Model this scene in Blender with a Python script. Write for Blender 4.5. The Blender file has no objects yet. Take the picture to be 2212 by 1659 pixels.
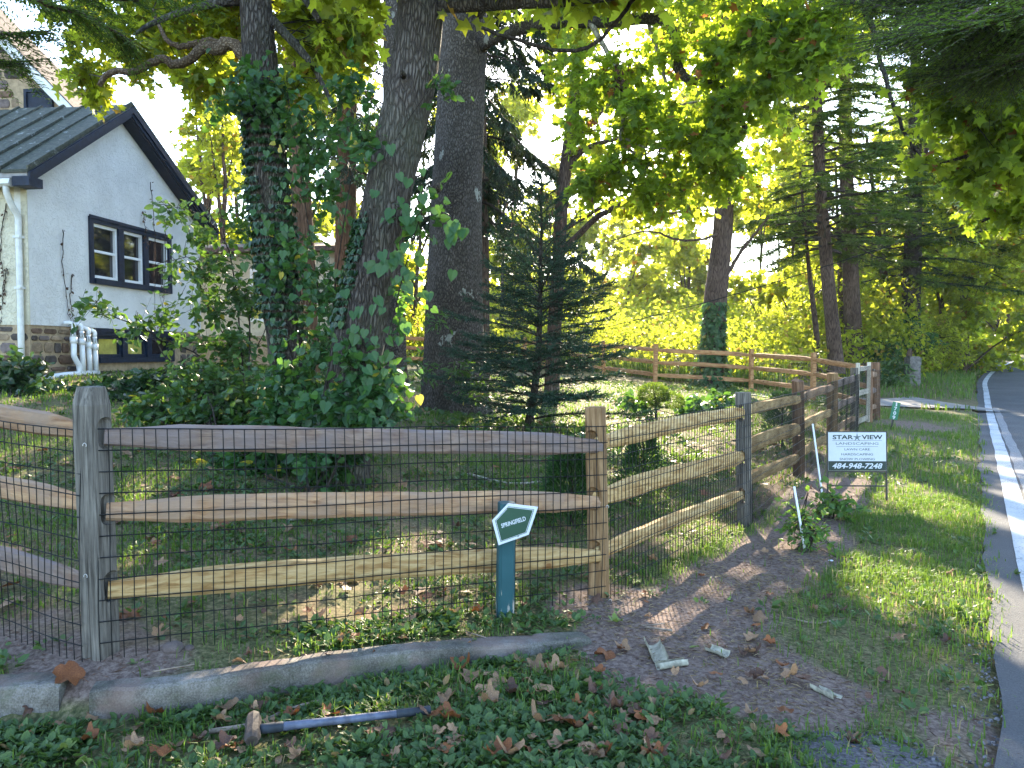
import bpy, bmesh, math, random
import numpy as np
from mathutils import Vector, Matrix, Quaternion
RAD = math.radians
rng = np.random.default_rng(11)
random.seed(11)
sc = bpy.context.scene
C = sc.collection

# ------------------------------------------------------------------ camera, sky, sun, exposure
F, CX, CY, CAMZ, PITCH = 1661.0, 1106.0, 829.5, 1.6, RAD(-2.4)
cam_d = bpy.data.cameras.new('camera')
cam_d.sensor_width = 36.0
cam_d.lens = 36.0 * F / 2212.0
cam_d.clip_start, cam_d.clip_end = 0.05, 2000.0
cam = bpy.data.objects.new('camera', cam_d)
C.objects.link(cam)
cam.location = (0, 0, CAMZ)
cam.rotation_euler = (RAD(90) + PITCH, 0, 0)
sc.camera = cam

SUN_AZ, SUN_EL = RAD(5.0), RAD(26.0)
world = bpy.data.worlds.new('World')
sc.world = world
world.use_nodes = True
wn = world.node_tree.nodes
wn.clear()
w_out = wn.new('ShaderNodeOutputWorld')
w_bg = wn.new('ShaderNodeBackground')
w_sky = wn.new('ShaderNodeTexSky')
w_sky.sky_type = 'NISHITA'
w_sky.sun_disc = False
w_sky.sun_elevation = SUN_EL
w_sky.sun_rotation = SUN_AZ
w_sky.air_density, w_sky.dust_density, w_sky.ozone_density = 1.0, .5, 1.5
w_bg.inputs['Strength'].default_value = 0.15
world.node_tree.links.new(w_sky.outputs[0], w_bg.inputs[0])
world.node_tree.links.new(w_bg.outputs[0], w_out.inputs[0])

sun_dir = Vector((math.sin(SUN_AZ) * math.cos(SUN_EL), math.cos(SUN_AZ) * math.cos(SUN_EL), math.sin(SUN_EL)))
sun_d = bpy.data.lights.new('sun', 'SUN')
sun_d.energy = 4.6
sun_d.angle = RAD(0.6)
sun_d.color = (1.0, 0.86, 0.64)
sun = bpy.data.objects.new('sun', sun_d)
C.objects.link(sun)
sun.rotation_euler = sun_dir.to_track_quat('Z', 'Y').to_euler()
sun.location = sun_dir * 60

sc.view_settings.view_transform = 'Standard'
sc.view_settings.look = 'None'
sc.view_settings.exposure = 2.75
sc.view_settings.gamma = 1.0
sc.view_settings.use_curve_mapping = False
sc.render.engine = 'CYCLES'
sc.cycles.max_bounces = 7
sc.cycles.diffuse_bounces = 4
sc.cycles.transmission_bounces = 5
sc.cycles.glossy_bounces = 2
sc.cycles.caustics_reflective = False
sc.cycles.caustics_refractive = False

# ------------------------------------------------------------------ numeric helpers
cp, sp = math.cos(PITCH), math.sin(PITCH)
def at(px, py, Y):
    """world point seen at photo position (px, py) (2212 wide scale) at depth Y along +Y"""
    x, z = (px - CX) / F, -(py - CY) / F
    dy, dz = cp - z * sp, sp + z * cp
    return np.array([x / dy * Y, Y, CAMZ + dz / dy * Y])

def _h(ix, iy, iz):
    n = (ix * 374761393 + iy * 668265263 + iz * 1274126177) & 0xffffffff
    n = ((n ^ (n >> 13)) * 1274126177) & 0xffffffff
    return ((n ^ (n >> 16)) & 0xffff) / 65535.0
def vnoise(x, y, z=0.0):
    x, y, z = np.broadcast_arrays(np.asarray(x, float), np.asarray(y, float), np.asarray(z, float))
    ix, iy, iz = (np.floor(a).astype(np.int64) for a in (x, y, z))
    fx, fy, fz = x - ix, y - iy, z - iz
    fx, fy, fz = (a * a * (3 - 2 * a) for a in (fx, fy, fz))
    r = 0
    for a in (0, 1):
        for b in (0, 1):
            for c in (0, 1):
                w = (fx if a else 1 - fx) * (fy if b else 1 - fy) * (fz if c else 1 - fz)
                r = r + w * _h(ix + a, iy + b, iz + c)
    return r
def fbm(x, y, z=0.0, o=4):
    r, amp, s, tot = 0, 1.0, 1.0, 0
    for i in range(o):
        r = r + amp * vnoise(np.asarray(x) * s + 17.3 * i, np.asarray(y) * s + 5.1 * i, np.asarray(z) * s)
        tot += amp; amp *= .5; s *= 2.03
    return r / tot
def sstep(a, b, x):
    t = np.clip((x - a) / (b - a), 0, 1)
    return t * t * (3 - 2 * t)
def norm(v):
    return v / np.maximum(np.linalg.norm(v, axis=-1, keepdims=True), 1e-9)
def uball(n, shell=2.2):
    v = norm(rng.normal(size=(n, 3)))
    return v * (rng.random(n) ** (1 / shell))[:, None]

# ------------------------------------------------------------------ mesh helpers
class MB:
    """collects vertices and faces of shapes, builds them as ONE mesh"""
    def __init__(s): s.v, s.f, s.n = [], [], 0
    def add(s, v, *faces):
        v = np.asarray(v, float).reshape(-1, 3)
        for f in faces:
            f = np.asarray(f, np.int64)
            if len(f): s.f.append(f + s.n)
        s.v.append(v); s.n += len(v)
        return s
    def poly(s, v):
        return s.add(v, [list(range(len(v)))])
    def box(s, x0, x1, y0, y1, z0, z1):
        v = [(x, y, z) for z in (z0, z1) for y in (y0, y1) for x in (x0, x1)]
        return s.add(v, [(0, 2, 3, 1), (4, 5, 7, 6), (0, 1, 5, 4), (2, 6, 7, 3), (0, 4, 6, 2), (1, 3, 7, 5)])
    def prism(s, pts, d):
        """closed polygon pts (n,3) extruded by vector d"""
        p = np.asarray(pts, float); n = len(p); q = p + np.asarray(d, float)
        i = np.arange(n); j = (i + 1) % n
        return s.add(np.vstack([p, q]), [list(range(n))[::-1]], [list(range(n, 2 * n))], np.stack([i, j, j + n, i + n], 1))
    def bar(s, a, b, w, h, up=(0, 0, 1)):
        a, b = np.asarray(a, float), np.asarray(b, float)
        d = norm(b - a); side = norm(np.cross(d, up)); u = np.cross(side, d)
        r = [side * w / 2 * sx + u * h / 2 * sz for sx, sz in ((-1, -1), (1, -1), (1, 1), (-1, 1))]
        return s.prism([a + q for q in r], b - a)
    def tube(s, pts, rad, sides=8, cap=True, wob=None):
        pts = np.asarray(pts, float); n = len(pts)
        rad = np.broadcast_to(np.asarray(rad, float), (n,))
        t = np.gradient(pts, axis=0); t = norm(t)
        ref = np.array([0, 0, 1.0]) if abs(t[0][2]) < .9 else np.array([1.0, 0, 0])
        a = norm(np.cross(t[0], ref)); A = [a]
        for i in range(1, n):
            a = a - t[i] * (a @ t[i]); a = norm(a); A.append(a)
        A = np.array(A); B = np.cross(t, A)
        th = np.linspace(0, 2 * np.pi, sides, endpoint=False)
        rr = rad[:, None] * np.ones(sides)
        if wob is not None: rr = rr * wob(th[None, :], np.arange(n)[:, None] * np.ones(sides))
        v = pts[:, None] + rr[..., None] * (np.cos(th)[None, :, None] * A[:, None] + np.sin(th)[None, :, None] * B[:, None])
        i = np.arange(n - 1)[:, None] * sides; j = np.arange(sides)[None, :]; k = (j + 1) % sides
        q = np.stack([i + j, i + k, i + k + sides, i + j + sides], -1).reshape(-1, 4)
        fs = [q]
        if cap: fs += [[list(range(sides))[::-1]], [list(range((n - 1) * sides, n * sides))]]
        return s.add(v.reshape(-1, 3), *fs)
    def mesh(s, name, smooth=False):
        me = bpy.data.meshes.new(name)
        V = np.vstack(s.v) if s.v else np.zeros((0, 3))
        me.vertices.add(len(V)); me.vertices.foreach_set('co', V.astype(np.float32).ravel())
        loops = np.concatenate([f.ravel() for f in s.f]); sizes = np.concatenate([np.full(len(f), f.shape[1]) for f in s.f])
        me.loops.add(len(loops)); me.loops.foreach_set('vertex_index', loops.astype(np.int32))
        st = np.concatenate([[0], np.cumsum(sizes)[:-1]])
        me.polygons.add(len(sizes)); me.polygons.foreach_set('loop_start', st.astype(np.int32))
        me.polygons.foreach_set('use_smooth', np.full(len(sizes), bool(smooth)))
        me.update(calc_edges=True)
        return me

def top_of(o):
    while o.parent is not None: o = o.parent
    return o
def thing(name, label, cat, loc=(0, 0, 0), rotz=0.0, group=None, kind=None):
    o = bpy.data.objects.new(name, None); C.objects.link(o)
    o.empty_display_size = .2
    o.location = loc; o.rotation_euler = (0, 0, rotz)
    tag(o, label, cat, group, kind)
    return o
def tag(o, label=None, cat=None, group=None, kind=None):
    for k, v in (('label', label), ('category', cat), ('group', group), ('kind', kind)):
        if v: o[k] = v
    return o
def obj(name, m, mat, parent=None, local=False, smooth=False, label=None, kind=None):
    """links a mesh (or MB) in WORLD coordinates; under a parent it is moved into the thing's own space"""
    me = m.mesh(name, smooth) if isinstance(m, MB) else m
    if mat is not None and not me.materials: me.materials.append(mat)
    o = bpy.data.objects.new(name, me); C.objects.link(o)
    if parent is not None:
        if not local:
            T = top_of(parent)
            M = Matrix.LocRotScale(T.location, T.rotation_euler.to_quaternion(), None).inverted()
            me.transform(M)
        o.parent = parent
    if label: o['label'] = label
    if kind: o['kind'] = kind
    return o

# leaf shapes: lie in XY, stem at the origin, tip at +Y
def T_(v, f): return np.array(v, float), np.array(f)
L_OVAL = T_([(0, 0, 0), (.24, .3, .05), (.2, .7, .04), (0, 1, -.05), (-.2, .7, .04), (-.24, .3, .05)], [(0, 1, 2), (0, 2, 3), (0, 3, 4), (0, 4, 5)])
L_QUAD = T_([(0, 0, 0), (.3, .5, .06), (0, 1, -.04), (-.3, .5, .06)], [(0, 1, 2), (0, 2, 3)])
L_NEED = T_([(-.5, 0, 0), (.5, 0, 0), (0, 1, 0)], [(0, 1, 2)])
L_MAPLE = T_([(0, .36, -.03), (0, 0, 0), (.4, .02, .03), (.25, .27, 0), (.56, .6, .05), (.2, .62, 0), (0, 1, -.06), (-.2, .62, 0), (-.56, .6, .05), (-.25, .27, 0), (-.4, .02, .03)],
             [(0, i, i + 1) for i in range(1, 10)] + [(0, 10, 1)])
L_MAPLE5 = T_([(0, 0, 0), (.45, .12, .04), (.24, .34, 0), (.5, .68, .05), (0, 1, -.06), (-.5, .68, .05), (-.24, .34, 0), (-.45, .12, .04)],
              [(0, 1, 2), (0, 2, 3), (0, 3, 4), (0, 4, 5), (0, 5, 6), (0, 6, 7)])
L_HEART = T_([(0, .0, -.03), (.18, -.14, .03), (.42, .02, .06), (.46, .3, .05), (.28, .66, .02), (0, 1, -.08), (-.28, .66, .02), (-.46, .3, .05), (-.42, .02, .06), (-.18, -.14, .03)],
             [(0, i, i + 1) for i in range(1, 9)])
def scatter(mb, tpl, pos, dirs, ups, scale, wid=1.0):
    tv, tf = tpl
    pos = np.asarray(pos, float).reshape(-1, 3); n = len(pos)
    if n == 0: return mb
    y = norm(np.broadcast_to(dirs, (n, 3))); u = np.broadcast_to(ups, (n, 3))
    z = norm(u - (u * y).sum(1, keepdims=True) * y + 1e-6); x = np.cross(y, z)
    s = np.broadcast_to(scale, (n,))[:, None, None]; w = np.broadcast_to(wid, (n,))[:, None, None]
    V = pos[:, None] + s * (tv[None, :, 0:1] * w * x[:, None] + tv[None, :, 1:2] * y[:, None] + tv[None, :, 2:3] * z[:, None])
    f = (tf[None] + (np.arange(n) * len(tv))[:, None, None]).reshape(-1, tf.shape[1])
    return mb.add(V.reshape(-1, 3), f)

def smooth_path(pts, n):
    """Catmull-Rom through control points (k,d)"""
    P = np.asarray(pts, float); k = len(P)
    Q = np.vstack([2 * P[0] - P[1], P, 2 * P[-1] - P[-2]])
    t = np.linspace(0, k - 1 - 1e-6, n); i = t.astype(int); f = (t - i)[:, None]
    a, b, c, d = Q[i], Q[i + 1], Q[i + 2], Q[i + 3]
    return .5 * (2 * b + (c - a) * f + (2 * a - 5 * b + 4 * c - d) * f ** 2 + (3 * b - 3 * c + d - a) * f ** 3)

# ------------------------------------------------------------------ materials
def newmat(name):
    m = bpy.data.materials.new(name); m.use_nodes = True
    nt = m.node_tree; nt.nodes.clear()
    out = nt.nodes.new('ShaderNodeOutputMaterial')
    return m, nt, out
class NB:
    def __init__(s, nt): s.nt = nt
    def n(s, t, **kw):
        x = s.nt.nodes.new(t)
        for k, v in kw.items():
            if k.startswith('i_'):
                key = k[2:].replace('_', ' ')
                x.inputs[int(key) if key.isdigit() else key].default_value = v
            else: setattr(x, k, v)
        return x
    def l(s, a, b): s.nt.links.new(a, b); return b
    def ramp(s, fac, stops, interp='LINEAR'):
        r = s.n('ShaderNodeValToRGB'); e = r.color_ramp.elements; r.color_ramp.interpolation = interp
        while len(e) < len(stops): e.new(.5)
        for el, (p, c) in zip(e, stops): el.position = p; el.color = (*c, 1) if len(c) == 3 else c
        s.l(fac, r.inputs[0]); return r.outputs[0]
    def noise(s, vec, scale, detail=5, rough=.6, dist=0.0):
        x = s.n('ShaderNodeTexNoise', i_Scale=scale, i_Detail=detail, i_Roughness=rough, i_Distortion=dist)
        if vec is not None: s.l(vec, x.inputs['Vector'])
        return x.outputs[0]
    def mapping(s, scale=(1, 1, 1), rot=(0, 0, 0), src='Object'):
        tc = s.n('ShaderNodeTexCoord'); mp = s.n('ShaderNodeMapping')
        mp.inputs['Scale'].default_value = scale; mp.inputs['Rotation'].default_value = rot
        s.l(tc.outputs[src], mp.inputs[0]); return mp.outputs[0]
    def mix(s, fac, a, b, mode='MIX'):
        x = s.n('ShaderNodeMix', data_type='RGBA', blend_type=mode)
        for sock, val in ((0, fac), (6, a), (7, b)):
            if isinstance(val, (int, float)): x.inputs[sock].default_value = val
            elif isinstance(val, tuple): x.inputs[sock].default_value = (*val, 1) if len(val) == 3 else val
            else: s.l(val, x.inputs[sock])
        return x.outputs[2]
    def math(s, op, a, b=0.0):
        x = s.n('ShaderNodeMath', operation=op)
        for i, val in enumerate((a, b)):
            if isinstance(val, (int, float)): x.inputs[i].default_value = val
            else: s.l(val, x.inputs[i])
        return x.outputs[0]
    def bump(s, h, strength=.5, dist=.01, normal=None):
        b = s.n('ShaderNodeBump', i_Strength=strength, i_Distance=dist)
        s.l(h, b.inputs['Height'])
        if normal is not None: s.l(normal, b.inputs['Normal'])
        return b.outputs[0]
    def bsdf(s, out, color, rough=.8, spec=.3, normal=None, metal=0.0):
        p = s.n('ShaderNodeBsdfPrincipled', i_Roughness=.8)
        p.inputs['Specular IOR Level'].default_value = spec; p.inputs['Metallic'].default_value = metal
        for key, val in (('Base Color', color), ('Roughness', rough)):
            if isinstance(val, (int, float)): p.inputs[key].default_value = val
            elif isinstance(val, tuple): p.inputs[key].default_value = (*val, 1)
            else: s.l(val, p.inputs[key])
        if normal is not None: s.l(normal, p.inputs['Normal'])
        if out is not None: s.l(p.outputs[0], out.inputs[0])
        return p.outputs[0]

def leaf_mat(name, dark, light, trans, tf=.45, rough=.5, spec=.35, dead=None, dead_frac=.0):
    """leaf: diffuse + gloss + light coming through; every leaf its own tone"""
    m, nt, out = newmat(name); b = NB(nt)
    g = b.n('ShaderNodeNewGeometry'); r = g.outputs['Random Per Island']
    stops = [(0, dark), (.55, tuple((x + y) / 2 for x, y in zip(dark, light))), (1, light)]
    col = b.ramp(r, stops)
    tcol = b.ramp(r, [(0, tuple(x * .55 for x in trans)), (1, trans)])
    if dead is not None:
        r2 = b.math('FRACT', b.math('MULTIPLY', r, 37.7))
        sel = b.math('LESS_THAN', r2, dead_frac)
        col = b.mix(sel, col, dead); tcol = b.mix(sel, tcol, tuple(min(1, x * 1.8) for x in dead))
    p = b.bsdf(None, col, rough, spec)
    t = b.n('ShaderNodeBsdfTranslucent'); b.l(tcol, t.inputs[0])
    mx = b.n('ShaderNodeMixShader'); mx.inputs[0].default_value = tf
    b.l(p, mx.inputs[1]); b.l(t.outputs[0], mx.inputs[2]); b.l(mx.outputs[0], out.inputs[0])
    return m

def wood_mat(name, c0, c1, c2, axis_scale=(40, 40, 2), grey=None, rough=.75, stain=.35, knots=True):
    m, nt, out = newmat(name); b = NB(nt)
    inf = b.n('ShaderNodeObjectInfo')
    v0 = b.mapping(axis_scale)
    off = b.n('ShaderNodeVectorMath', operation='ADD'); b.l(v0, off.inputs[0])
    sc_ = b.n('ShaderNodeVectorMath', operation='SCALE'); sc_.inputs['Scale'].default_value = 31.0
    cb = b.n('ShaderNodeCombineXYZ'); b.l(inf.outputs['Random'], cb.inputs[0]); b.l(inf.outputs['Random'], cb.inputs[1]); b.l(inf.outputs['Random'], cb.inputs[2])
    b.l(cb.outputs[0], sc_.inputs[0]); b.l(sc_.outputs[0], off.inputs[1])
    v = off.outputs[0]
    g = b.noise(v, 1.0, 6, .65, .6)
    col = b.ramp(g, [(.36, c0), (.5, c1), (.64, c2)])
    big = b.noise(b.mapping((3, 3, 3)), 1.2, 4, .6)
    st = b.ramp(big, [(.5, (0, 0, 0)), (.72, (1, 1, 1))])
    col = b.mix(b.math('MULTIPLY', st, stain), col, tuple(x * .38 for x in c0))
    ck = b.ramp(b.noise(b.mapping(tuple(a_ * (1.6 if a_ > 10 else .45) for a_ in axis_scale)), 1.0, 3, .5, .3), [(.60, (0, 0, 0)), (.67, (1, 1, 1))])
    col = b.mix(b.math('MULTIPLY', ck, .6), col, tuple(x * .3 for x in c0))
    if grey is not None:
        gv = b.ramp(b.noise(b.mapping((6, 6, 6)), .9, 5, .6), [(.35, (0, 0, 0)), (.6, (1, 1, 1))])
        col = b.mix(b.math('MULTIPLY', gv, .85), col, grey)
    if knots:
        vo = b.n('ShaderNodeTexVoronoi', i_Scale=1.0)
        ko = b.n('ShaderNodeVectorMath', operation='ADD'); b.l(b.mapping((3.2, 0, 4.2)), ko.inputs[0]); b.l(sc_.outputs[0], ko.inputs[1]); b.l(ko.outputs[0], vo.inputs['Vector'])
        kn = b.ramp(vo.outputs['Distance'], [(.0, (1, 1, 1)), (.06, (.85, .85, .85)), (.085, (.25, .25, .25)), (.10, (.5, .5, .5)), (.17, (0, 0, 0))])
        col = b.mix(b.math('MULTIPLY', kn, .85), col, (c0[0] * .6, c0[1] * .36, c0[2] * .25))
    tone = b.math('ADD', b.math('MULTIPLY', inf.outputs['Random'], .3), .85)
    hs = b.n('ShaderNodeHueSaturation'); b.l(col, hs.inputs['Color']); b.l(tone, hs.inputs['Value'])
    b.bsdf(out, hs.outputs[0], rough, .2, b.bump(b.math('ADD', g, b.math('MULTIPLY', big, .6)), .8, .01))
    return m

def plain(name, color, rough=.6, spec=.4, var=.12, scale=8.0, bump=.15, bscale=60.0, metal=0.0):
    m, nt, out = newmat(name); b = NB(nt)
    n1 = b.noise(b.mapping(), scale, 5, .6)
    col = b.ramp(n1, [(.38, tuple(max(0, x * (1 - var)) for x in color)), (.62, tuple(min(1, x * (1 + var)) for x in color))])
    nb = b.noise(b.mapping(), bscale, 4, .6)
    b.bsdf(out, col, rough, spec, b.bump(nb, bump, .004), metal)
    return m

M = {}
# bark kinds ---------------------------------------------------------------
def bark_mat(name, c0, c1, c2, vs=(9, 9, 1.6), strength=.9, patch=None, moss=None):
    m, nt, out = newmat(name); b = NB(nt)
    v = b.mapping(vs)
    ds = b.noise(v, .8, 4, .6)
    vo = b.n('ShaderNodeTexVoronoi', feature='DISTANCE_TO_EDGE', i_Scale=2.2)
    wv = b.n('ShaderNodeVectorMath', operation='ADD'); b.l(v, wv.inputs[0])
    cbb = b.n('ShaderNodeCombineXYZ'); b.l(ds, cbb.inputs[0]); b.l(ds, cbb.inputs[1]); b.l(ds, cbb.inputs[2])
    b.l(cbb.outputs[0], wv.inputs[1]); b.l(wv.outputs[0], vo.inputs['Vector'])
    crack = b.ramp(vo.outputs['Distance'], [(0, (0, 0, 0)), (.22, (.7, .7, .7)), (.6, (1, 1, 1))])
    fine = b.noise(v, 5.0, 6, .7)
    h = b.math('ADD', crack, b.math('MULTIPLY', fine, .5))
    col = b.ramp(b.math('MULTIPLY', h, .67), [(.1, c0), (.5, c1), (.9, c2)])
    if moss is not None:
        mm = b.ramp(b.noise(b.mapping((1, 1, .5)), 1.6, 4, .6), [(.48, (0, 0, 0)), (.66, (1, 1, 1))])
        col = b.mix(b.math('MULTIPLY', mm, .5), col, moss)
    if patch is not None:
        pn = b.noise(b.mapping((1.6, 1.6, 1.0)), 1.5, 6, .7)
        pm = b.ramp(pn, [(.625, (0, 0, 0)), (.64, (1, 1, 1))])
        col = b.mix(pm, col, patch)
    tone = b.ramp(b.noise(b.mapping((.9, .9, .5)), 1.4, 4, .6), [(.36, (.62, .6, .57)), (.62, (1.0, 1.0, 1.0))])
    col = b.mix(1.0, col, tone, 'MULTIPLY')
    b.bsdf(out, col, .9, .15, b.bump(h, strength, .05))
    return m
M['bark_grey'] = bark_mat('furrowed grey bark', (.05, .04, .034), (.125, .105, .09), (.215, .19, .165), vs=(15, 15, 3.2), strength=1.0, moss=(.12, .13, .085))
M['bark_sycamore'] = bark_mat('plated sycamore bark', (.045, .037, .03), (.125, .107, .09), (.215, .19, .165), vs=(15, 15, 6), strength=.95, patch=(.42, .43, .37))
M['bark_red'] = bark_mat('stringy reddish bark', (.06, .03, .018), (.19, .105, .06), (.3, .18, .11), vs=(22, 22, 1.2), strength=.6)
M['bark_dark'] = bark_mat('dark twig bark', (.02, .016, .013), (.055, .045, .036), (.1, .085, .07), vs=(12, 12, 4), strength=.4)
M['bark_brown'] = bark_mat('brown cedar bark', (.035, .022, .016), (.12, .08, .06), (.22, .16, .125), vs=(18, 18, 1.5), strength=.6)
M['bark_pale'] = bark_mat('pale peeling sycamore limb bark', (.12, .1, .07), (.34, .31, .24), (.5, .48, .4), vs=(7, 7, 4), strength=.2, patch=(.16, .11, .075))
# leaves -------------------------------------------------------------------
M['leaf_lit'] = leaf_mat('thin yellow green leaves', (.05, .09, .008), (.12, .165, .012), (.68, .74, .045), .62, dead=(.25, .15, .02), dead_frac=.03)
M['leaf_syc'] = leaf_mat('sycamore leaves', (.035, .085, .012), (.085, .14, .018), (.55, .70, .04), .6, dead=(.22, .09, .02), dead_frac=.02)
M['leaf_shrub'] = leaf_mat('shrub leaves', (.025, .07, .018), (.06, .12, .03), (.16, .3, .03), .38, .4, .5, dead=(.3, .25, .02), dead_frac=.012)
M['leaf_ivy'] = leaf_mat('ivy leaves', (.012, .038, .013), (.03, .07, .022), (.06, .13, .02), .25, .35, .5)
M['leaf_vine'] = leaf_mat('grape vine leaves', (.018, .065, .02), (.045, .115, .032), (.14, .3, .03), .38, .45, .45, dead=(.3, .26, .03), dead_frac=.015)
M['leaf_field'] = leaf_mat('field shrub leaves', (.06, .10, .008), (.14, .18, .014), (.64, .70, .045), .6, dead=(.2, .14, .03), dead_frac=.04)
M['needle_spruce'] = leaf_mat('blue green spruce needles', (.010, .034, .02), (.03, .078, .042), (.03, .07, .015), .16, .5, .35)
M['needle_hemlock'] = leaf_mat('hemlock needles', (.02, .05, .013), (.05, .09, .02), (.24, .36, .03), .42, .5, .3)
M['needle_norway'] = leaf_mat('drooping spruce needles', (.012, .026, .012), (.028, .048, .018), (.05, .08, .012), .2, .5, .3)
M['weed'] = leaf_mat('broad weed leaves', (.035, .08, .02), (.085, .14, .036), (.14, .24, .03), .3, .5, .4, dead=(.2, .13, .05), dead_frac=.03)
M['grass'] = leaf_mat('grass blades', (.04, .10, .018), (.10, .165, .032), (.22, .36, .03), .4, .55, .3, dead=(.25, .2, .1), dead_frac=.05)
M['weed_light'] = leaf_mat('light green weed leaves', (.05, .12, .03), (.10, .19, .045), (.25, .42, .04), .42, .5, .35)
M['stone_dark'] = plain('dark weathered stone', (.13, .12, .11), .92, .15, .4, 7, .6, 60)
M['straw'] = leaf_mat('dry straw bits', (.16, .11, .06), (.38, .3, .18), (.3, .2, .1), .15, .8, .2)
for nm, c0, c1 in (('tan', (.26, .15, .08), (.4, .25, .14)), ('rust', (.22, .075, .025), (.36, .14, .04)), ('brown', (.10, .05, .032), (.19, .10, .06)), ('green', (.14, .2, .04), (.26, .3, .07))):
    m, nt, out = newmat('fallen leaf ' + nm); b = NB(nt)
    inf = b.n('ShaderNodeObjectInfo')
    nz = b.noise(b.mapping((1, 1, 1)), 26, 5, .6)
    cc = b.ramp(nz, [(.3, tuple(x * .7 for x in c0)), (.5, c0), (.7, c1)])
    hs = b.n('ShaderNodeHueSaturation'); b.l(cc, hs.inputs['Color']); b.l(b.math('ADD', b.math('MULTIPLY', inf.outputs['Random'], .7), .65), hs.inputs['Value'])
    p = b.bsdf(None, hs.outputs[0], .6, .35, b.bump(nz, .4, .004))
    t = b.n('ShaderNodeBsdfTranslucent'); b.l(hs.outputs[0], t.inputs[0])
    mx = b.n('ShaderNodeMixShader'); mx.inputs[0].default_value = .2
    b.l(p, mx.inputs[1]); b.l(t.outputs[0], mx.inputs[2]); b.l(mx.outputs[0], out.inputs[0])
    M['fallen_' + nm] = m
# timber -------------------------------------------------------------------
M['rail_fresh'] = wood_mat('fresh pine rail', (.30, .165, .06), (.46, .30, .13), (.56, .40, .20), (5, 30, 30), stain=.25)
M['rail_grey'] = wood_mat('weathering cedar rail', (.13, .078, .055), (.24, .155, .11), (.34, .24, .175), (5, 30, 30), grey=(.20, .158, .148), stain=.4)
M['rail_tan'] = wood_mat('tan cedar rail', (.20, .095, .042), (.36, .20, .10), (.47, .29, .155), (5, 30, 30), grey=(.27, .185, .13), stain=.35)
M['rail_back'] = wood_mat('orange cedar rail', (.25, .115, .045), (.38, .20, .09), (.47, .27, .13), (5, 30, 30), stain=.2)
M['post_grey'] = wood_mat('old grey post', (.055, .048, .041), (.125, .112, .096), (.20, .18, .155), (45, 45, 3), stain=.3, knots=False)
M['post_brown'] = wood_mat('brown cedar post', (.085, .042, .022), (.18, .098, .055), (.27, .16, .095), (40, 40, 2.5), stain=.55, knots=False)
M['post_tan'] = wood_mat('tan cedar post', (.15, .08, .034), (.26, .155, .075), (.36, .23, .12), (40, 40, 2.5), stain=.5, knots=False)
M['gate_wood'] = wood_mat('pale gate board', (.42, .36, .27), (.56, .50, .40), (.64, .59, .5), (40, 40, 3), stain=.15, knots=False)
# other --------------------------------------------------------------------
M['wire'] = plain('black coated wire', (.008, .009, .009), .6, .2, .2)
M['white_paint'] = plain('white paint', (.74, .75, .76), .45, .45, .05)
M['black_metal'] = plain('black painted steel', (.012, .012, .012), .4, .5, .2)
M['pvc'] = plain('white plastic pipe', (.72, .74, .75), .35, .5, .05, bump=.03)
M['navy'] = plain('dark navy paint', (.009, .016, .034), .55, .2, .3, 14)
M['concrete'] = plain('old concrete', (.27, .25, .23), .9, .2, .3, 5, .5, 90)
M['steel_tool'] = plain('rusty forged steel', (.05, .038, .032), .75, .25, .4, 30, .3, 120)
M['galv'] = plain('galvanised clip', (.5, .5, .52), .35, .5, .1, metal=.6)
# ------------------------------------------------------------------ terrain heights
ctrl = np.array([
 (0,0,0),(0,2.5,0),(-2,2.9,0),(1.5,3,0),(-4,2.4,.02),(3,4,0),
 (-1.985,3.66,.12),(-2.6,3.94,.16),(-4.55,4.78,.3),(.56,4.88,.03),(-.7,4.3,.085),
 (2.15,7.06,0),(3.62,9.65,.03),(5.14,12.3,.05),(6.7,15,.07),(7.65,16.3,.1),
 (3.7,5.5,0),(8.4,13.3,0),(11.8,19,0),(5,3,0),(14.9,24,.05),(9,2,0),(16,14,0),(20,10,0),
 (19.5,31,.3),(24,38,.75),(33,46,1.35),(42,50,1.5),(50,52,1.5),(30,36,.8),
 (4.5,9,0),(8,16,.03),(6,9,0),
 (-7.5,12,1.18),(-6.9,17,1.25),(-12,12,1.2),(-4,17,1.0),(-8,20,1.3),(-14,20,1.3),
 (-3,7,.52),(-4,9,.8),(-1.5,7.5,.36),(.3,11.5,.45),(-1,14,.5),(2,9,.22),(-2.5,8.5,.5),
 (7,22.5,.45),(4.3,23,.6),(3.1,26,.75),(.4,28.5,.9),(-4,29,1.05),(7.65,19.5,.35),
 (9.5,20.5,.22),(12,21.5,.1),(10.5,24,.3),
 (12.6,30,1.15),(15,33,1.0),(8,30,1.15),(0,40,1.3),(18,36,.7),
 (-30,60,2),(0,80,2),(30,90,2.2),(60,60,1.8),(80,30,.8),(60,0,0),(-30,20,1.5),(-30,0,.3),(0,-30,0),(40,-20,0),(-30,-20,0),(0,-80,0),(-80,30,1.5),(90,-40,0)], float)
def _tps(d2): return .5 * d2 * np.log(np.maximum(d2, 1e-12))
def _fit():
    P, z = ctrl[:, :2], ctrl[:, 2]; n = len(P)
    K = _tps(((P[:, None] - P[None]) ** 2).sum(-1)) + 1e-3 * np.eye(n)
    Q = np.hstack([np.ones((n, 1)), P])
    A = np.block([[K, Q], [Q.T, np.zeros((3, 3))]])
    return np.linalg.solve(A, np.concatenate([z, np.zeros(3)]))
_w = _fit()
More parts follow.
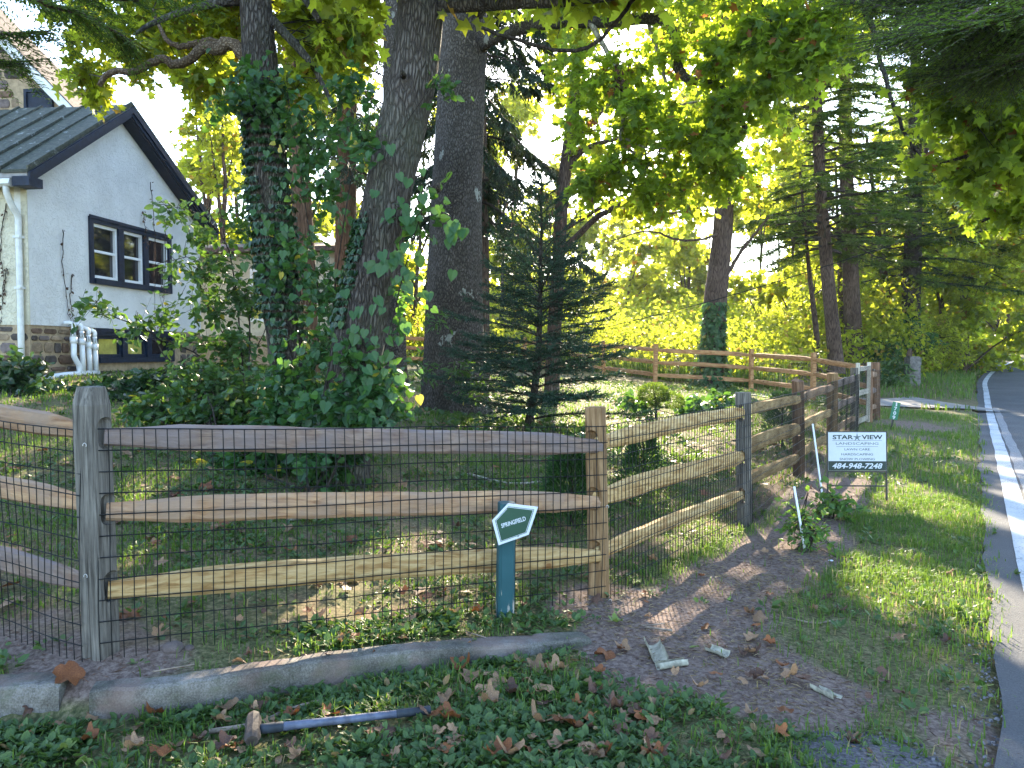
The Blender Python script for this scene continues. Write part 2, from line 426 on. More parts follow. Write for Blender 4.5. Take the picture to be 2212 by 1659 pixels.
# kerb line (front foot) and its step
KERB = np.array([(-4.5, 3.0), (-2.9, 3.16), (-1.81, 3.27), (-1.5, 3.35), (-1.087, 3.54), (-.25, 3.87), (.43, 4.09), (.8, 4.2)])
def kerb_y(x): return np.interp(x, KERB[:, 0], KERB[:, 1])
def gz0(x, y):
    x = np.asarray(x, float); y = np.asarray(y, float); sh = np.broadcast(x, y).shape
    x, y = (np.broadcast_to(a, sh).ravel() for a in (x, y))
    cx, cy = np.clip(x, -90, 95), np.clip(y, -85, 95)
    d2 = (cx[:, None] - ctrl[None, :, 0]) ** 2 + (cy[:, None] - ctrl[None, :, 1]) ** 2
    z = _tps(d2) @ _w[:-3] + _w[-3] + _w[-2] * cx + _w[-1] * cy
    return z.reshape(sh)
def gz(x, y):
    z = gz0(x, y)
    fade = sstep(.75, -.6, x)            # the kerb runs out into the ground at its right end
    dy = np.asarray(y) - kerb_y(x)
    fr = fade * sstep(.10, .0, dy) * sstep(-7, -4, x)
    z = z * (1 - fr) - .012 * fr
    return z + fade * .03 * sstep(.05, .14, dy) * sstep(.9, .3, dy)

# road geometry: left edge line, straight and then bending right
def road_pts():
    p = np.array([3.69, 5.54]); h = RAD(31.0); d = np.array([math.sin(h), math.cos(h)])
    out = []; s = -22.0
    q = p + d * s; ds = .25
    while s < 95:
        out.append((q[0], q[1], h, s)); 
        if s > 30: h += ds / 62.0
        q = q + np.array([math.sin(h), math.cos(h)]) * ds; s += ds
    return np.array(out)
RP = road_pts()
def road_off(x, y):
    """signed distance right of the white edge line (positive = on the road)"""
    x = np.asarray(x, float).ravel(); y = np.asarray(y, float).ravel()
    k = RP[::4]
    out = np.empty(len(x))
    for i in range(0, len(x), 20000):
        d2 = (x[i:i + 20000, None] - k[None, :, 0]) ** 2 + (y[i:i + 20000, None] - k[None, :, 1]) ** 2
        j = d2.argmin(1)
        out[i:i + 20000] = (x[i:i + 20000] - k[j, 0]) * np.cos(k[j, 2]) - (y[i:i + 20000] - k[j, 1]) * np.sin(k[j, 2])
    return out
ROAD_W = 6.4
FENCE = [(-4.55, 4.78), (-1.985, 3.66), (.56, 4.88), (2.15, 7.06), (3.62, 9.65), (5.14, 12.3), (6.70, 15.0)]
def seg_d(x, y, a, b):
    a, b = np.array(a), np.array(b); d = b - a; L = d @ d
    t = np.clip(((x - a[0]) * d[0] + (y - a[1]) * d[1]) / L, 0, 1)
    return np.hypot(x - a[0] - t * d[0], y - a[1] - t * d[1])
def dirt(x, y):
    """0..1 how bare the soil is"""
    x = np.asarray(x, float); y = np.asarray(y, float)
    n = fbm(x * 1.7, y * 1.7, 3, 4) - .5
    def blob(c, r): return sstep(r * 1.25, r * .6, np.hypot((x - c[0]) / 1.0, y - c[1]) + n * .5)
    m = blob((-2.0, 3.62), .5)
    m = np.maximum(m, blob((-2.55, 3.75), .4) * .9)
    m = np.maximum(m, blob((.95, 4.05), .62)); m = np.maximum(m, blob((.62, 4.75), .42))
    m = np.maximum(m, sstep(.62, .2, seg_d(x, y, (.95, 4.2), (2.2, 6.2)) + n * .5))
    m = np.maximum(m, sstep(.55, .15, seg_d(x, y, (2.2, 6.2), (4.0, 9.4)) + n * .5) * .95)
    m = np.maximum(m, blob((1.3, 3.55), .40) * .85); m = np.maximum(m, blob((1.85, 3.05), .34) * .6)
    m = np.maximum(m, blob((7.2, 14.3), .9) * .6); m = np.maximum(m, blob((8.6, 16.2), .9) * .7)
    m = np.maximum(m, sstep(.5, .1, seg_d(x, y, FENCE[3], FENCE[6]) + n * .5) * .6)
    return np.clip(m, 0, 1)
def lawn_side(x, y):
    """1 behind the fence"""
    left = np.interp(x, [-4.55, -1.985, .56], [4.78, 3.66, 4.88])
    right = np.interp(x, [.56, 2.15, 3.62, 5.14, 6.70, 7.65, 9.0], [4.88, 7.06, 9.65, 12.3, 15.0, 16.4, 19.0])
    return (np.asarray(y) > np.where(np.asarray(x) < .56, left, right)).astype(float)

def axis(lo, hi, step, out_lo, out_hi, g=1.09):
    c = list(np.arange(lo, hi + 1e-6, step))
    s = step
    while c[-1] < out_hi: s = min(s * g, 40); c.append(c[-1] + s)
    s = step
    while c[0] > out_lo: s = min(s * g, 40); c.insert(0, c[0] - s)
    return np.array(c)
gx_, gy_ = axis(-4.2, 6.0, .075, -420, 420), axis(2.2, 10.5, .075, -300, 460)
GX, GY = np.meshgrid(gx_, gy_)
flat = gz(GX, GY)
micro = (fbm(GX * 2.2, GY * 2.2, 1, 4) - .5) * .05 + (fbm(GX * 9, GY * 9, 2, 3) - .5) * .022
near = sstep(26, 10, np.hypot(GX - 1, GY - 5))
RO = road_off(GX, GY).reshape(GX.shape)
onroad = sstep(-.5, -.1, RO) * sstep(ROAD_W + 1.0, ROAD_W + .2, RO)
flat = flat + micro * near * (1 - onroad) - (.05 + .30 * sstep(12, 30, GY)) * sstep(-.35, -.05, RO) * sstep(ROAD_W + .6, ROAD_W, RO)
# driveway strip sinks a little under its slab
DRV = [(7.9, 20.6), (14.0, 22.6)]
flat -= .05 * sstep(1.5, 1.1, seg_d(GX, GY, *DRV))
V = np.stack([GX, GY, flat], -1).reshape(-1, 3)
ny, nx = GX.shape
i = (np.arange(ny - 1)[:, None] * nx + np.arange(nx - 1)[None]).ravel()
g_mb = MB().add(V, np.stack([i, i + 1, i + nx + 1, i + nx], 1))
m, nt, out = newmat('soil and turf'); b = NB(nt)
at_ = b.n('ShaderNodeAttribute', attribute_name='bare'); at2 = b.n('ShaderNodeAttribute', attribute_name='litter')
v = b.mapping((1, 1, 1))
n1 = b.noise(v, 2.3, 6, .65); n2 = b.noise(v, 38, 6, .7); n3 = b.noise(v, 140, 3, .6)
soil = b.ramp(n2, [(.36, (.085, .058, .046)), (.5, (.15, .108, .088)), (.64, (.23, .175, .145))])
turf = b.ramp(n2, [(.36, (.045, .05, .022)), (.5, (.10, .10, .042)), (.64, (.20, .165, .09))])
lit = b.ramp(n2, [(.3, (.06, .045, .03)), (.55, (.17, .12, .07)), (.75, (.28, .21, .13))])
bm_ = b.math('ADD', at_.outputs['Fac'], b.math('MULTIPLY', b.math('SUBTRACT', n1, .5), .9))
col = b.mix(b.ramp(bm_, [(.3, (0, 0, 0)), (.6, (1, 1, 1))]), turf, soil)
col = b.mix(b.math('MULTIPLY', at2.outputs['Fac'], b.ramp(n1, [(.45, (0, 0, 0)), (.62, (1, 1, 1))])), col, lit)
peb = b.n('ShaderNodeTexVoronoi', i_Scale=55); b.l(v, peb.inputs['Vector'])
hh = b.math('ADD', b.math('ADD', b.math('MULTIPLY', n2, 1.0), b.math('MULTIPLY', n3, .35)), b.math('MULTIPLY', peb.outputs['Distance'], -.12))
b.bsdf(out, col, .95, .1, b.bump(hh, .55, .012))
M['ground'] = m
ground = obj('ground', g_mb, m, smooth=True, kind='structure')
bare = dirt(GX, GY)
side = lawn_side(GX, GY)
for nm, arr in (('bare', bare), ('litter', side * sstep(40, 25, GY))):
    a = ground.data.attributes.new(nm, 'FLOAT', 'POINT'); a.data.foreach_set('value', np.clip(arr, 0, 1).astype(np.float32).ravel())

# ------------------------------------------------------------------ road
def strip(name, off0, off1, lift, mat, parent=None, s0=-22, s1=94, step=1, rag0=0.0, rag1=0.0, sub=1, kind=None, label=None):
    k = RP[(RP[:, 3] >= s0) & (RP[:, 3] <= s1)][::step]
    rx, ry = np.cos(k[:, 2]), -np.sin(k[:, 2])
    w0 = off0 + rag0 * (fbm(k[:, 3] * 1.4, 4.0, 0, 4) - .5) * 2 if rag0 else np.full(len(k), off0)
    w1 = off1 + rag1 * (fbm(k[:, 3] * 1.4, 9.0, 0, 4) - .5) * 2 if rag1 else np.full(len(k), off1)
    rows = []
    for j in range(sub + 1):
        w = w0 + (w1 - w0) * j / sub
        x, y = k[:, 0] + rx * w, k[:, 1] + ry * w
        rows.append(np.stack([x, y, gz0(k[:, 0] + rx * 1.5, k[:, 1] + ry * 1.5) + lift], 1))
    n = len(k); Vv = np.concatenate(rows); ii = np.arange(n - 1)
    f = np.concatenate([np.stack([ii + j * n, ii + (j + 1) * n, ii + 1 + (j + 1) * n, ii + 1 + j * n], 1) for j in range(sub)])
    return obj(name, MB().add(Vv, f), mat, parent, kind=kind, label=label)
m, nt, out = newmat('worn asphalt'); b = NB(nt); v = b.mapping()
ag = b.n('ShaderNodeTexVoronoi', i_Scale=110); b.l(v, ag.inputs['Vector'])
nb_ = b.noise(v, .8, 5, .6); nf = b.noise(v, 150, 3, .7)
col = b.ramp(b.math('ADD', b.math('MULTIPLY', nf, .6), b.math('MULTIPLY', nb_, .4)), [(.3, (.035, .036, .039)), (.5, (.065, .066, .071)), (.7, (.115, .115, .12))])
ck = b.n('ShaderNodeTexVoronoi', feature='DISTANCE_TO_EDGE', i_Scale=.9); b.l(v, ck.inputs['Vector'])
crk = b.ramp(ck.outputs['Distance'], [(0, (1, 1, 1)), (.006, (0, 0, 0))])
b.bsdf(out, col, .85, .3, b.bump(b.math('ADD', ag.outputs['Distance'], nf), .55, .006))
M['asphalt'] = m
road = strip('road', -.2, ROAD_W + .4, .012, M['asphalt'], rag0=.07, rag1=.12, sub=3, kind='structure')
m, nt, out = newmat('worn white road paint'); b = NB(nt); v = b.mapping()
w1 = b.noise(v, 60, 5, .7); w2 = b.noise(v, 2.0, 4, .6)
wear = b.ramp(b.math('ADD', b.math('MULTIPLY', w1, .6), b.math('MULTIPLY', w2, .4)), [(.4, (.08, .08, .08)), (.46, (.38, .4, .42)), (.6, (.5, .51, .53))])
b.bsdf(out, wear, .8, .3, b.bump(w1, .3, .003)); M['line_white'] = m
m, nt, out = newmat('worn yellow road paint'); b = NB(nt); v = b.mapping()
wear = b.ramp(b.noise(v, 60, 5, .7), [(.36, (.1, .1, .09)), (.43, (.55, .36, .05)), (.6, (.65, .44, .07))])
b.bsdf(out, wear, .8, .3); M['line_yellow'] = m
m, nt, out = newmat('faded older line paint'); b = NB(nt); v = b.mapping()
wear = b.ramp(b.noise(v, 70, 5, .7), [(.4, (.09, .09, .095)), (.6, (.30, .30, .31))])
b.bsdf(out, wear, .85, .25); M['line_faded'] = m
strip('edge_line', 0, .17, .017, M['line_white'], road, rag0=.012, rag1=.012)
strip('faded_line', .2, .34, .017, M['line_faded'], road, rag0=.02, rag1=.02, s1=20)
for o_ in (3.05, 3.3):
    strip('centre_line', o_, o_ + .1, .017, M['line_yellow'], road)
strip('edge_line', ROAD_W - .17, ROAD_W, .017, M['line_white'], road)

# gravelly edge and the dark patch of old asphalt at the bottom of the view
def gravel_patch():
    mb = MB(); n = 1500
    x = rng.uniform(.8, 2.05, n); y = rng.uniform(2.75, 3.4, n)
    keep = (np.hypot((x - 1.37) / .33, (y - 2.85) / .42) + (fbm(x * 3, y * 3, 8) - .5) * .8) < .9
    x, y = x[keep], y[keep]
    k = RP[(RP[:, 3] > -6) & (RP[:, 3] < 7)]
    j = rng.integers(0, len(k), 3200); w = -.2 - np.abs(rng.normal(0, .1, 3200)) + .1
    x = np.concatenate([x, k[j, 0] + np.cos(k[j, 2]) * w + rng.normal(0, .05, 3200)]); y = np.concatenate([y, k[j, 1] - np.sin(k[j, 2]) * w + rng.normal(0, .05, 3200)])
    tet = np.array([(-.5, -.4, 0), (.5, -.35, 0), (.1, .5, 0), (-.3, .2, .45), (.35, .1, .5)], float); tf = np.array([(0, 1, 4), (0, 4, 3), (1, 2, 4), (2, 3, 4), (2, 0, 3)])
    s = rng.uniform(.006, .02, len(x)) 
    a = rng.uniform(0, 6.28, len(x))
    scatter(mb, (tet, tf), np.stack([x, y, gz(x, y) + .004], 1), np.stack([np.cos(a), np.sin(a), a * 0], 1), (0, 0, 1), s)
    return mb
M['gravel'] = leaf_mat('grey gravel', (.05, .048, .05), (.22, .2, .2), (.05, .05, .05), .02, .9, .2)
o = obj('gravel', gravel_patch(), M['gravel'], kind='stuff')
tag(o, 'loose grey gravel along the crumbling road edge', 'gravel')
# dark worn patch
th = np.linspace(0, 2 * np.pi, 40, endpoint=False)
pr = 1 + .3 * (fbm(np.cos(th) * 2 + 5, np.sin(th) * 2 + 5) - .5)
pp = np.stack([1.36 + .3 * pr * np.cos(th), 2.84 + .36 * pr * np.sin(th)], 1)
mbp = MB(); cen = np.array([[1.36, 2.84]])
P2 = np.vstack([cen, cen + (pp - cen) * .5, pp]); zz = gz(P2[:, 0], P2[:, 1]) + .03; zz[41:] -= .03
ii = np.arange(40); jj = (ii + 1) % 40
mbp.add(np.column_stack([P2, zz]), np.stack([np.zeros(40, int), 1 + ii, 1 + jj], 1), np.stack([1 + ii, 41 + ii, 41 + jj, 1 + jj], 1))
M['dark_gravel'] = plain('dark gravelly asphalt', (.085, .08, .085), .9, .2, .5, 60, .8, 130)
obj('asphalt_patch', mbp, M['dark_gravel'], smooth=True, kind='structure')
# driveway: a concrete strip from the road to the gate
d0, d1 = (np.array(p) for p in DRV); dd = norm(d1 - d0); nn_ = np.array([-dd[1], dd[0]])
mbd = MB(); rows = 26
ts = np.linspace(-1.5, 5.35, rows)
Pv = []
for t in ts:
    fl = .45 * sstep(3.6, 5.6, t)
    for w in (-1.15 - fl, -.4, .4, 1.15 + fl * 1.5):
        q = d0 + dd * t + nn_ * w; Pv.append((q[0], q[1], gz(q[0], q[1]) + .012))
Pv = np.array(Pv); ii = (np.arange(rows - 1)[:, None] * 4 + np.arange(3)[None]).ravel()
M['drive'] = plain('pale worn driveway', (.22, .20, .185), .9, .2, .25, 3, .3, 60)
obj('driveway', mbd.add(Pv, np.stack([ii, ii + 4, ii + 5, ii + 1], 1)), M['drive'], kind='structure')

# ------------------------------------------------------------------ kerb stones
def kerb(pts, label, h0=.085, w=.15, seed=0, taper=(1, 1)):
    P = smooth_path(np.array(pts, float), 60); n = len(P)
    t = norm(np.gradient(P, axis=0)); nr = np.stack([-t[:, 1], t[:, 0]], 1)
    prof = [(0.0, -.3), (.003, .72), (.010, .93), (.024, 1.0), (w * .8, 1.0), (w, .9), (w + .01, -.3)]
    hs = h0 * np.interp(np.linspace(0, 1, n), [0, .03, .5, 1], [taper[0] * .7, taper[0], 1, taper[1]])
    V = []
    for i_, (p, q) in enumerate(zip(P, nr)):
        for a, hh in prof:
            aa = a + .03 * (fbm(i_ * .35, a * 9, seed) - .5)
            xy = p + q * aa; zf, zb = float(gz(*(p - q * .04))), float(gz(*(p + q * (w + .05)))); tp_ = max(zb + .012, zf + hs[i_])
            V.append((xy[0], xy[1], zf + (tp_ - zf) * hh + .02 * (fbm(i_ * .5, a * 14, seed + 3) - .5)))
    k = len(prof); mb = MB()
    ii = (np.arange(n - 1)[:, None] * k + np.arange(k - 1)[None]).ravel()
    mb.add(V, np.stack([ii, ii + k, ii + k + 1, ii + 1], 1), [list(range(k))[::-1]], [list(range((n - 1) * k, n * k))])
    o = obj('kerb_stone', mb, M['kerb'])
    return tag(o, label, 'kerb', 'kerb stones along the verge')
m, nt, out = newmat('dirty kerb concrete'); b = NB(nt); v = b.mapping()
n1 = b.noise(v, 4.0, 6, .65); n2 = b.noise(v, 130, 4, .7)
geo = b.n('ShaderNodeNewGeometry'); 
col = b.ramp(b.math('ADD', b.math('MULTIPLY', n1, .6), b.math('MULTIPLY', n2, .4)), [(.4, (.06, .055, .046)), (.5, (.13, .118, .10)), (.6, (.23, .21, .19))])
mo = b.ramp(b.noise(v, 9, 5, .7), [(.5, (0, 0, 0)), (.65, (1, 1, 1))])
col = b.mix(b.math('MULTIPLY', mo, .5), col, (.09, .1, .055))
rd = b.ramp(b.noise(b.mapping((1, 1, 1)), 3.1, 4, .6), [(.5, (0, 0, 0)), (.62, (1, 1, 1))])
col = b.mix(b.math('MULTIPLY', rd, .55), col, (.19, .125, .105))
b.bsdf(out, col, .92, .15, b.bump(b.math('ADD', n1, n2), .5, .012)); M['kerb'] = m
kerb([(-1.83, 3.265), (-1.5, 3.35), (-1.087, 3.54), (-.6, 3.74), (-.25, 3.87), (.43, 4.09)], 'long weathered concrete kerb stone running out to the bare dirt', .062, .15, 1, (1, .2))
kerb([(-3.1, 3.13), (-2.6, 3.19), (-2.3, 3.25), (-1.98, 3.3)], 'short reddish kerb stone at the left edge beside the grey post', .085, .2, 5, (1, .8))

# ------------------------------------------------------------------ house
M['stucco'] = None
m, nt, out = newmat('rough white stucco'); b = NB(nt); v = b.mapping()
s1 = b.noise(v, 17, 4, .55, 1.2); lump = b.ramp(s1, [(.5, (0, 0, 0)), (.62, (1, 1, 1))])
s2 = b.noise(v, 1.3, 5, .65); s3 = b.noise(v, 90, 3, .6)
col = b.ramp(s2, [(.38, (.62, .615, .60)), (.55, (.69, .685, .67)), (.66, (.73, .725, .71))])
b.bsdf(out, col, .92, .15, b.bump(b.math('ADD', lump, b.math('MULTIPLY', s3, .2)), .7, .010)); M['stucco'] = m
m, nt, out = newmat('cream stucco'); b = NB(nt); v = b.mapping()
s1 = b.noise(v, 17, 4, .55, 1.2); lump = b.ramp(s1, [(.5, (0, 0, 0)), (.62, (1, 1, 1))])
s2 = b.noise(v, 1.6, 5, .65)
col = b.ramp(s2, [(.3, (.44, .40, .29)), (.6, (.62, .575, .44)), (.8, (.66, .62, .5))])
b.bsdf(out, col, .92, .15, b.bump(lump, .8, .012)); M['cream'] = m
m, nt, out = newmat('lichened metal roof'); b = NB(nt); v = b.mapping()
r1 = b.noise(v, 3, 6, .7); r2 = b.noise(v, 16, 5, .7)
col = b.ramp(r2, [(.3, (.02, .024, .018)), (.5, (.05, .055, .04)), (.7, (.10, .10, .07))])
lich = b.ramp(b.noise(v, 7, 5, .75), [(.6, (0, 0, 0)), (.68, (1, 1, 1))])
col = b.mix(b.math('MULTIPLY', lich, .6), col, (.42, .44, .42))
b.bsdf(out, col, .75, .3, b.bump(r2, .5, .01)); M['roof'] = m
M['glass'] = plain('dark window glass', (.012, .014, .018), .04, .8, .2, 4, 0.02, 3)
M['glass_yellow_reflection'] = plain('glass with painted yellow reflection', (.40, .37, .10), .08, .7, .35, 3, 0.02, 3)  # yellow reflection on the panes, painted as their base colour
M['mortar'] = plain('tan mortar', (.34, .26, .17), .95, .1, .2, 12, .6, 60)
M['shingle'] = plain('brown shingles', (.11, .085, .07), .9, .15, .35, 14, .5, 50)
M['soffit'] = plain('grey soffit boards', (.26, .25, .25), .7, .3, .15)
M['trim_white'] = plain('off white trim', (.60, .60, .57), .55, .4, .1)
stone_mats = []
for nm, c in (('brown', (.15, .095, .065)), ('purple grey', (.16, .125, .115)), ('tan', (.26, .19, .125)), ('dark', (.085, .07, .062))):
    m, nt, out = newmat('field stone ' + nm); b = NB(nt); v = b.mapping()
    n1 = b.noise(v, 9, 6, .7); n2 = b.noise(v, 60, 4, .7); inf = b.n('ShaderNodeObjectInfo')
    cc = b.ramp(n1, [(.3, tuple(x * .6 for x in c)), (.55, c), (.75, tuple(min(1, x * 1.5) for x in c))])
    hs = b.n('ShaderNodeHueSaturation'); b.l(cc, hs.inputs['Color']); b.l(b.math('ADD', b.math('MULTIPLY', inf.outputs['Random'], .5), .75), hs.inputs['Value'])
    b.bsdf(out, hs.outputs[0], .9, .2, b.bump(b.math('ADD', n1, n2), .7, .02)); stone_mats.append(m)

HA = np.array([-7.5, 12.0]); HU = norm(np.array([.12, .993])); HN = np.array([HU[1], -HU[0]])
hrot = math.atan2(HN[1], HN[0])
house = thing('house', 'white stucco house with dark blue trim, stone footing and dark metal roof', 'house', (HA[0], HA[1], 1.1), hrot)
Z0 = -1.1     # local z of world zero
def hobj(name, mb, mat, parent=house, **kw): return obj(name, mb, mat, parent, local=True, **kw)
def zl(z): return z + Z0
GW, EZ, PK, AP = 5.1, zl(4.40), zl(5.97), 2.32       # gable width, eave, peak
FZ = zl(2.02)                                # top of the stone footing
w0, w1_, wz0, wz1 = 1.41, 3.94, zl(2.79), zl(3.95)
bw0, bw1, bz0, bz1 = 1.47, 3.98, zl(1.40), zl(1.985)
def wall_x(mb, y0, y1, z0, z1, t=.22): mb.box(-t, 0, y0, y1, z0, z1)
mb = MB()
wall_x(mb, 0, w0, FZ, EZ - .001); wall_x(mb, w1_, GW, FZ, EZ - .001); wall_x(mb, w0, w1_, FZ, wz0); wall_x(mb, w0, w1_, wz1, EZ - .001)
mb.prism([(-.22, 0, EZ), (-.22, GW, EZ), (-.22, AP, PK)], (.22, 0, 0))
hobj('gable_wall', mb, M['stucco'])
hobj('side_wall', MB().box(-7, -.222, 0, .22, FZ, EZ), M['cream'])
# corner bead strip in cream
hobj('corner_strip', MB().box(-.1, .004, -.012, 0.0, FZ, EZ - .02), M['cream'])
# foundation
mb = MB()
for a in ((0, bw0, zl(.3), FZ), (bw1, GW, zl(.3), FZ), (bw0, bw1, zl(.3), bz0)): mb.box(-.3, -.02, a[0], a[1], a[2], a[3] - .002)
mb.box(-7, -.302, .02, .3, zl(.3), FZ - .002)
found = hobj('foundation', mb, M['mortar'])
def stones(parent, fn, u0, u1, z0, z1, avoid=(), seed=1, rows=(.09, .2), cols=(.16, .42), flip=False):
    r = random.Random(seed); z = z0; k = 0
    while z < z1 - .05:
        h = min(r.uniform(*rows), z1 - z)
        u = u0 + r.uniform(-.1, 0)
        while u < u1 - .04:
            w = r.uniform(*cols); a0, a1 = max(u, u0), min(u + w, u1); u += w
            if a1 - a0 < .06: continue
            if any(a1 > q[0] and a0 < q[1] and z + h > q[2] and z < q[3] for q in avoid): continue
            g = .014
            cx_, cz_, hw, hh = (a0 + a1) / 2, z + h / 2, (a1 - a0) / 2 - g, h / 2 - g
            outl = []
            for ang in (-.9, -.35, .35, .9, math.pi - .9, math.pi - .35, math.pi + .35, math.pi + .9):
                ex = max(-1, min(1, 1.5 * math.cos(ang))); ez = max(-1, min(1, 1.5 * math.sin(ang)))
                if abs(math.cos(ang)) > .8: ez *= .75
                else: ex *= .8
                outl.append((cx_ + hw * ex * r.uniform(.86, 1.02), cz_ + hh * ez * r.uniform(.84, 1.02)))
            d = r.uniform(.015, .04); V = [fn(a_, b_, -.01) for a_, b_ in outl] + [fn(a_, b_, d * .6) for a_, b_ in outl] + \
                [fn(cx_ + (a_ - cx_) * .72, cz_ + (b_ - cz_) * .72, d) for a_, b_ in outl]
            q = MB(); ii = np.arange(8); jj = (ii + 1) % 8
            q.add(V, np.stack([ii, jj, jj + 8, ii + 8], 1), np.stack([ii + 8, jj + 8, jj + 16, ii + 16], 1), [list(range(16, 24))])
            if flip: 
                q.f = [f[:, ::-1] for f in q.f]
            hobj('stone', q, r.choice(stone_mats), parent); k += 1
        z += h
    return k
stones(found, lambda u, z, d: (-.02 + d, u, z), 0.02, GW - .05, zl(1.05), FZ - .01, [(bw0 - .12, bw1 + .12, bz0 - .1, FZ + .1)], 3)
stones(found, lambda u, z, d: (u, .02 - d, z), -1.6, -.02, zl(1.1), FZ - .01, (), 8, flip=True)
# roof: standing seam panels, each a piece with its raised seam
ov, ex = .26, .30
slp = {-1: (PK - EZ) / AP, 1: (PK - EZ) / (GW - AP)}; half = {-1: AP, 1: GW - AP}
def roof_pt(x, s, side, lift=0.0):
    """s from ridge (0) to eave (1+)"""
    y = AP + side * s * (half[side] + ex); z = PK + .16 - slp[side] * s * (half[side] + ex) + lift
    return (x, y, z)
roof = hobj('roof', MB().prism([(ov - .02, AP, PK + .1), (ov - .02, -ex + .02, EZ - slp[-1] * ex + .1), (ov - .02, -ex + .02, EZ - slp[-1] * ex + .03), (ov - .02, AP, PK + .03),
                               (ov - .02, GW + ex - .02, EZ - slp[1] * ex + .03), (ov - .02, GW + ex - .02, EZ - slp[1] * ex + .1)], (-7.4, 0, 0)), M['soffit'])
pw = .45
for side in (-1, 1):
    for k in range(16):
        x1 = ov - k * pw; x0 = x1 - pw + .012
        q = MB()
        ns = 4 if side < 0 else 1
        for j in range(ns):
            a, b2 = j / ns, (j + 1) / ns
            dz = lambda t: .012 * math.sin(k * 2.1 + t * 5)
            q.prism([roof_pt(x0, a, side, dz(a) - .05), roof_pt(x0, a, side, dz(a)), roof_pt(x1, a, side, dz(a)), roof_pt(x1, a, side, dz(a) - .05)],
                    np.array(roof_pt(x0, b2, side, dz(b2))) - np.array(roof_pt(x0, a, side, dz(a))))
        q.prism([roof_pt(x1 - .02, 0, side, 0.0), roof_pt(x1 - .02, 0, side, .045), roof_pt(x1 + .012, 0, side, .045), roof_pt(x1 + .012, 0, side, 0.0)],
                np.array(roof_pt(x0, 1, side)) - np.array(roof_pt(x0, 0, side)))
        hobj('roof_panel', q, M['roof'], roof)
# navy rake boards with eave returns, gutter and downspout
for side in (-1, 1):
    a, e = np.array(roof_pt(ov + .015, 0, side, -.06)), np.array(roof_pt(ov + .015, 1.0, side, -.06))
    for t, wd, th_ in ((0, .10, .03), (-.10, .07, .02)):
        mbf = MB().prism([a + (0, 0, t), a + (0, 0, t - wd), e + (0, 0, t - wd), e + (0, 0, t)], (th_, 0, 0)) if t == 0 else \
            MB().prism([a + (-.02, 0, t), a + (-.02, 0, t - wd), e + (-.02, 0, t - wd), e + (-.02, 0, t)], (th_, 0, 0))
        hobj('rake_board', mbf, M['navy'])
    # boxed return under the eave
    y0 = -ex if side < 0 else GW + .02; y1 = y0 + ex - .02 if side < 0 else GW + ex
    hobj('eave_return', MB().box(.006, ov + .03, y0 - .01, y1, EZ - .30, EZ - .16).prism([(.006, y0, EZ - .16), (.006, y1, EZ - .16), (.006, y1, EZ - .02)], (.2, 0, 0)), M['navy'])
    hobj('soffit_board', MB().prism([a + (-.04, 0, -.18), e + (-.04, 0, -.18), e + (-.04, 0, -.2), a + (-.04, 0, -.2)], (-.23, 0, 0)), M['navy'])
gy = -ex - .02
hobj('gutter', MB().prism([(-.02, gy, EZ - .19), (-.02, gy - .03, EZ - .27), (-.02, gy + .005, EZ - .3), (-.02, gy + .1, EZ - .3), (-.02, gy + .12, EZ - .19)], (-6.9, 0, 0)), M['trim_white'])
sp_ = smooth_path([(-.12, gy + .05, EZ - .3), (-.12, gy + .06, EZ - .40), (-.11, gy + .15, EZ - .58), (-.1, -.075, EZ - .72), (-.1, -.07, EZ - .9)], 12)
sp_ = np.vstack([sp_, [(-.1, -.07, FZ + .4), (-.1, -.075, FZ - .1), (-.1, -.08, zl(1.15))]])
dsp = hobj('downspout', MB().tube(sp_, .047, 8), M['trim_white'], smooth=True)
for z in (EZ - 1.05, FZ + .55): hobj('strap', MB().box(-.155, -.045, -.13, -.005, z, z + .035), M['trim_white'], dsp)
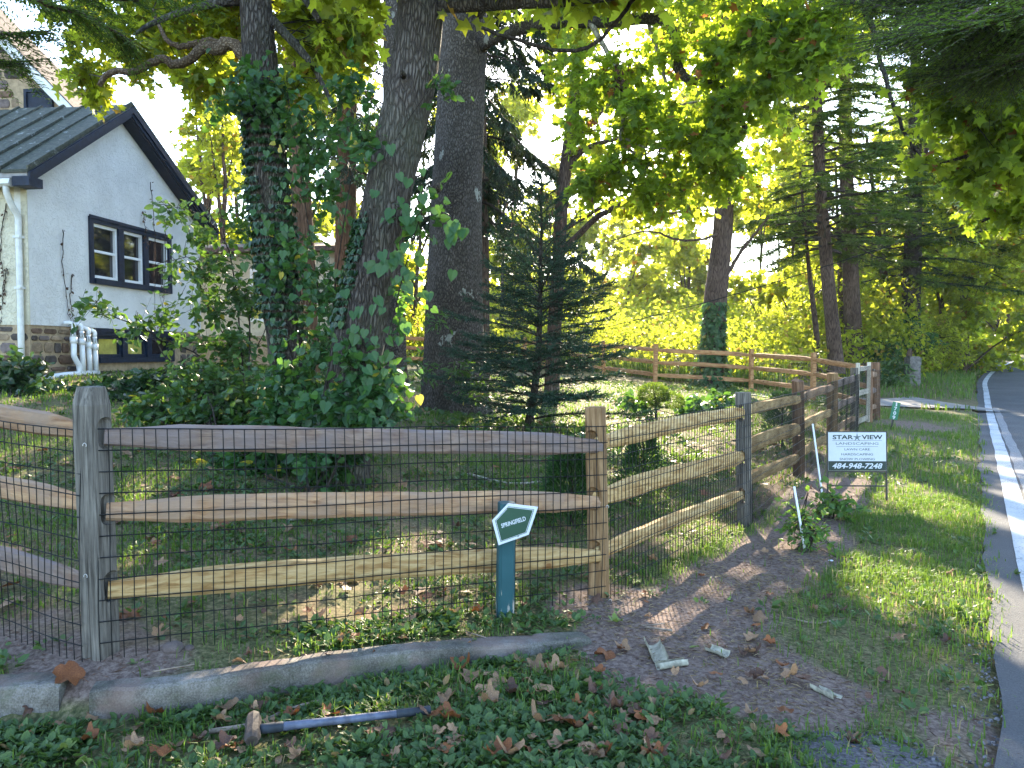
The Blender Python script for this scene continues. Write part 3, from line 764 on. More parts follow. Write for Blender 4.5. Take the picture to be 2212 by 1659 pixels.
# upper window: navy casing, three white sashes with a meeting rail each
def window(y0, y1, z0, z1, n, panes, mid, name_label, white=True, x=0.0):
    fr = MB(); t = .1; p = .035
    fr.box(-.1, p, y0, y1, z1 - t, z1).box(-.1, p, y0, y0 + t, z0, z1 - t - .001).box(-.1, p, y1 - t, y1, z0, z1 - t - .001).box(-.1, p + .03, y0 + t + .001, y1 - t - .001, z0, z0 + t)
    fr.box(p + .001, p + .018, y0 - .02, y1 + .02, z1 - .03, z1 + .025)
    cw = (y1 - y0 - 2 * t) / n
    for k in range(1, n): fr.box(-.1, p - .004, y0 + t + k * cw - .075, y0 + t + k * cw + .075, z0 + t + .001, z1 - t - .001)
    w = hobj('window', fr, M['navy'], label=name_label)
    for k in range(n):
        a0 = y0 + t + k * cw + (.076 if k else 0.001); a1 = y0 + t + (k + 1) * cw - (.076 if k < n - 1 else 0.001)
        zz0, zz1 = z0 + t + .002, z1 - t - .002; s = .055
        q = MB(); q.box(-.08, -.01, a0, a0 + s, zz0, zz1).box(-.08, -.01, a1 - s, a1, zz0, zz1).box(-.08, -.01, a0 + s + .001, a1 - s - .001, zz0, zz0 + s).box(-.08, -.01, a0 + s + .001, a1 - s - .001, zz1 - s, zz1)
        if mid:
            zm = (zz0 + zz1) / 2; q.box(-.075, -.02, a0 + s + .001, a1 - s - .001, zm - .022, zm + .022)
        hobj('sash', q, M['white_paint'] if white else M['navy'], w)
        if mid:
            hobj('pane', MB().box(-.062, -.055, a0 + s - .005, a1 - s + .005, zm, zz1 - s + .005), panes[k], w)
            hobj('pane', MB().box(-.074, -.067, a0 + s - .005, a1 - s + .005, zz0 + s - .005, zm), panes[k], w)
        else: hobj('pane', MB().box(-.07, -.06, a0 + s - .005, a1 - s + .005, zz0 + s - .005, zz1 - s + .005), panes[k], w)
    hobj('backing', MB().box(-.3, -.2, y0, y1, z0, z1), M['glass'], w)
    return w
window(w0, w1_, wz0, wz1, 3, [M['glass']] * 3, True, 'white triple sash window in navy casing')
window(bw0, bw1, bz0, bz1, 3, [M['glass_yellow_reflection'], M['glass_yellow_reflection'], M['glass']], False, 'low basement window in navy frame', white=False)
# rear wing
RY = 8.6
mb = MB().box(-4, 2.2, RY, RY + 3.5, FZ, zl(4.25))
hobj('rear_wing_wall', mb, M['cream'])
hobj('rear_wing_roof', MB().prism([(-4.2, RY - .35, zl(4.22)), (-4.2, RY - .35, zl(4.34)), (-4.2, RY + 1.9, zl(4.75)), (-4.2, RY + 4.1, zl(4.34)), (-4.2, RY + 4.1, zl(4.22))], (6.7, 0, 0)), M['shingle'])
hobj('rear_wing_footing', MB().box(-4, 2.21, RY - .01, RY + 3.4, zl(.4), FZ - .003), M['mortar'])
wq = hobj('rear_window', MB().box(-.5, .5, RY - .05, RY + .0, zl(2.4), zl(2.48)).box(-.5, .5, RY - .05, RY, zl(3.72), zl(3.8)).box(-.5, -.42, RY - .05, RY, zl(2.481), zl(3.719)).box(.42, .5, RY - .05, RY, zl(2.481), zl(3.719)), M['white_paint'])
hobj('pane', MB().box(-.419, .419, RY - .03, RY - .02, zl(2.481), zl(3.719)), M['glass_yellow_reflection'], wq)
# taller stone block behind, its gable towards the camera
SY = 3.8
uw = MB().prism([(-9, SY, zl(4)), (-1.9, SY, zl(4)), (-1.9, SY, zl(6.4)), (-6.0, SY, zl(10.5)), (-9, SY, zl(10.5))], (0, .3, 0))
upper = hobj('upper_stone_wall', uw, M['mortar'])
uwin = (-2.98, -2.46, zl(6.1), zl(6.94))
stones(upper, lambda u, z, d: (u, SY - d, z), -5.4, -2.05, zl(5.4), zl(8.4), [(uwin[0] - .1, uwin[1] + .1, uwin[2] - .1, uwin[3] + .1), (-2.3, 0, zl(6.75), 99), (-2.8, 0, zl(7.2), 99), (-3.3, 0, zl(7.7), 99), (-3.8, 0, zl(8.2), 99)], 21, (.12, .26), (.2, .5), flip=True)
a, e = np.array((-1.42, 3.22, zl(6.1))), np.array((-6.2, 3.22, zl(10.88)))
rf = hobj('upper_roof', MB().prism([a, e, e + (0, 0, .2), a + (0, 0, .2)], (0, 1.3, 0)), M['shingle'])
hobj('upper_rake_board', MB().prism([a + (.05, -.03, -.12), e + (.05, -.03, -.12), e + (.05, -.03, .12), a + (.05, -.03, .12)], (0, .03, 0)), M['trim_white'])
hobj('upper_soffit', MB().prism([a + (0, 0, -.03), e + (0, 0, -.03), e + (0, 0, 0), a + (0, 0, 0)], (0, .58, 0)), M['soffit'])
q = MB(); x0, x1, z0, z1 = uwin
q.box(x0 - .06, x1 + .06, SY - .06, SY + .02, z1, z1 + .07).box(x0 - .06, x1 + .06, SY - .08, SY + .02, z0 - .07, z0).box(x0 - .06, x0, SY - .06, SY + .02, z0 + .001, z1 - .001).box(x1, x1 + .06, SY - .06, SY + .02, z0 + .001, z1 - .001)
uwq = hobj('upper_window', q, M['navy'])
hobj('pane', MB().box(x0, x1, SY - .03, SY - .02, z0, z1), M['navy'], uwq)
# dead creeper stems clinging to the wall
def creeper(parent_label, paths):
    t = thing('dead_creeper', parent_label, 'vine', tuple(hw(*paths[0][0])))
    mb = MB(); lf = MB()
    for p in paths:
        P = smooth_path([hw(*q) for q in p], 26) + rng.normal(0, .008, (26, 3)); mb.tube(P, np.linspace(.009, .004, 26), 4)
        k = 26; i_ = rng.integers(0, 26, k)
        scatter(lf, L_OVAL, P[i_] + rng.normal(0, .02, (k, 3)), rng.normal(size=(k, 3)) + (0, 0, -1.2), rng.normal(size=(k, 3)), rng.uniform(.03, .075, k))
    obj('stem', mb, M['bark_dark'], t); obj('dry_leaves', lf, M['fallen_brown'], t, kind='stuff')
def hw(x, y, z):
    """house local x, y and world z -> world"""
    q = HA + HN * x + HU * y
    return np.array([q[0], q[1], z])
creeper('dead brown creeper crossing the right sash of the triple window', [[(.07, 3.2, 4.9), (.07, 3.25, 4.2), (.09, 3.3, 3.5), (.09, 3.2, 2.7), (.05, 3.3, 2.0)], [(.07, 3.7, 4.2), (.09, 3.6, 3.4), (.09, 3.5, 2.6), (.05, 3.45, 2.2)], [(.05, 2.95, 4.3), (.09, 3.0, 3.6)]])
creeper('thin bare creeper on the stucco above the white pipes', [[(.02, .75, 3.6), (.02, .72, 3.0), (.02, .82, 2.4), (.02, .9, 2.0)], [(.02, .95, 2.9), (.02, .9, 2.3), (.02, 1.0, 2.0)]])
creeper('dark dry creeper on the cream wall left of the downspout', [[(-.33, -.02, 3.9), (-.45, -.02, 3.3), (-.42, -.02, 2.7), (-.5, -.02, 2.0)], [(-.36, -.02, 2.9), (-.46, -.02, 2.3)]])
# white pipes standing against the footing
pt = thing('pipe_manifold', 'white plastic vent pipes on a floor pipe before the stone footing', 'pipes', tuple(hw(.14, .9, 1.2)))
ys = [.76, .96, 1.13, 1.29]; zt = [1.92, 1.9, 1.84, 1.81]; zb = 1.24
obj('floor_pipe', MB().tube([hw(.16, .1, zb - .05), hw(.16, .6, zb - .01), hw(.16, 1.36, zb)], .045, 10), M['pvc'], pt, smooth=True)
for k, (y, z) in enumerate(zip(ys, zt)):
    q = MB()
    if k == 0: q.tube(np.vstack([smooth_path([hw(.16, y + .12, zb), hw(.16, y + .12, zb + .12), hw(.16, y + .06, zb + .2), hw(.16, y, zb + .29), hw(.16, y, zb + .36)], 12), [hw(.16, y, z - .12)]]), .045, 10)
    else: q.tube([hw(.16, y + .02, zb), hw(.16, y, z - .12)], .043, 10)
    pipe = obj('pipe', q, M['pvc'], pt, smooth=True)
    obj('collar', MB().tube([hw(.16, y, z - .18), hw(.16, y, z - .08)], .057, 12), M['pvc'], pipe, smooth=True)
    obj('reducer', MB().tube([hw(.16, y, z - .08), hw(.16, y, z + .05)], [.052, .034], 12), M['pvc'], pipe, smooth=True)
    obj('elbow', MB().tube(smooth_path([hw(.16, y, z + .05), hw(.16, y, z + .12), hw(.12, y - .02, z + .155), hw(.02, y - .03, z + .15)], 10), .036, 10), M['pvc'], pipe, smooth=True)
    q = MB()
    for a_ in np.linspace(0, 2 * np.pi, 8, endpoint=False):
        ca, sa = math.cos(a_), math.sin(a_); c0 = hw(.16 + .048 * ca, y + .048 * sa, z - .055); c1 = hw(.16 + .041 * ca, y + .041 * sa, z + .02)
        q.bar(c0, c1, .009, .009, up=(ca, sa, .2))
    obj('slot', q, M['black_metal'], pipe, kind='stuff')
# ------------------------------------------------------------------ split rail fences
def post_mesh(h, w, d, top='chamfer', seed=0, holes=(), bury=.15, ragged=False):
    """local mesh: base centre at the origin; holes = (z, direction, both_sides)"""
    r = np.random.default_rng(seed); c = .16 * w
    ring = np.array([(-w / 2 + c, -d / 2), (w / 2 - c, -d / 2), (w / 2, -d / 2 + c), (w / 2, d / 2 - c), (w / 2 - c, d / 2), (-w / 2 + c, d / 2), (-w / 2, d / 2 - c), (-w / 2, -d / 2 + c)])
    zs = list(np.linspace(-bury, h - .1, 9)); rows = []
    off = np.cumsum(r.normal(0, .0012, (9, 2)), 0)
    for z, o_ in zip(zs, off): rows.append((ring * (1 + r.normal(0, .006, (8, 1))) + o_, z))
    if top == 'chamfer': rows += [(ring + off[-1], h - .085), (ring * np.array([.7, .86]) + off[-1], h - .004), (ring * np.array([.66, .82]) + off[-1], h)]
    elif top == 'slant': rows += [(ring + off[-1], h - .02)]
    else: rows += [(ring + off[-1], h - .012), (ring * .97 + off[-1], h)]
    V = np.concatenate([np.column_stack([p, np.full(8, z)]) for p, z in rows])
    if top == 'slant': V[-8:, 2] += V[-8:, 1] * .2 + V[-8:, 0] * .15 + r.normal(0, .006, 8) + .02
    if ragged: V[-8:, 2] += r.normal(0, .01, 8)
    n = len(rows); ii = np.arange(8); jj = (ii + 1) % 8; mb = MB()
    mb.add(V, *[np.stack([ii + k * 8, jj + k * 8, jj + k * 8 + 8, ii + k * 8 + 8], 1) for k in range(n - 1)], [list(range(8))[::-1]], [list(range((n - 1) * 8, n * 8))])
    me = mb.mesh('post')
    if holes:
        base = bpy.data.objects.new('post_work', me); C.objects.link(base); cut = MB()
        for z, dr, both, *sh in holes:
            sh = np.array([*(sh[0] if sh else (0, 0)), 0.0])
            dr = norm(np.array([dr[0], dr[1], 0.0])); sd = np.array([-dr[1], dr[0], 0])
            th = np.linspace(0, np.pi, 7); hw_, hh = .031, .045
            prof = [(hw_ * math.cos(t), hh + hw_ * math.sin(t)) for t in th] + [(-hw_ * math.cos(t), -hh - hw_ * math.sin(t)) for t in th]
            st = dr * (-.2 if both else -.01)
            cut.prism([st + sh + sd * a + np.array([0, 0, z + q]) for a, q in prof], dr * (.4 if both else .22))
        co = bpy.data.objects.new('cut_work', cut.mesh('cut')); C.objects.link(co)
        bm = bmesh.new(); bm.from_mesh(co.data); bmesh.ops.recalc_face_normals(bm, faces=bm.faces); bm.to_mesh(co.data); bm.free()
        md = base.modifiers.new('b', 'BOOLEAN'); md.operation = 'DIFFERENCE'; md.object = co; md.solver = 'EXACT'
        me2 = bpy.data.meshes.new_from_object(base.evaluated_get(bpy.context.evaluated_depsgraph_get()))
        bpy.data.objects.remove(base); bpy.data.objects.remove(co)
        if len(me2.vertices) > 20: me = me2; me.name = 'post'
    return me
def put(name, me, mat, parent, loc, rotz=0.0, rot=None, label=None, smooth=False):
    """a part with its own local mesh, placed in world coordinates under a thing whose Empty is not rotated"""
    if isinstance(me, MB): me = me.mesh(name, smooth)
    if not me.materials: me.materials.append(mat)
    o = bpy.data.objects.new(name, me); C.objects.link(o); o.parent = parent
    pl = top_of(parent).location if parent else Vector((0, 0, 0))
    o.location = Vector(loc) - pl; o.rotation_euler = rot if rot is not None else (0, 0, rotz)
    if label: o['label'] = label
    return o
def rail(parent, p0, p1, mat, w=.052, h=.13, seed=0, label=None, over0=0.0, over1=0.0, bend=.012, t0=.55, t1=.55):
    p0, p1 = np.array(p0, float), np.array(p1, float); d = p1 - p0; L = np.linalg.norm(d); u = d / L
    p0 = p0 - u * over0; L = L + over0 + over1
    r = np.random.default_rng(seed); n = 18
    prof = np.array([(-.5, -.36), (-.14, -.5), (.32, -.46), (.5, -.06), (.4, .36), (.05, .5), (-.34, .42), (-.52, .06)]) * (1 + r.normal(0, .06, (8, 2)))
    xs = np.linspace(0, 1, n) * L; rows = []
    ph = r.uniform(0, 10)
    for x in xs:
        e0, e1 = sstep(0, .42, x), sstep(0, .42, L - x)
        hh = h * (t0 + (1 - t0) * e0) * (t1 + (1 - t1) * e1) * (1 + .16 * (fbm(x * 1.6 + ph, seed, 0, 3) - .5))
        ww = w * (.75 + .25 * e0) * (.75 + .25 * e1) * (1 + .2 * (fbm(x * 1.4 + ph, seed + 9, 0, 3) - .5))
        cz = bend * math.sin(math.pi * x / L) + .03 * (fbm(x * .9 + ph, seed + 3, 0, 3) - .5); cyy = .03 * (fbm(x * .8 + ph, seed + 5, 0, 3) - .5)
        q = prof * (1 + r.normal(0, .025, (8, 2)))
        rows.append(np.column_stack([np.full(8, x), cyy + q[:, 0] * ww, cz + q[:, 1] * hh]))
    V = np.concatenate(rows); ii = np.arange(8); jj = (ii + 1) % 8; mb = MB()
    mb.add(V, *[np.stack([ii + k * 8, jj + k * 8, jj + k * 8 + 8, ii + k * 8 + 8], 1) for k in range(n - 1)], [list(range(8))[::-1]], [list(range((n - 1) * 8, n * 8))])
    yaw = math.atan2(u[1], u[0]); pit = -math.asin(u[2])
    return put('rail', mb, mat, parent, p0, rot=(0, pit, yaw), label=label)
def wire_panel(parent, a, b, top_a, top_b, bot_a, bot_b, off=.075, seed=0, rad=.0026, wav=.006, step=.0508, hstep=.1016, side=-1):
    """welded wire: a, b are post positions (x, y); drawn on the road side"""
    a, b = np.array(a, float), np.array(b, float); L = np.linalg.norm(b - a); u = (b - a) / L; nr = np.array([u[1], -u[0]])
    if side > 0: nr = -nr
    r = np.random.default_rng(seed); ph = r.uniform(0, 9, 3)
    def pos(s, z):
        wv = off + wav * (math.sin(s * 3.1 + ph[0] + z * 2.2) + .6 * math.sin(s * 7.3 + ph[1] - z * 4.0))
        q = a + u * s + nr * wv
        return (q[0], q[1], z + .004 * math.sin(s * 4 + ph[2]))
    mb = MB(); ns = int(L / step)
    top = lambda s: top_a + (top_b - top_a) * s / L
    bot = lambda s: max(bot_a + (bot_b - bot_a) * s / L, float(gz(*(a + u * s + nr * off))) - .03)
    for k in range(ns + 1):
        s = k * step; z0, z1 = bot(s), top(s)
        mb.tube([pos(s + .004 * math.sin(z * 5 + ph[1] + s * .7), z) for z in np.linspace(z0, z1, 5)], rad, 4, cap=False)
    nh = int((min(top_a, top_b) - min(bot_a, bot_b)) / hstep) + 1
    for k in range(nh):
        P = []
        for s in np.linspace(0, L, 30):
            z = top(s) - k * hstep
            if z < bot(s) - .02: break
            P.append(pos(s, z))
        if len(P) > 2: mb.tube(P, rad * 1.1, 4, cap=False)
    return obj('wire_mesh', mb, M['wire'], parent)
fence = thing('rail_fence', 'split rail fence with black wire mesh and grey, tan and brown posts along the verge', 'fence', (.56, 4.88, .03), group=None)
G = lambda p: float(gz0(p[0], p[1]))
P0, P1, PC, P3, P4, P5, P6 = FENCE
dirv = lambda a, b: (b[0] - a[0], b[1] - a[1])
# posts
pn_ = norm(np.array([-dirv(P1, PC)[1], dirv(P1, PC)[0]])) * -.034      # rails sit towards the road side of both end posts
def unrot(d, a): c_, s_ = math.cos(-RAD(a)), math.sin(-RAD(a)); return (d[0] * c_ - d[1] * s_, d[0] * s_ + d[1] * c_)
put('post', post_mesh(1.32, .14, .13, 'chamfer', 1, [(z_, unrot(dirv(P1, PC), 70), False, unrot(pn_, 70)) for z_ in (1.10, .735, .36)]), M['post_grey'], fence, (P1[0], P1[1], .115), rot=(0, RAD(-1.0), RAD(70)), label='old grey post with cut corners at its top')
put('post', post_mesh(1.23, .115, .115, 'flat', 2, [(z_, unrot(dirv(PC, P1), -24), False, unrot(pn_, -24)) for z_ in (1.01, .65, .31)]), M['post_tan'], fence, (PC[0], PC[1], .02), rot=(0, RAD(-1.6), RAD(-24)), label='new tan post at the corner')
put('post', post_mesh(1.24, .11, .12, 'flat', 3, [(z_, unrot(dirv(P3, PC), 34), True) for z_ in (1.05, .64, .29)]), M['post_grey'], fence, (P3[0], P3[1], -.01), rot=(0, RAD(-1.8), RAD(34)), label='smooth grey post')
put('post', post_mesh(1.24, .12, .12, 'slant', 4, [(z_, unrot(dirv(P4, P3), 34), True) for z_ in (1.03, .62, .3)]), M['post_brown'], fence, (P4[0], P4[1], .0), rot=(0, RAD(-1.5), RAD(34)), label='dark brown post with a rough slanted top')
put('post', post_mesh(1.23, .15, .13, 'flat', 5, [(z_, unrot(dirv(P5, P4), 28), True) for z_ in (1.03, .64, .25)]), M['post_tan'], fence, (P5[0], P5[1], .03), rot=(0, RAD(-.8), RAD(28)))
put('post', post_mesh(1.24, .12, .12, 'flat', 6, [(z_, unrot(dirv(P6, P5), 30), True) for z_ in (1.05, .66, .26)]), M['post_grey'], fence, (P6[0], P6[1], .05), rot=(0, RAD(-1.2), RAD(30)))
put('post', post_mesh(1.30, .12, .12, 'flat', 7), M['post_grey'], fence, (P0[0], P0[1], G(P0)), rot=(0, 0, .4))
P7, P8 = (7.62, 16.35), (8.02, 16.9)
put('post', post_mesh(1.30, .11, .11, 'flat', 8), M['post_brown'], fence, (P7[0], P7[1], .08), rot=(0, RAD(-1), .5))
put('post', post_mesh(1.27, .17, .14, 'flat', 9), M['post_brown'], fence, (P8[0], P8[1], .1), rot=(0, RAD(-1.5), .45))
# rails (heights read at each post)
def sect(a, b, za, zb, mats, seeds, hs=(.125, .12, .12), labels=(None,) * 3, pull=.0, t0=.55, t1=.55, par=None):
    for k in range(3):
        rail(par or fence, (a[0], a[1], za[k]), (b[0], b[1], zb[k]), M[mats[k]], seed=seeds + k, h=hs[k], label=labels[k], over0=pull, over1=pull, t0=t0, t1=t1)
P1f = np.array(P1) + pn_ + norm(np.array(dirv(P1, PC))) * .035; PCf = np.array(PC) + pn_ - norm(np.array(dirv(P1, PC))) * .01
sect(P1f, PCf, (1.20, .838, .455), (1.005, .645, .30), ('rail_grey', 'rail_tan', 'rail_fresh'), 20, (.135, .125, .135), ('purplish weathered rail with dark knots', None, 'fresh yellow rail with an orange end'), t0=.62)
sect(P0, P1, (1.36, .99, .64), (1.21, .86, .47), ('rail_tan', 'rail_tan', 'rail_grey'), 30)
sect(PC, P3, (1.02, .665, .315), (1.056, .644, .291), ('rail_fresh', 'rail_fresh', 'rail_fresh'), 40, (.115, .14, .11), pull=.05, t0=.7)
sect(P3, P4, (1.056, .72, .40), (1.0, .64, .27), ('rail_fresh', 'rail_fresh', 'rail_fresh'), 50, (.115, .15, .13), pull=.06)
sect(P4, P5, (1.02, .66, .33), (1.02, .64, .22), ('rail_tan', 'rail_fresh', 'rail_fresh'), 60, (.12, .13, .13), pull=.06)
sect(P5, P6, (1.05, .69, .33), (1.08, .69, .30), ('rail_grey', 'rail_grey', 'rail_tan'), 70, pull=.06)
sect(P7, P8, (1.1, .75, .4), (1.1, .75, .4), ('rail_tan', 'rail_grey', 'rail_tan'), 80, pull=.1)
# wire mesh on the road side
wire_panel(fence, P0, P1, 1.40, 1.23, .22, .06, .085, 1, wav=.014)
wire_panel(fence, P1, PC, 1.235, 1.135, .10, .02, .085, 2, wav=.005)
wire_panel(fence, PC, P3, 1.135, 1.14, .0, .0, .075, 3)
wire_panel(fence, P3, P4, 1.14, 1.12, .0, .02, .075, 4)
wire_panel(fence, P4, P5, 1.12, 1.15, .02, .04, .08, 5, rad=.002)
wire_panel(fence, P5, P6, 1.15, 1.17, .04, .06, .08, 6, rad=.002)
wire_panel(fence, P7, P8, 1.2, 1.2, .1, .12, .08, 7, rad=.002)
# bent staples that hold the mesh
for (px, py, Y) in ((183, 962, 3.56), (185, 1245, 3.56), (1312, 1095, 4.78), (1318, 1298, 4.78), (992, 970, 4.5)):
    c = at(px, py, Y); th = np.linspace(-.6, 3.4, 9)
    obj('staple', MB().tube([c + np.array([.008 * math.cos(t), -.002, .011 * math.sin(t)]) for t in th], .0016, 5), M['galv'], fence)

# gate between the last grey post and the brown pair
ga, gb = np.array((6.80, 15.12)), np.array((7.52, 16.2))
gate = thing('garden_gate', 'narrow pale timber gate with wire infill between grey and brown posts', 'gate', (ga[0], ga[1], .1))
for q, mt in ((ga, 'gate_wood'), (gb, 'gate_wood')): put('stile', MB().box(-.045, .045, -.03, .03, .02, 1.28), M[mt], gate, (q[0], q[1], .1), math.atan2(*(gb - ga)[::-1]))
gu = norm(gb - ga)
for z, hh in ((1.2, .09), (.72, .1), (.16, .1)):
    obj('gate_rail', MB().bar((*(ga + gu * .046), z + .06), (*(gb - gu * .046), z + .06), .03, hh), M['gate_wood'], gate)
wire_panel(gate, ga, gb, 1.3, 1.3, .14, .14, .04, 8, rad=.002)
obj('latch', MB().bar((*(gb + gu * .05 + np.array([.05, -.06])), 1.22), (*(gb + gu * .22 + np.array([.05, -.06])), 1.22), .03, .03), M['black_metal'], gate)

# back fence of orange cedar rails
back = thing('back_fence', 'three rail cedar fence crossing the sunny back of the yard', 'fence', (7.0, 22.5, .45))
BF = [(8.0, 17.0), (7.65, 19.5), (7.0, 22.5), (4.28, 23.0), (3.1, 26.0), (.45, 28.4), (-2.4, 28.9), (-5.3, 29.0), (-8.2, 29.6)]
for k, p in enumerate(BF[1:]): put('post', post_mesh(1.23, .12, .11, 'flat', 100 + k), M['rail_back'], back, (p[0], p[1], G(p)), rot=(RAD(rng.normal(0, 1)), RAD(rng.normal(0, 1)), rng.uniform(0, 1)))
for k in range(len(BF) - 1):
    a, b_ = BF[k], BF[k + 1]; ga_, gb_ = (.13 if k == 0 else G(a)), G(b_)
    sect(a, b_, tuple(ga_ + z for z in (1.05, .68, .3)), tuple(gb_ + z for z in (1.05, .68, .3)), ('rail_back',) * 3, 110 + 3 * k, (.13, .12, .13), pull=.02, par=back)
    wire_panel(back, a, b_, ga_ + 1.15, gb_ + 1.15, ga_, gb_, .07, 20 + k, rad=.0014, hstep=.1016, step=.1016) if k < 4 else None

# ------------------------------------------------------------------ signs
def text_mesh(s, size, extrude=.0008, bold=0.0, shear=0.0, width=1.0, font_space=1.0):
    cu = bpy.data.curves.new('lettering', 'FONT'); cu.body = s; cu.size = size; cu.align_x = 'CENTER'; cu.align_y = 'CENTER'
    cu.extrude = extrude; cu.offset = bold; cu.shear = shear; cu.space_character = font_space; cu.resolution_u = 3
    o = bpy.data.objects.new('t', cu); C.objects.link(o)
    me = bpy.data.meshes.new_from_object(o.evaluated_get(bpy.context.evaluated_depsgraph_get())); bpy.data.objects.remove(o)
    co = np.empty(len(me.vertices) * 3, np.float32); me.vertices.foreach_get('co', co); co = co.reshape(-1, 3)
    if width is not None and len(co):
        w = co[:, 0].max() - co[:, 0].min(); co[:, 0] = (co[:, 0] - (co[:, 0].max() + co[:, 0].min()) / 2) * (width / w)
    co[:, 1] -= (co[:, 1].max() + co[:, 1].min()) / 2
    me.vertices.foreach_set('co', co.ravel()); me.materials.clear()
    return me
def frame_on(o_, ex, ey):
    """matrix whose x, y span a board and z looks out of it"""
    ex = Vector(ex).normalized(); ey = Vector(ey); ey = (ey - ex * ey.dot(ex)).normalized(); ez = ex.cross(ey)
    m_ = Matrix((ex, ey, ez)).transposed().to_4x4(); m_.translation = Vector(o_); return m_
def on_board(name, me, mat, parent, Mx, off=(0, 0, 0), label=None, rot=0.0):
    me = me.mesh(name) if isinstance(me, MB) else me
    me.transform(Mx @ Matrix.Translation(off) @ Matrix.Rotation(rot, 4, 'Z'))
    return obj(name, me, mat, parent, label=label)
M['sign_green'] = plain('dark green sign enamel', (.010, .055, .032), .4, .5, .1)
M['sign_white'] = plain('white sign face', (.55, .58, .63), .5, .4, .04)
M['sign_dark'] = plain('near black green print', (.012, .03, .024), .5, .4, .1)
M['sign_grey'] = plain('grey print', (.10, .13, .14), .5, .4, .1)
M['sign_bright'] = plain('bright green sign enamel', (.008, .15, .075), .45, .5, .1)
M['teal_post'] = None
m, nt, out = newmat('worn teal paint on wood'); b = NB(nt)
v = b.mapping((25, 25, 3)); n1 = b.noise(v, 1.3, 6, .7); n2 = b.noise(b.mapping((1, 1, 1)), 3, 4, .6)
tcx = b.n('ShaderNodeTexCoord'); sx = b.n('ShaderNodeSeparateXYZ'); b.l(tcx.outputs['Object'], sx.inputs[0])
low = b.ramp(sx.outputs[2], [(.0, (.2, .2, .2)), (.2, (0, 0, 0))])
chip = b.ramp(b.math('ADD', n1, low), [(.66, (0, 0, 0)), (.70, (1, 1, 1))])
col = b.mix(b.ramp(n2, [(.3, (0, 0, 0)), (.7, (1, 1, 1))]), (.010, .055, .068), (.018, .085, .098))
col = b.mix(chip, col, (.34, .31, .27)); b.bsdf(out, col, .55, .35, b.bump(n1, .3, .004)); M['teal_post'] = m

# street name sign: arrow board on a leaning teal post
sg = thing('street_sign', 'green arrow sign reading SPRINGFIELD on a worn teal wooden post', 'sign', (*at(1091, 1340, 4.42)[:2], .03))
sx0 = at(1091, 1340, 4.42)
put('post', post_mesh(.70, .095, .095, 'flat', 51, bury=.2), M['teal_post'], sg, (sx0[0], sx0[1], .03), rot=(RAD(1), RAD(.8), RAD(14)))
Ys = 4.335
cor = [at(1096.6, 1088, Ys), at(1162, 1095.6, Ys - .02), at(1142, 1155, Ys - .015), at(1077, 1178, Ys + .005), at(1063, 1124, Ys + .012)]
cen = np.mean(cor, 0); Mx = frame_on(cen, np.array(cor[2]) - np.array(cor[3]) + (0, 0, 0), (0, 0, 1))
inv = np.array(Mx.inverted()); loc2 = [(inv[:3, :3] @ p + inv[:3, 3])[:2] for p in cor]
def poly_scaled(pts, s, z0, z1):
    c = np.mean(pts, 0); P = [(*(c + (np.array(p) - c) * s), z0) for p in pts][::-1]
    return MB().prism(P, (0, 0, z1 - z0))
bd = on_board('board', poly_scaled(loc2, 1.0, -.012, 0), M['sign_white'], sg, Mx)
on_board('panel', poly_scaled(loc2, .80, .0005, .002), M['sign_green'], bd, Mx)
on_board('inner_line', poly_scaled(loc2, .855, -.001, .0006), M['sign_green'], bd, Mx)
on_board('inner_border', poly_scaled(loc2, .825, .0004, .0012), M['sign_white'], bd, Mx)
on_board('lettering', text_mesh('SPRINGFIELD', .034, bold=.0006, shear=.15, width=.148), M['sign_white'], bd, Mx, (.003, .0, .0028), rot=RAD(-2))
for yy in (.085, -.083): on_board('bolt', MB().tube([(0, yy, 0), (0, yy, .004)], .004, 8), M['sign_green'], bd, Mx)

# landscaping yard sign
Yv = 8.17
tl, tr, bl = at(1787, 934, Yv + .03), at(1911.5, 934, Yv - .03), at(1791.5, 1016, Yv + .01)
ys_ = thing('yard_sign', 'white STAR VIEW LANDSCAPING yard sign on black steel legs', 'sign', (*at(1853, 1078, Yv)[:2], .0))
Wd = np.linalg.norm(tr - tl); Hd = np.linalg.norm(bl - tl)
Mx = frame_on((tl + tr) / 2 + (bl - tl) / 2, tr - tl, tl - bl)
fr = MB()
for sx_ in (-1, 1): fr.box(sx_ * (Wd / 2 + .006) - .009, sx_ * (Wd / 2 + .006) + .009, -Hd / 2 - .38, Hd / 2 + .011, -.018, -.003)
for yy in (Hd / 2 + .003, -Hd / 2 - .012, -Hd / 2 - .165): fr.box(-Wd / 2 - .0025, Wd / 2 + .0025, yy - .008, yy + .008, -.016, -.005)
on_board('leg_frame', fr, M['black_metal'], ys_, Mx)
pn = on_board('panel', MB().box(-Wd / 2, Wd / 2, -Hd / 2, Hd / 2, -.0045, .003), M['sign_white'], ys_, Mx)
on_board('dark_band', MB().box(-Wd / 2 + .001, Wd / 2 - .001, -Hd / 2 + .001, -Hd / 2 + .245 * Hd, .0032, .0045), M['sign_dark'], pn, Mx)
def vy(f): return Hd / 2 - f * Hd
on_board('lettering', text_mesh('STAR', .062, bold=.0016, width=Wd * .36), M['sign_dark'], pn, Mx, (-Wd * .245, vy(.125), .004))
on_board('lettering', text_mesh('VIEW', .062, bold=.0016, width=Wd * .36), M['sign_dark'], pn, Mx, (Wd * .26, vy(.125), .004))
st_ = [((.052 if k % 2 == 0 else .014) * (1.15 if k in (0,) else 1) * math.sin(k * math.pi / 5), (.052 if k % 2 == 0 else .014) * math.cos(k * math.pi / 5)) for k in range(10)]
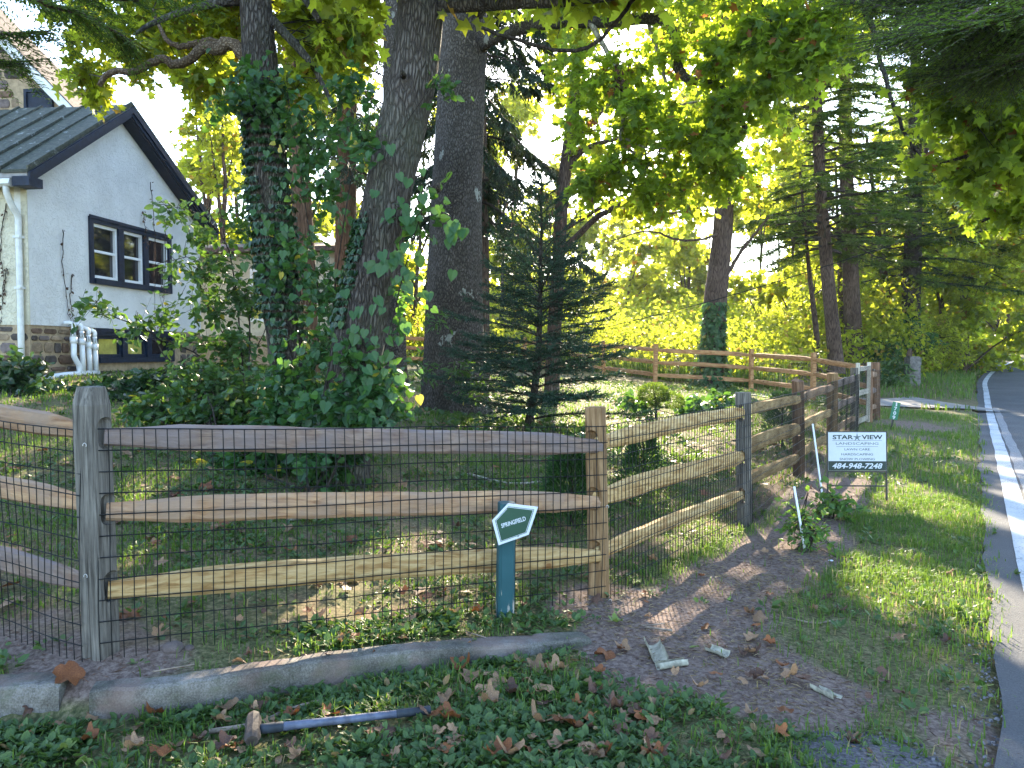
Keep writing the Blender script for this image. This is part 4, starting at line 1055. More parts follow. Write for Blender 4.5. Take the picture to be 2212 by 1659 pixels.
sm = MB(); sm.add([(0, 0, .0055)] + [(x, y, .004) for x, y in st_], [(0, 1 + (k + 1) % 10, 1 + k) for k in range(10)])
on_board('star_logo', sm, M['sign_grey'], pn, Mx, (0, vy(.13), .001))
for f in (.215, .372): on_board('rule', MB().box(-Wd * .43 + (.04 if f > .3 else 0), Wd * .43 - (.04 if f > .3 else 0), -.0018, .0018, .0032, .0042), M['sign_grey'], pn, Mx, (0, vy(f), 0))
for s_, f, wd, sz in (('LANDSCAPING', .292, .74, .036), ('LAWN CARE', .445, .44, .034), ('HARDSCAPING', .575, .55, .034), ('SNOW PLOWING', .7, .61, .034)):
    on_board('lettering', text_mesh(s_, sz, bold=.0002, width=Wd * wd), M['sign_grey'], pn, Mx, (0, vy(f), .004))
on_board('lettering', text_mesh('484-948-7248', .078, bold=.0018, shear=.25, width=Wd * .87), M['sign_white'], pn, Mx, (0, vy(.878), .0056))

# leaning green house number
n0 = at(1931, 922, 15.6)
nm_ = thing('number_marker', 'leaning green house number marker reading 1709 in the grass', 'sign', (n0[0], n0[1], .06))
tl, tr, bl = at(1930, 867.5, 15.6), at(1946.5, 870.5, 15.6), at(1920.5, 904.5, 15.6)
Wd, Hd = np.linalg.norm(tr - tl), np.linalg.norm(bl - tl); Mx = frame_on((tr + bl) / 2, tr - tl, tl - bl)
on_board('plate', MB().box(-Wd / 2, Wd / 2, -Hd / 2, Hd / 2, -.003, .003), M['sign_bright'], nm_, Mx)
for k, ch in enumerate('1709'): on_board('digit', text_mesh(ch, .1, bold=.003, width=.028 if ch == '1' else .058), M['sign_white'], nm_, Mx, (0, Hd / 2 - (k + .5) * Hd / 4, .004), rot=RAD(5))
on_board('post', MB().box(-.018, .018, -Hd / 2 - .2, Hd / 2 - .02, -.012, -.004), M['black_metal'], nm_, Mx)

# white driveway stakes
for (tx, ty, bx, by, Y, lb) in ((1755.5, 916, 1780, 1100, 7.75, 'tall thin white marker stake leaning beside the yard sign'), (1715.5, 1051, 1739, 1190, 6.15, 'shorter white marker stake in the leafy weeds nearest the path')):
    a, b_ = at(tx, ty, Y), at(bx, by, Y); o = obj('marker_stake', MB().tube([b_ - (a - b_) * .15, b_, a, a + (a - b_) * .003], [.011, .0105, .009, .004], 8), M['white_paint'], smooth=True)
    tag(o, lb, 'stake', 'white marker stakes')

# stone gatepost by the driveway
gp = at(1970, 838, 26.5); 
gt = thing('gatepost', 'weathered grey stone gatepost beside the driveway mouth', 'post', (gp[0], gp[1], G(gp) - .02))
zb_ = G(gp) - .1
q = MB(); 
for k in range(4): q.box(gp[0] - .2 + .01 * (k % 2), gp[0] + .2 - .012 * (k % 3), gp[1] - .2, gp[1] + .2, zb_ + k * .26, zb_ + k * .26 + .258)
obj('shaft', q, M['stone_dark'], gt)
obj('cap', MB().prism([(gp[0] - .16, gp[1] - .16, zb_ + 1.04), (gp[0] + .16, gp[1] - .16, zb_ + 1.04), (gp[0] + .16, gp[1] + .16, zb_ + 1.04), (gp[0] - .16, gp[1] + .16, zb_ + 1.04)], (0, 0, .04)), M['stone_dark'], gt)
obj('rotten_block', MB().tube([(gp[0] - .12, gp[1], zb_ + 1.08), (gp[0] - .1, gp[1], zb_ + 1.3), (gp[0] - .09, gp[1], zb_ + 1.36)], [.1, .08, .03], 7), M['bark_brown'], gt)
mbw = MB()
for k in range(7): mbw.box(gp[0] - .45 - .3 * k, gp[0] - .16 - .3 * k, gp[1] - .14 + rng.normal(0, .02), gp[1] + .14, zb_ - .2, zb_ + .45 + rng.normal(0, .05) - .03 * k)
tag(obj('low_wall', mbw, M['stone_dark'], kind='thing'), 'low overgrown grey wall left of the stone gatepost', 'wall')
# overhead cable
o = obj('overhead_cable', MB().tube(smooth_path([at(1000, 778, 24), at(1500, 660, 21), at(1960, 520, 17), at(2330, 420, 14)], 40), .012, 5), M['wire']); tag(o, 'thin black cable strung through the trees across the yard', 'cable')

# sledgehammer lying in the weeds
hd0, hd1 = at(545, 1616, 3.02), at(545, 1570, 3.17)
hm = thing('sledgehammer', 'sledgehammer with rusty steel head and blue grey handle lying in the weeds', 'tool', (hd0[0], hd0[1], .0))
hz = .05
a, b_ = np.array([hd0[0] + .003, hd0[1] - .01, hz - .006]), np.array([hd1[0], hd1[1] + .02, hz + .012]); u = norm(b_ - a); L = np.linalg.norm(b_ - a)
ts = np.array([0, .018, .03, .5 * L, L - .03, L - .018, L])
obj('head', MB().tube([a + u * t for t in ts], [.025, .031, .033, .031, .033, .031, .025], 8), M['steel_tool'], hm)
ctr = (a + b_) / 2
hs, he = np.array([ctr[0] + .03, ctr[1], hz]), at(930, 1548, 3.29); he[2] = .04
M['handle'] = plain('faded blue grey fibreglass', (.075, .088, .13), .5, .4, .3, 20, .2, 80)
M['grip'] = plain('black rubber grip', (.025, .032, .042), .7, .3, .3, 20)
lerp = lambda t: hs + (he - hs) * t
obj('handle', MB().tube([lerp(t) for t in (.12, .3, .5, .7, .8)], [.018, .0175, .017, .0165, .0165], 10), M['handle'], hm, smooth=True)
obj('collar', MB().tube([lerp(t) for t in (.0, .02, .125, .13)], [.019, .0205, .0205, .018], 10), M['grip'], hm, smooth=True)
obj('grip', MB().tube([lerp(t) for t in (.79, .8, .9, .97, .985, 1.0)], [.017, .0185, .0175, .0185, .021, .019], 10), M['grip'], hm, smooth=True)
# sticks and bark
def stick(pts, r0, r1, label, mat='bark_pale', wob=0.0):
    P = []
    for (px, py, Y, z) in pts:
        q = at(px, py, Y); P.append((q[0], q[1], float(gz(q[0], q[1])) + z))
    o = obj('stick', MB().tube(smooth_path(P, 16), np.linspace(r0, r1, 16), 6), M[mat], smooth=True); return tag(o, label, 'stick')
M['stick'] = plain('bare grey brown stick', (.22, .17, .13), .9, .15, .3, 20)
def gpx(px, py):
    """ground point seen at (px, py)"""
    Y = 3.0
    lo, hi = 1.5, 60.0
    for _ in range(44):
        mid = (lo + hi) / 2; q = at(px, py, mid)
        if q[2] > float(gz(q[0], q[1])): lo = mid
        else: hi = mid
    return at(px, py, (lo + hi) / 2)
def gstick(pxs, r0, r1, label, mat='stick'):
    P = np.array([gpx(*p) for p in pxs]); P[:, 2] += r0 + .012
    o = obj('stick', MB().tube(smooth_path(P, 14), np.linspace(r0, r1, 14), 6), M[mat], smooth=True); return tag(o, label, 'stick')
gstick([(452, 1592), (560, 1573), (620, 1545), (700, 1524), (752, 1530)], .011, .006, 'long curved stick lying behind the hammer head')
gstick([(1394, 1361), (1452, 1369)], .006, .007, 'short straight stick on the bare dirt')
gstick([(1386, 1357), (1436, 1353)], .004, .004, 'thin twig beside the short straight stick on the dirt')
gstick([(620, 1190 - 60), (830, 1150 - 40)], .014, .01, 'pale fallen branch on the lawn behind the wire mesh', 'bark_pale')
gstick([(1700, 1340), (1760, 1352), (1800, 1346)], .005, .004, 'thin twig in the verge grass')
gstick([(330, 1458), (420, 1442)], .004, .003, 'thin twig on the soil behind the kerb')
gstick([(1005, 1370), (1050, 1384)], .004, .003, 'thin twig near the foot of the teal post')
gstick([(1010, 1030), (1100, 1050), (1180, 1045)], .016, .01, 'grey fallen branch on the lawn beside the leaning tree', 'bark_pale')
# curled strips of sycamore bark
M['bark_strip'] = plain('pale curled bark strip', (.36, .33, .25), .85, .15, .3, 25)
def curl(px0, py0, px1, py1, r, label, arc=4.6, rot=0.0):
    a, b_ = gpx(px0, py0), gpx(px1, py1); u = norm(b_ - a); sd = norm(np.cross(u, (0, 0, 1))); up = np.cross(sd, u)
    n, k = 9, 12; V = []
    for i_ in range(n):
        t = i_ / (n - 1)
        for j in range(k):
            an = rot + arc * (j / (k - 1) - .5) + .5 * (fbm(i_ * .5, j * .3, r * 99) - .5); rr = r * (1 + .35 * (fbm(i_ * .6, j * .5, 3) - .5))
            rag = (.05 * (fbm(j * .9, r * 77, 1) - .5)) * (1 if i_ in (0, n - 1) else 0)
            V.append(a + (b_ - a) * (t + rag) + sd * rr * math.sin(an) + up * (rr * -math.cos(an) + r * 1.0))
    mb = MB(); ii = (np.arange(n - 1)[:, None] * k + np.arange(k - 1)[None]).ravel()
    mb.add(V, np.stack([ii, ii + 1, ii + k + 1, ii + k], 1))
    return tag(obj('bark_strip', mb, M['bark_strip'], smooth=True), label, 'bark')
curl(1408, 1394, 1426, 1436, .04, 'wide pale curled bark strip on the bare dirt', 3.6)
curl(1420, 1447, 1482, 1437, .021, 'narrow rolled bark strip with a torn end on the bare dirt', 5.0)
curl(1000 + 760, 1490, 1810, 1515, .03, 'grey bark strip in the grass above the dark patch', 3.0, .3)
curl(1530, 1425 - 20, 1570, 1440 - 20, .03, 'bark strip by the pale leaf at the edge of the dirt', 3.0)
# ------------------------------------------------------------------ trees
def ridge_bark(n_th, amp, seed, zfreq=.9):
    def f(th, k):
        a = fbm(np.cos(th) * n_th / 3, np.sin(th) * n_th / 3, k * zfreq * .12 + seed, 3)
        return 1 + amp * (1 - np.abs(2 * a - 1) * 2) + .05 * (fbm(np.cos(th) * 1.2 + seed, np.sin(th) * 1.2, k * .06, 2) - .5)
    return f
def pix_path(rows):
    """rows of (px, py, width_px, Y) -> world centre line and radii"""
    P = np.array([at(a, b_, Y) for a, b_, w, Y in rows]); r = np.array([w / 2 / F * Y for a, b_, w, Y in rows])
    return P, r
def trunk_tube(mb, rows, n=60, sides=28, amp=.05, seed=0, flare=0.0, base_drop=.25):
    P, r = pix_path(rows)
    P = np.vstack([P[0] - np.array([0, 0, base_drop]), P]); r = np.concatenate([[r[0] * (1 + flare)], r])
    S = smooth_path(np.column_stack([P, r]), n)
    mb.tube(S[:, :3], S[:, 3], sides, wob=ridge_bark(sides, amp, seed)); return S
def limb(mb, pts, r0, r1, n=18, sides=8, jit=.0):
    S = smooth_path(np.asarray(pts, float), n)
    if jit: S[1:-1] += rng.normal(0, jit, (n - 2, 3))
    mb.tube(S, np.linspace(r0, r1, n), sides); return S
def twig_mesh(mb, a, b_, r=.004):
    """many straight thin twigs as 3 sided prisms"""
    a, b_ = np.asarray(a), np.asarray(b_); n = len(a)
    if n == 0: return
    d = norm(b_ - a); s = norm(np.cross(d, (.13, .31, .94))); t = np.cross(d, s)
    r = np.broadcast_to(r, (n,))[:, None]
    ring = [s * r, (-.5 * s + .87 * t) * r, (-.5 * s - .87 * t) * r]
    V = np.stack([a + q for q in ring] + [b_ + q * .45 for q in ring], 1).reshape(-1, 3)
    f = np.array([(0, 1, 4, 3), (1, 2, 5, 4), (2, 0, 3, 5)])
    mb.add(V, (f[None] + (np.arange(n) * 6)[:, None, None]).reshape(-1, 4))
def leafy(leaves, twigs, clumps, tpl, size, n_per=9, tlen=.45, droop=.35, attach=None, flat=.6, wid=1.0, tr=.0035, svar=.3, spread=1.0):
    """clumps: (centre, (rx, ry, rz), number of twigs). leaves sit alternately on twigs inside each clump"""
    for c, rad, n in clumps:
        c = np.asarray(c, float); n = int(n)
        o = uball(n) * np.asarray(rad); p = c + o
        d = norm(norm(o / np.asarray(rad)) * .7 + rng.normal(0, .55, (n, 3)) + (0, 0, -droop))
        L = tlen * rng.uniform(.5, 1.2, n); a = p - d * (L * .5)[:, None]; e = a + d * L[:, None]
        if twigs is not None: twig_mesh(twigs, a, e, tr)
        if attach is not None and len(attach):
            m_ = max(2, n // 7); q = a[rng.integers(0, n, m_)]
            j = ((q[:, None] - attach[None]) ** 2).sum(-1).argmin(1); s = attach[j]
            mid = (s + q) / 2 + rng.normal(0, .06, q.shape) + (0, 0, .06)
            twig_mesh(twigs, s, mid, tr * 2.6); twig_mesh(twigs, mid, q, tr * 1.8)
        t = (np.arange(n_per) + rng.random((n, n_per))) / n_per * 1.05
        sgn = np.where(np.arange(n_per) % 2 == 0, 1.0, -1.0)[None, :, None]
        lat = norm(np.cross(d, (0, 0, 1.0) + rng.normal(0, .35, (n, 3))))
        pos = a[:, None] + d[:, None] * (L[:, None] * t)[..., None] + rng.normal(0, .02 * spread, (n, n_per, 3))
        dr = d[:, None] * .55 + sgn * lat[:, None] * .9 + rng.normal(0, .38, (n, n_per, 3)) + (0, 0, -.30)
        up = np.array([0, 0, flat]) + rng.normal(0, .55, (n, n_per, 3))
        sz = size * rng.uniform(1 - svar, 1 + svar, (n, n_per))
        scatter(leaves, tpl, pos.reshape(-1, 3), dr.reshape(-1, 3), up.reshape(-1, 3), sz.ravel(), wid)
def pc(rows):
    """rows (px, py, rx_px, ry_px, Y, depth_m, n) -> clumps"""
    return [(at(a, b_, Y), (rx / F * Y, dp, ry / F * Y), n) for a, b_, rx, ry, Y, dp, n in rows]
def gpt(x, y): return (x, y, float(gz(x, y)))

M['bark_limb'] = bark_mat('brown scaly limb bark', (.06, .04, .025), (.17, .12, .08), (.30, .24, .17), vs=(14, 14, 14), strength=.5)
# -------- two vine covered trees in the yard
T1 = [(648, 968, 105, 8.5), (640, 880, 84, 8.5), (622, 760, 78, 8.5), (605, 620, 78, 8.5), (590, 480, 78, 8.5), (576, 320, 76, 8.55), (564, 160, 70, 8.6), (553, 20, 64, 8.65), (540, -160, 60, 8.7), (530, -420, 52, 8.8), (520, -800, 40, 9)]
T2 = [(735, 1062, 135, 7.3), (742, 960, 112, 7.3), (760, 820, 104, 7.35), (785, 680, 104, 7.4), (815, 540, 100, 7.45), (838, 420, 96, 7.5), (868, 280, 96, 7.55), (893, 160, 96, 7.6), (908, 20, 92, 7.65), (916, -160, 84, 7.7), (925, -420, 74, 7.8), (935, -800, 50, 8.0)]
t1 = thing('vine_tree', 'upright furrowed trunk wrapped in ivy, left of the leaning tree', 'tree', tuple(gpt(*at(648, 968, 8.5)[:2])), group='vine covered trees')
mb = MB(); S1 = trunk_tube(mb, T1, 90, 34, .06, 1, .3)
l1 = [limb(mb, [at(585, 40, 8.6), at(650, 110, 8.5), at(680, 150, 8.4), at(720, 230, 8.3)], .055, .02), limb(mb, [at(545, 0, 8.7), at(480, 5, 8.5), at(410, 20, 8.2), at(330, 50, 8.0), at(290, 75, 7.9)], .06, .015),
      limb(mb, [at(545, -150, 8.7), at(470, -90, 9.2), at(400, -60, 9.8), at(330, -90, 10.2)], .07, .02), limb(mb, [at(535, -250, 8.8), at(640, -200, 9.4), at(720, -140, 10), at(800, -120, 10.4)], .07, .02)]
# the crooked pale limb above the house
obj('trunk', mb, M['bark_grey'], t1, smooth=True)
l1.append(limb((mb := MB()), [at(570, 165, 8.6), at(500, 95, 8.6), at(470, 108, 8.6), at(440, 100, 8.6), at(415, 125, 8.6), at(380, 140, 8.7), at(345, 128, 8.7), at(300, 150, 8.7), at(235, 160, 8.8), at(215, 185, 8.8)], .075, .03, 40, jit=.008)); obj('limb', mb, M['bark_limb'], t1, smooth=True)
l1.append(limb((mb := MB()), [at(570, 120, 8.6), at(460, 90, 8.7), at(400, 100, 8.7), at(360, 85, 8.7), at(330, 20, 8.8)], .055, .016, 30, jit=.008)); obj('limb', mb, M['bark_limb'], t1, smooth=True)
lv, tw = MB(), MB()
att = np.vstack(l1)
leafy(lv, tw, pc([(420, 80, 90, 70, 9.8, .8, 80), (480, 30, 60, 60, 9.4, .7, 60), (300, 95, 90, 50, 10.2, .8, 66), (190, 165, 50, 30, 10.3, .5, 26), (340, 20, 80, 40, 9.8, .8, 60), (490, 180, 40, 50, 9.8, .6, 34), (430, 190, 45, 30, 9.8, .5, 20),
                  (190, 60, 60, 60, 10.3, .7, 40), (215, 205, 14, 20, 10.2, .2, 7), (560, -60, 120, 60, 9, 1, 60), (650, 60, 60, 60, 9.2, .7, 40), (720, 30, 60, 50, 9.4, .7, 46), (700, 130, 60, 50, 9.2, .6, 40), (770, 80, 50, 60, 9.6, .6, 40), (640, 190, 40, 50, 8.6, .4, 24), (470, -40, 120, 50, 9.5, 1, 60), (330, -60, 140, 50, 9.8, 1, 60)]),
      L_MAPLE, .12, 10, .55, .4, att)
obj('twigs', tw, M['bark_dark'], t1, kind='stuff'); obj('crown', lv, M['leaf_lit'], t1)

t2 = thing('vine_tree', 'thick leaning trunk with heart shaped vine leaves and a high level limb', 'tree', tuple(gpt(*at(735, 1062, 7.3)[:2])), group='vine covered trees')
mb = MB(); S2 = trunk_tube(mb, T2, 110, 40, .07, 2, .35)
l2 = [limb(mb, [at(940, 14, 7.6), at(1020, 12, 7.4), at(1120, 6, 7.2), at(1240, 0, 7.0), at(1360, -20, 6.8), at(1480, -60, 6.6)], .062, .045, 26, 12),
      limb(mb, [at(905, -120, 7.7), at(820, -160, 7.6), at(700, -180, 7.4), at(600, -240, 7.2)], .07, .03), limb(mb, [at(610, -60, 8.2), at(660, 0, 8.0), at(690, 45, 7.9)], .04, .03)]
for (px, py, r_) in ((868, 155, .022), (942, 402, .03), (868, 462, .05)):     # knots and stubs
    c = at(px, py, 7.25); mb.tube([c + (0, .12, 0), c + (0, .03, 0), c + (0, -.03, .002)], [r_ * 1.4, r_ * 1.2, r_ * .7], 9)
obj('trunk', mb, M['bark_grey'], t2, smooth=True)
lv, tw = MB(), MB()
leafy(lv, tw, pc([(1100, -70, 160, 40, 7.2, .8, 50), (1350, -70, 160, 40, 6.8, .8, 50), (750, -80, 140, 50, 7.5, .9, 60), (960, -120, 100, 60, 7.8, .8, 40)]), L_MAPLE, .15, 8, .5, .4, np.vstack(l2))
obj('twigs', tw, M['bark_dark'], t2, kind='stuff'); obj('crown', lv, M['leaf_lit'], t2)

# -------- ivy and grape vine on them: separate plants
def on_trunk(S, t, th, lift=.0):
    i = np.clip((t * (len(S) - 1)).astype(int), 0, len(S) - 1)
    c, r = S[i, :3], S[i, 3]
    o = np.stack([np.sin(th), -np.cos(th), 0 * th], 1)
    return c + o * (r + lift)[:, None], o
def ivy(label, S, trange, n, size, th_c, th_w, seed_stems=9, extra=None):
    base = S[0, :3]; t_ = thing('ivy', label, 'ivy', tuple(gpt(base[0], base[1] - .1)), group='ivy climbing the trunks')
    lv, st = MB(), MB()
    for k in range(seed_stems):
        th0 = rng.uniform(th_c - th_w, th_c + th_w); tt = np.linspace(trange[0] * .3, trange[0] + (trange[1] - trange[0]) * rng.uniform(.5, 1), 30)
        P, o = on_trunk(S, tt, th0 + .35 * np.sin(tt * 30 + k), .012 + 0 * tt); st.tube(P, np.linspace(.012, .004, 30), 5)
    tt = trange[0] + (trange[1] - trange[0]) * rng.random(n) ** 1.15; th = th_c + th_w * (rng.random(n) * 2 - 1) * 1.05
    dens = fbm(np.sin(th) * 1.5 + 9, tt * 14, 0, 3) > .40
    tt, th = tt[dens], th[dens]; nn = len(tt)
    P, o = on_trunk(S, tt, th, rng.uniform(.01, .06, nn))
    dr = o * .35 + rng.normal(0, .35, (nn, 3)) + (0, 0, -.9); up = o + rng.normal(0, .3, (nn, 3)) + (0, 0, .3)
    scatter(lv, L_HEART, P, dr, up, size * rng.uniform(.55, 1.25, nn))
    obj('stem', st, M['bark_dark'], t_, smooth=True); obj('leaves', lv, M['leaf_ivy'], t_)
    return t_
ivy('dense dark small leaved ivy on the upright trunk', S1, (.10, .62), 5200, .062, -.1, 1.9)
ivy('patchy small leaved ivy up the shaded left edge of the leaning trunk', S2, (.06, .47), 2600, .055, -1.25, .75)
def vine(label, S, items, stems, hang, big=70, bigs=(.075, .12)):
    base = S[0, :3]; t_ = thing('grape_vine', label, 'vine', tuple(gpt(base[0], base[1] - .2)), group='leafy vines on the trunks')
    lv, st = MB(), MB()
    for s in stems:
        P = smooth_path([at(*q) for q in s], 24); st.tube(P, np.linspace(.009, .004, 24), 5)
    leafy(lv, st, [(c_, r_, n_ * .72) for c_, r_, n_ in pc(items)], L_HEART, .074, 9, .5, .5, None, .2, tr=.003)
    obj('stem', st, M['bark_dark'], t_, smooth=True); obj('foliage', lv, M['leaf_vine'], t_)
    # the largest leaves as pieces of their own
    one = scatter(MB(), L_HEART, [(0, 0, 0)], [(0, 1, 0)], [(0, 0, 1)], 1.0).mesh('leaf'); one.materials.append(M['leaf_vine'])
    for k in range(big):
        (px, py, rx, ry, Y, dp, n) = hang[k % len(hang)]
        p = at(px + rng.normal(0, rx), py + rng.normal(0, ry), Y - rng.uniform(0, dp))
        o = bpy.data.objects.new('leaf', one); C.objects.link(o); o.parent = t_; o.location = Vector(p) - t_.location
        y = Vector((rng.normal(0, .35), -.35 + rng.normal(0, .25), -1)).normalized(); z = Vector((rng.normal(0, .35), -1, .4 + rng.normal(0, .3)))
        z = (z - y * z.dot(y)).normalized(); x = y.cross(z)
        o.rotation_euler = Matrix((x, y, z)).transposed().to_euler(); s = rng.uniform(*bigs); o.scale = (s, s, s)
    return t_
vine('leafy vine draped between the two trunks and over the upright trunk', S1,
     [(660, 280, 60, 90, 8.2, .4, 46), (560, 200, 60, 60, 8.2, .3, 30), (690, 400, 50, 90, 8.2, .4, 40), (640, 560, 60, 80, 8.1, .35, 40), (700, 640, 50, 80, 8.0, .4, 44), (690, 760, 60, 60, 7.9, .4, 40), (640, 830, 70, 60, 8.0, .4, 40), (500, 240, 40, 30, 8.2, .3, 14), (770, 300, 50, 60, 7.8, .3, 24), (760, 200, 50, 60, 8, .3, 24), (530, 160, 40, 30, 8.2, .25, 12)],
     [[(650, 950, 8.3), (690, 700, 8.1), (660, 450, 8.2), (620, 200, 8.2)], [(700, 900, 8), (720, 650, 7.9), (760, 380, 7.8), (800, 250, 7.6)]],
     [(650, 330, 40, 110, 8.0, .2, 1), (600, 500, 40, 120, 8.0, .15, 1), (680, 620, 40, 100, 7.8, .2, 1), (560, 170, 40, 30, 8.1, .1, 1), (660, 780, 50, 60, 7.7, .2, 1)], 64, (.06, .105))
vine('heart leaved grape vine over the lower half of the leaning trunk', S2,
     [(770, 770, 40, 60, 7.0, .2, 24), (870, 640, 24, 60, 7.2, .15, 9), (895, 480, 20, 50, 7.2, .15, 7), (800, 330, 26, 60, 7.2, .15, 9), (780, 900, 80, 60, 6.9, .3, 50), (830, 830, 50, 50, 7.0, .25, 26), (720, 880, 70, 60, 7.0, .3, 40), (955, 430, 18, 40, 7.0, .12, 4), (955, 220, 18, 80, 7.3, .12, 7)],
     [[(760, 1040, 7.1), (820, 800, 7.1), (880, 560, 7.1), (930, 400, 7.1)], [(720, 1040, 7.1), (790, 700, 7.1), (820, 380, 7.2), (955, 150, 7.3)]],
     [(800, 700, 40, 60, 6.95, .15, 1), (850, 600, 35, 60, 7.0, .15, 1), (840, 350, 35, 50, 7.1, .1, 1), (900, 470, 30, 60, 7.05, .1, 1), (790, 860, 60, 50, 6.8, .2, 1), (985, 500, 12, 20, 6.9, .05, 1), (880, 560, 40, 40, 7.0, .1, 1), (800, 800, 50, 60, 6.9, .15, 1), (840, 700, 40, 60, 6.95, .12, 1)], 84, (.07, .125))

# -------- big sycamore
t3 = thing('sycamore_tree', 'massive straight sycamore trunk with pale peeling patches behind the leaning tree', 'tree', tuple(gpt(*at(985, 890, 14)[:2])))
mb = MB(); S3 = trunk_tube(mb, [(985, 905, 176, 14), (983, 860, 150, 14), (980, 780, 132, 14), (981, 680, 124, 14), (984, 540, 114, 14), (988, 400, 106, 14), (995, 240, 100, 14), (1001, 100, 96, 14), (1004, 20, 92, 14.05), (1006, -80, 82, 14.1), (1008, -350, 70, 14.2), (1010, -800, 45, 14.4)], 110, 48, .03, 3, .6)
la = limb(mb, [at(1030, 112, 14), at(1056, 88, 13.6), at(1110, 66, 13.2), at(1180, 50, 12.8), at(1300, 46, 12.4), at(1420, 42, 12), at(1450, 66, 11.9), at(1462, 120, 11.8), at(1470, 155, 11.8), at(1490, 172, 11.7), at(1535, 180, 11.6), at(1565, 195, 11.5), at(1590, 230, 11.4), at(1608, 275, 11.4), at(1600, 286, 11.4)], .115, .035, 60, 10, .006)
obj('trunk', mb, M['bark_sycamore'], t3, smooth=True)
lb = limb((mb := MB()), [at(1250, 20, 12.6), at(1285, 65, 12.4), at(1330, 150, 12.3), at(1345, 210, 12.2), at(1347, 260, 12.2), at(1340, 300, 12.2), at(1352, 320, 12.2), at(1372, 330, 12.1)], .05, .022, 40, 8, .004)
obj('limb', mb, M['bark_pale'], t3, smooth=True)
lc = limb((mb := MB()), [at(1400, 44, 12.1), at(1425, 130, 11.9), at(1438, 180, 11.9), at(1440, 215, 11.9), at(1462, 228, 11.8), at(1510, 222, 11.8), at(1560, 258, 11.6)], .034, .014, 34, 7, .004)
obj('limb', mb, M['bark_pale'], t3, smooth=True)
ld = limb((mb := MB()), [at(1352, 300, 12.2), at(1400, 320, 12.0), at(1450, 318, 11.8), at(1540, 300, 11.6)], .02, .01, 24, 6, .004)
obj('limb', mb, M['bark_pale'], t3, smooth=True)
le = limb((mb := MB()), [at(1040, 60, 7.2), at(1130, 90, 7.2), at(1250, 110, 7.2), at(1330, 50, 7.1), at(1380, -20, 7)], .016, .02, 30, 6, .006)
lf_ = []
for args in [([at(1012, 60, 14), at(1100, -60, 13), at(1250, -100, 12), at(1500, -140, 11), at(1750, -120, 10)], .13, .03, 30, 8, .01), ([at(1012, -100, 14), at(900, -200, 13.5), at(760, -160, 13), at(640, -100, 12.6)], .1, .03, 24, 8, .01),
       ([at(1750, -110, 10), at(1860, 10, 9.4), at(1900, 120, 9.2), at(1930, 230, 9.1), at(1980, 330, 9.0), at(2080, 400, 9.0)], .04, .01, 30, 6, .01), ([at(1500, -140, 11), at(1650, 20, 10.6), at(1720, 100, 10.4), at(1800, 150, 10.2)], .04, .012, 24, 6, .01)]:
    lf_.append(limb((mb2 := MB()), *args)); obj('branch', mb2, M['bark_dark'], t3, smooth=True)
obj('branch', mb, M['bark_dark'], t3, smooth=True)
lv, tw = MB(), MB()
att = np.vstack([la, lb, lc, ld, *lf_])
leafy(lv, tw, pc([(1300, 180, 90, 60, 12.3, .8, 60), (1400, 250, 80, 70, 12, .8, 80), (1500, 320, 90, 60, 11.7, .8, 80), (1330, 380, 80, 50, 12.1, .7, 60), (1440, 120, 90, 50, 12, .8, 50), (1560, 130, 70, 60, 11.4, .7, 60), (1660, 200, 70, 70, 10.8, .7, 60), (1640, 90, 70, 60, 10.8, .7, 60), (1720, 60, 70, 60, 10.4, .7, 50), (1560, 370, 60, 60, 11.5, .6, 50), (1560, 240, 60, 50, 11.4, .6, 50),
                  (1230, 130, 50, 50, 12.6, .6, 30), (1200, 10, 100, 36, 12.8, .7, 46), (1400, -10, 140, 40, 11.8, .8, 60), (1600, 0, 120, 50, 11, .8, 60), (1800, 60, 70, 60, 9.8, .6, 50), (1760, 140, 50, 50, 10, .5, 30), (1430, 420, 60, 40, 11.9, .6, 36), (1250, 270, 50, 40, 12.3, .6, 22), (1270, 400, 40, 30, 12, .5, 14),
                  (1100, -80, 160, 50, 12.5, 1, 60), (1500, -120, 250, 50, 11, 1, 90), (1850, -60, 150, 60, 9.6, .8, 60)]), L_MAPLE, .125, 10, .55, .4, att)
obj('twigs', tw, M['bark_dark'], t3, kind='stuff'); obj('crown', lv, M['leaf_syc'], t3)
lv = MB(); c = at(1350, 160 + 185, 12.15)
k = 60; scatter(lv, L_MAPLE5, at(1336, 178, 12.0) + rng.normal(0, 1, (k, 3)) * (.06, .06, .15), rng.normal(0, .4, (k, 3)) + (0, 0, -1), rng.normal(size=(k, 3)), rng.uniform(.07, .12, k))
obj('dead_leaves', lv, M['fallen_brown'], t3, kind='stuff')

# -------- slimmer trees in the yard and behind
def simple_tree(name, label, rows, bark, limbs, crown, leaf, tpl, size, n_per=8, tlen=.5, group=None, sides=14, amp=.03, droop=.3, flare=.3, tr=.005, twigs=True, n=50, svar=.3):
    b0 = at(rows[0][0], rows[0][1], rows[0][3])
    t = thing(name, label, 'tree', (b0[0], b0[1], b0[2]), group=group)
    mb = MB(); S = trunk_tube(mb, rows, n, sides, amp, rng.uniform(0, 50), flare)
    L = [limb(mb, [at(*q) for q in p], r0, r1, 20, 6, .01) for p, r0, r1 in limbs]
    obj('trunk', mb, M[bark], t, smooth=True)
    if crown:
        lv, tw = MB(), MB() if twigs else None
        leafy(lv, tw, pc(crown), tpl, size, n_per, tlen, droop, np.vstack(L + [S[:, :3]]) if twigs else None, tr=tr, svar=svar)
        if twigs: obj('twigs', tw, M['bark_dark'], t, kind='stuff')
        obj('crown', lv, M[leaf], t)
    return t
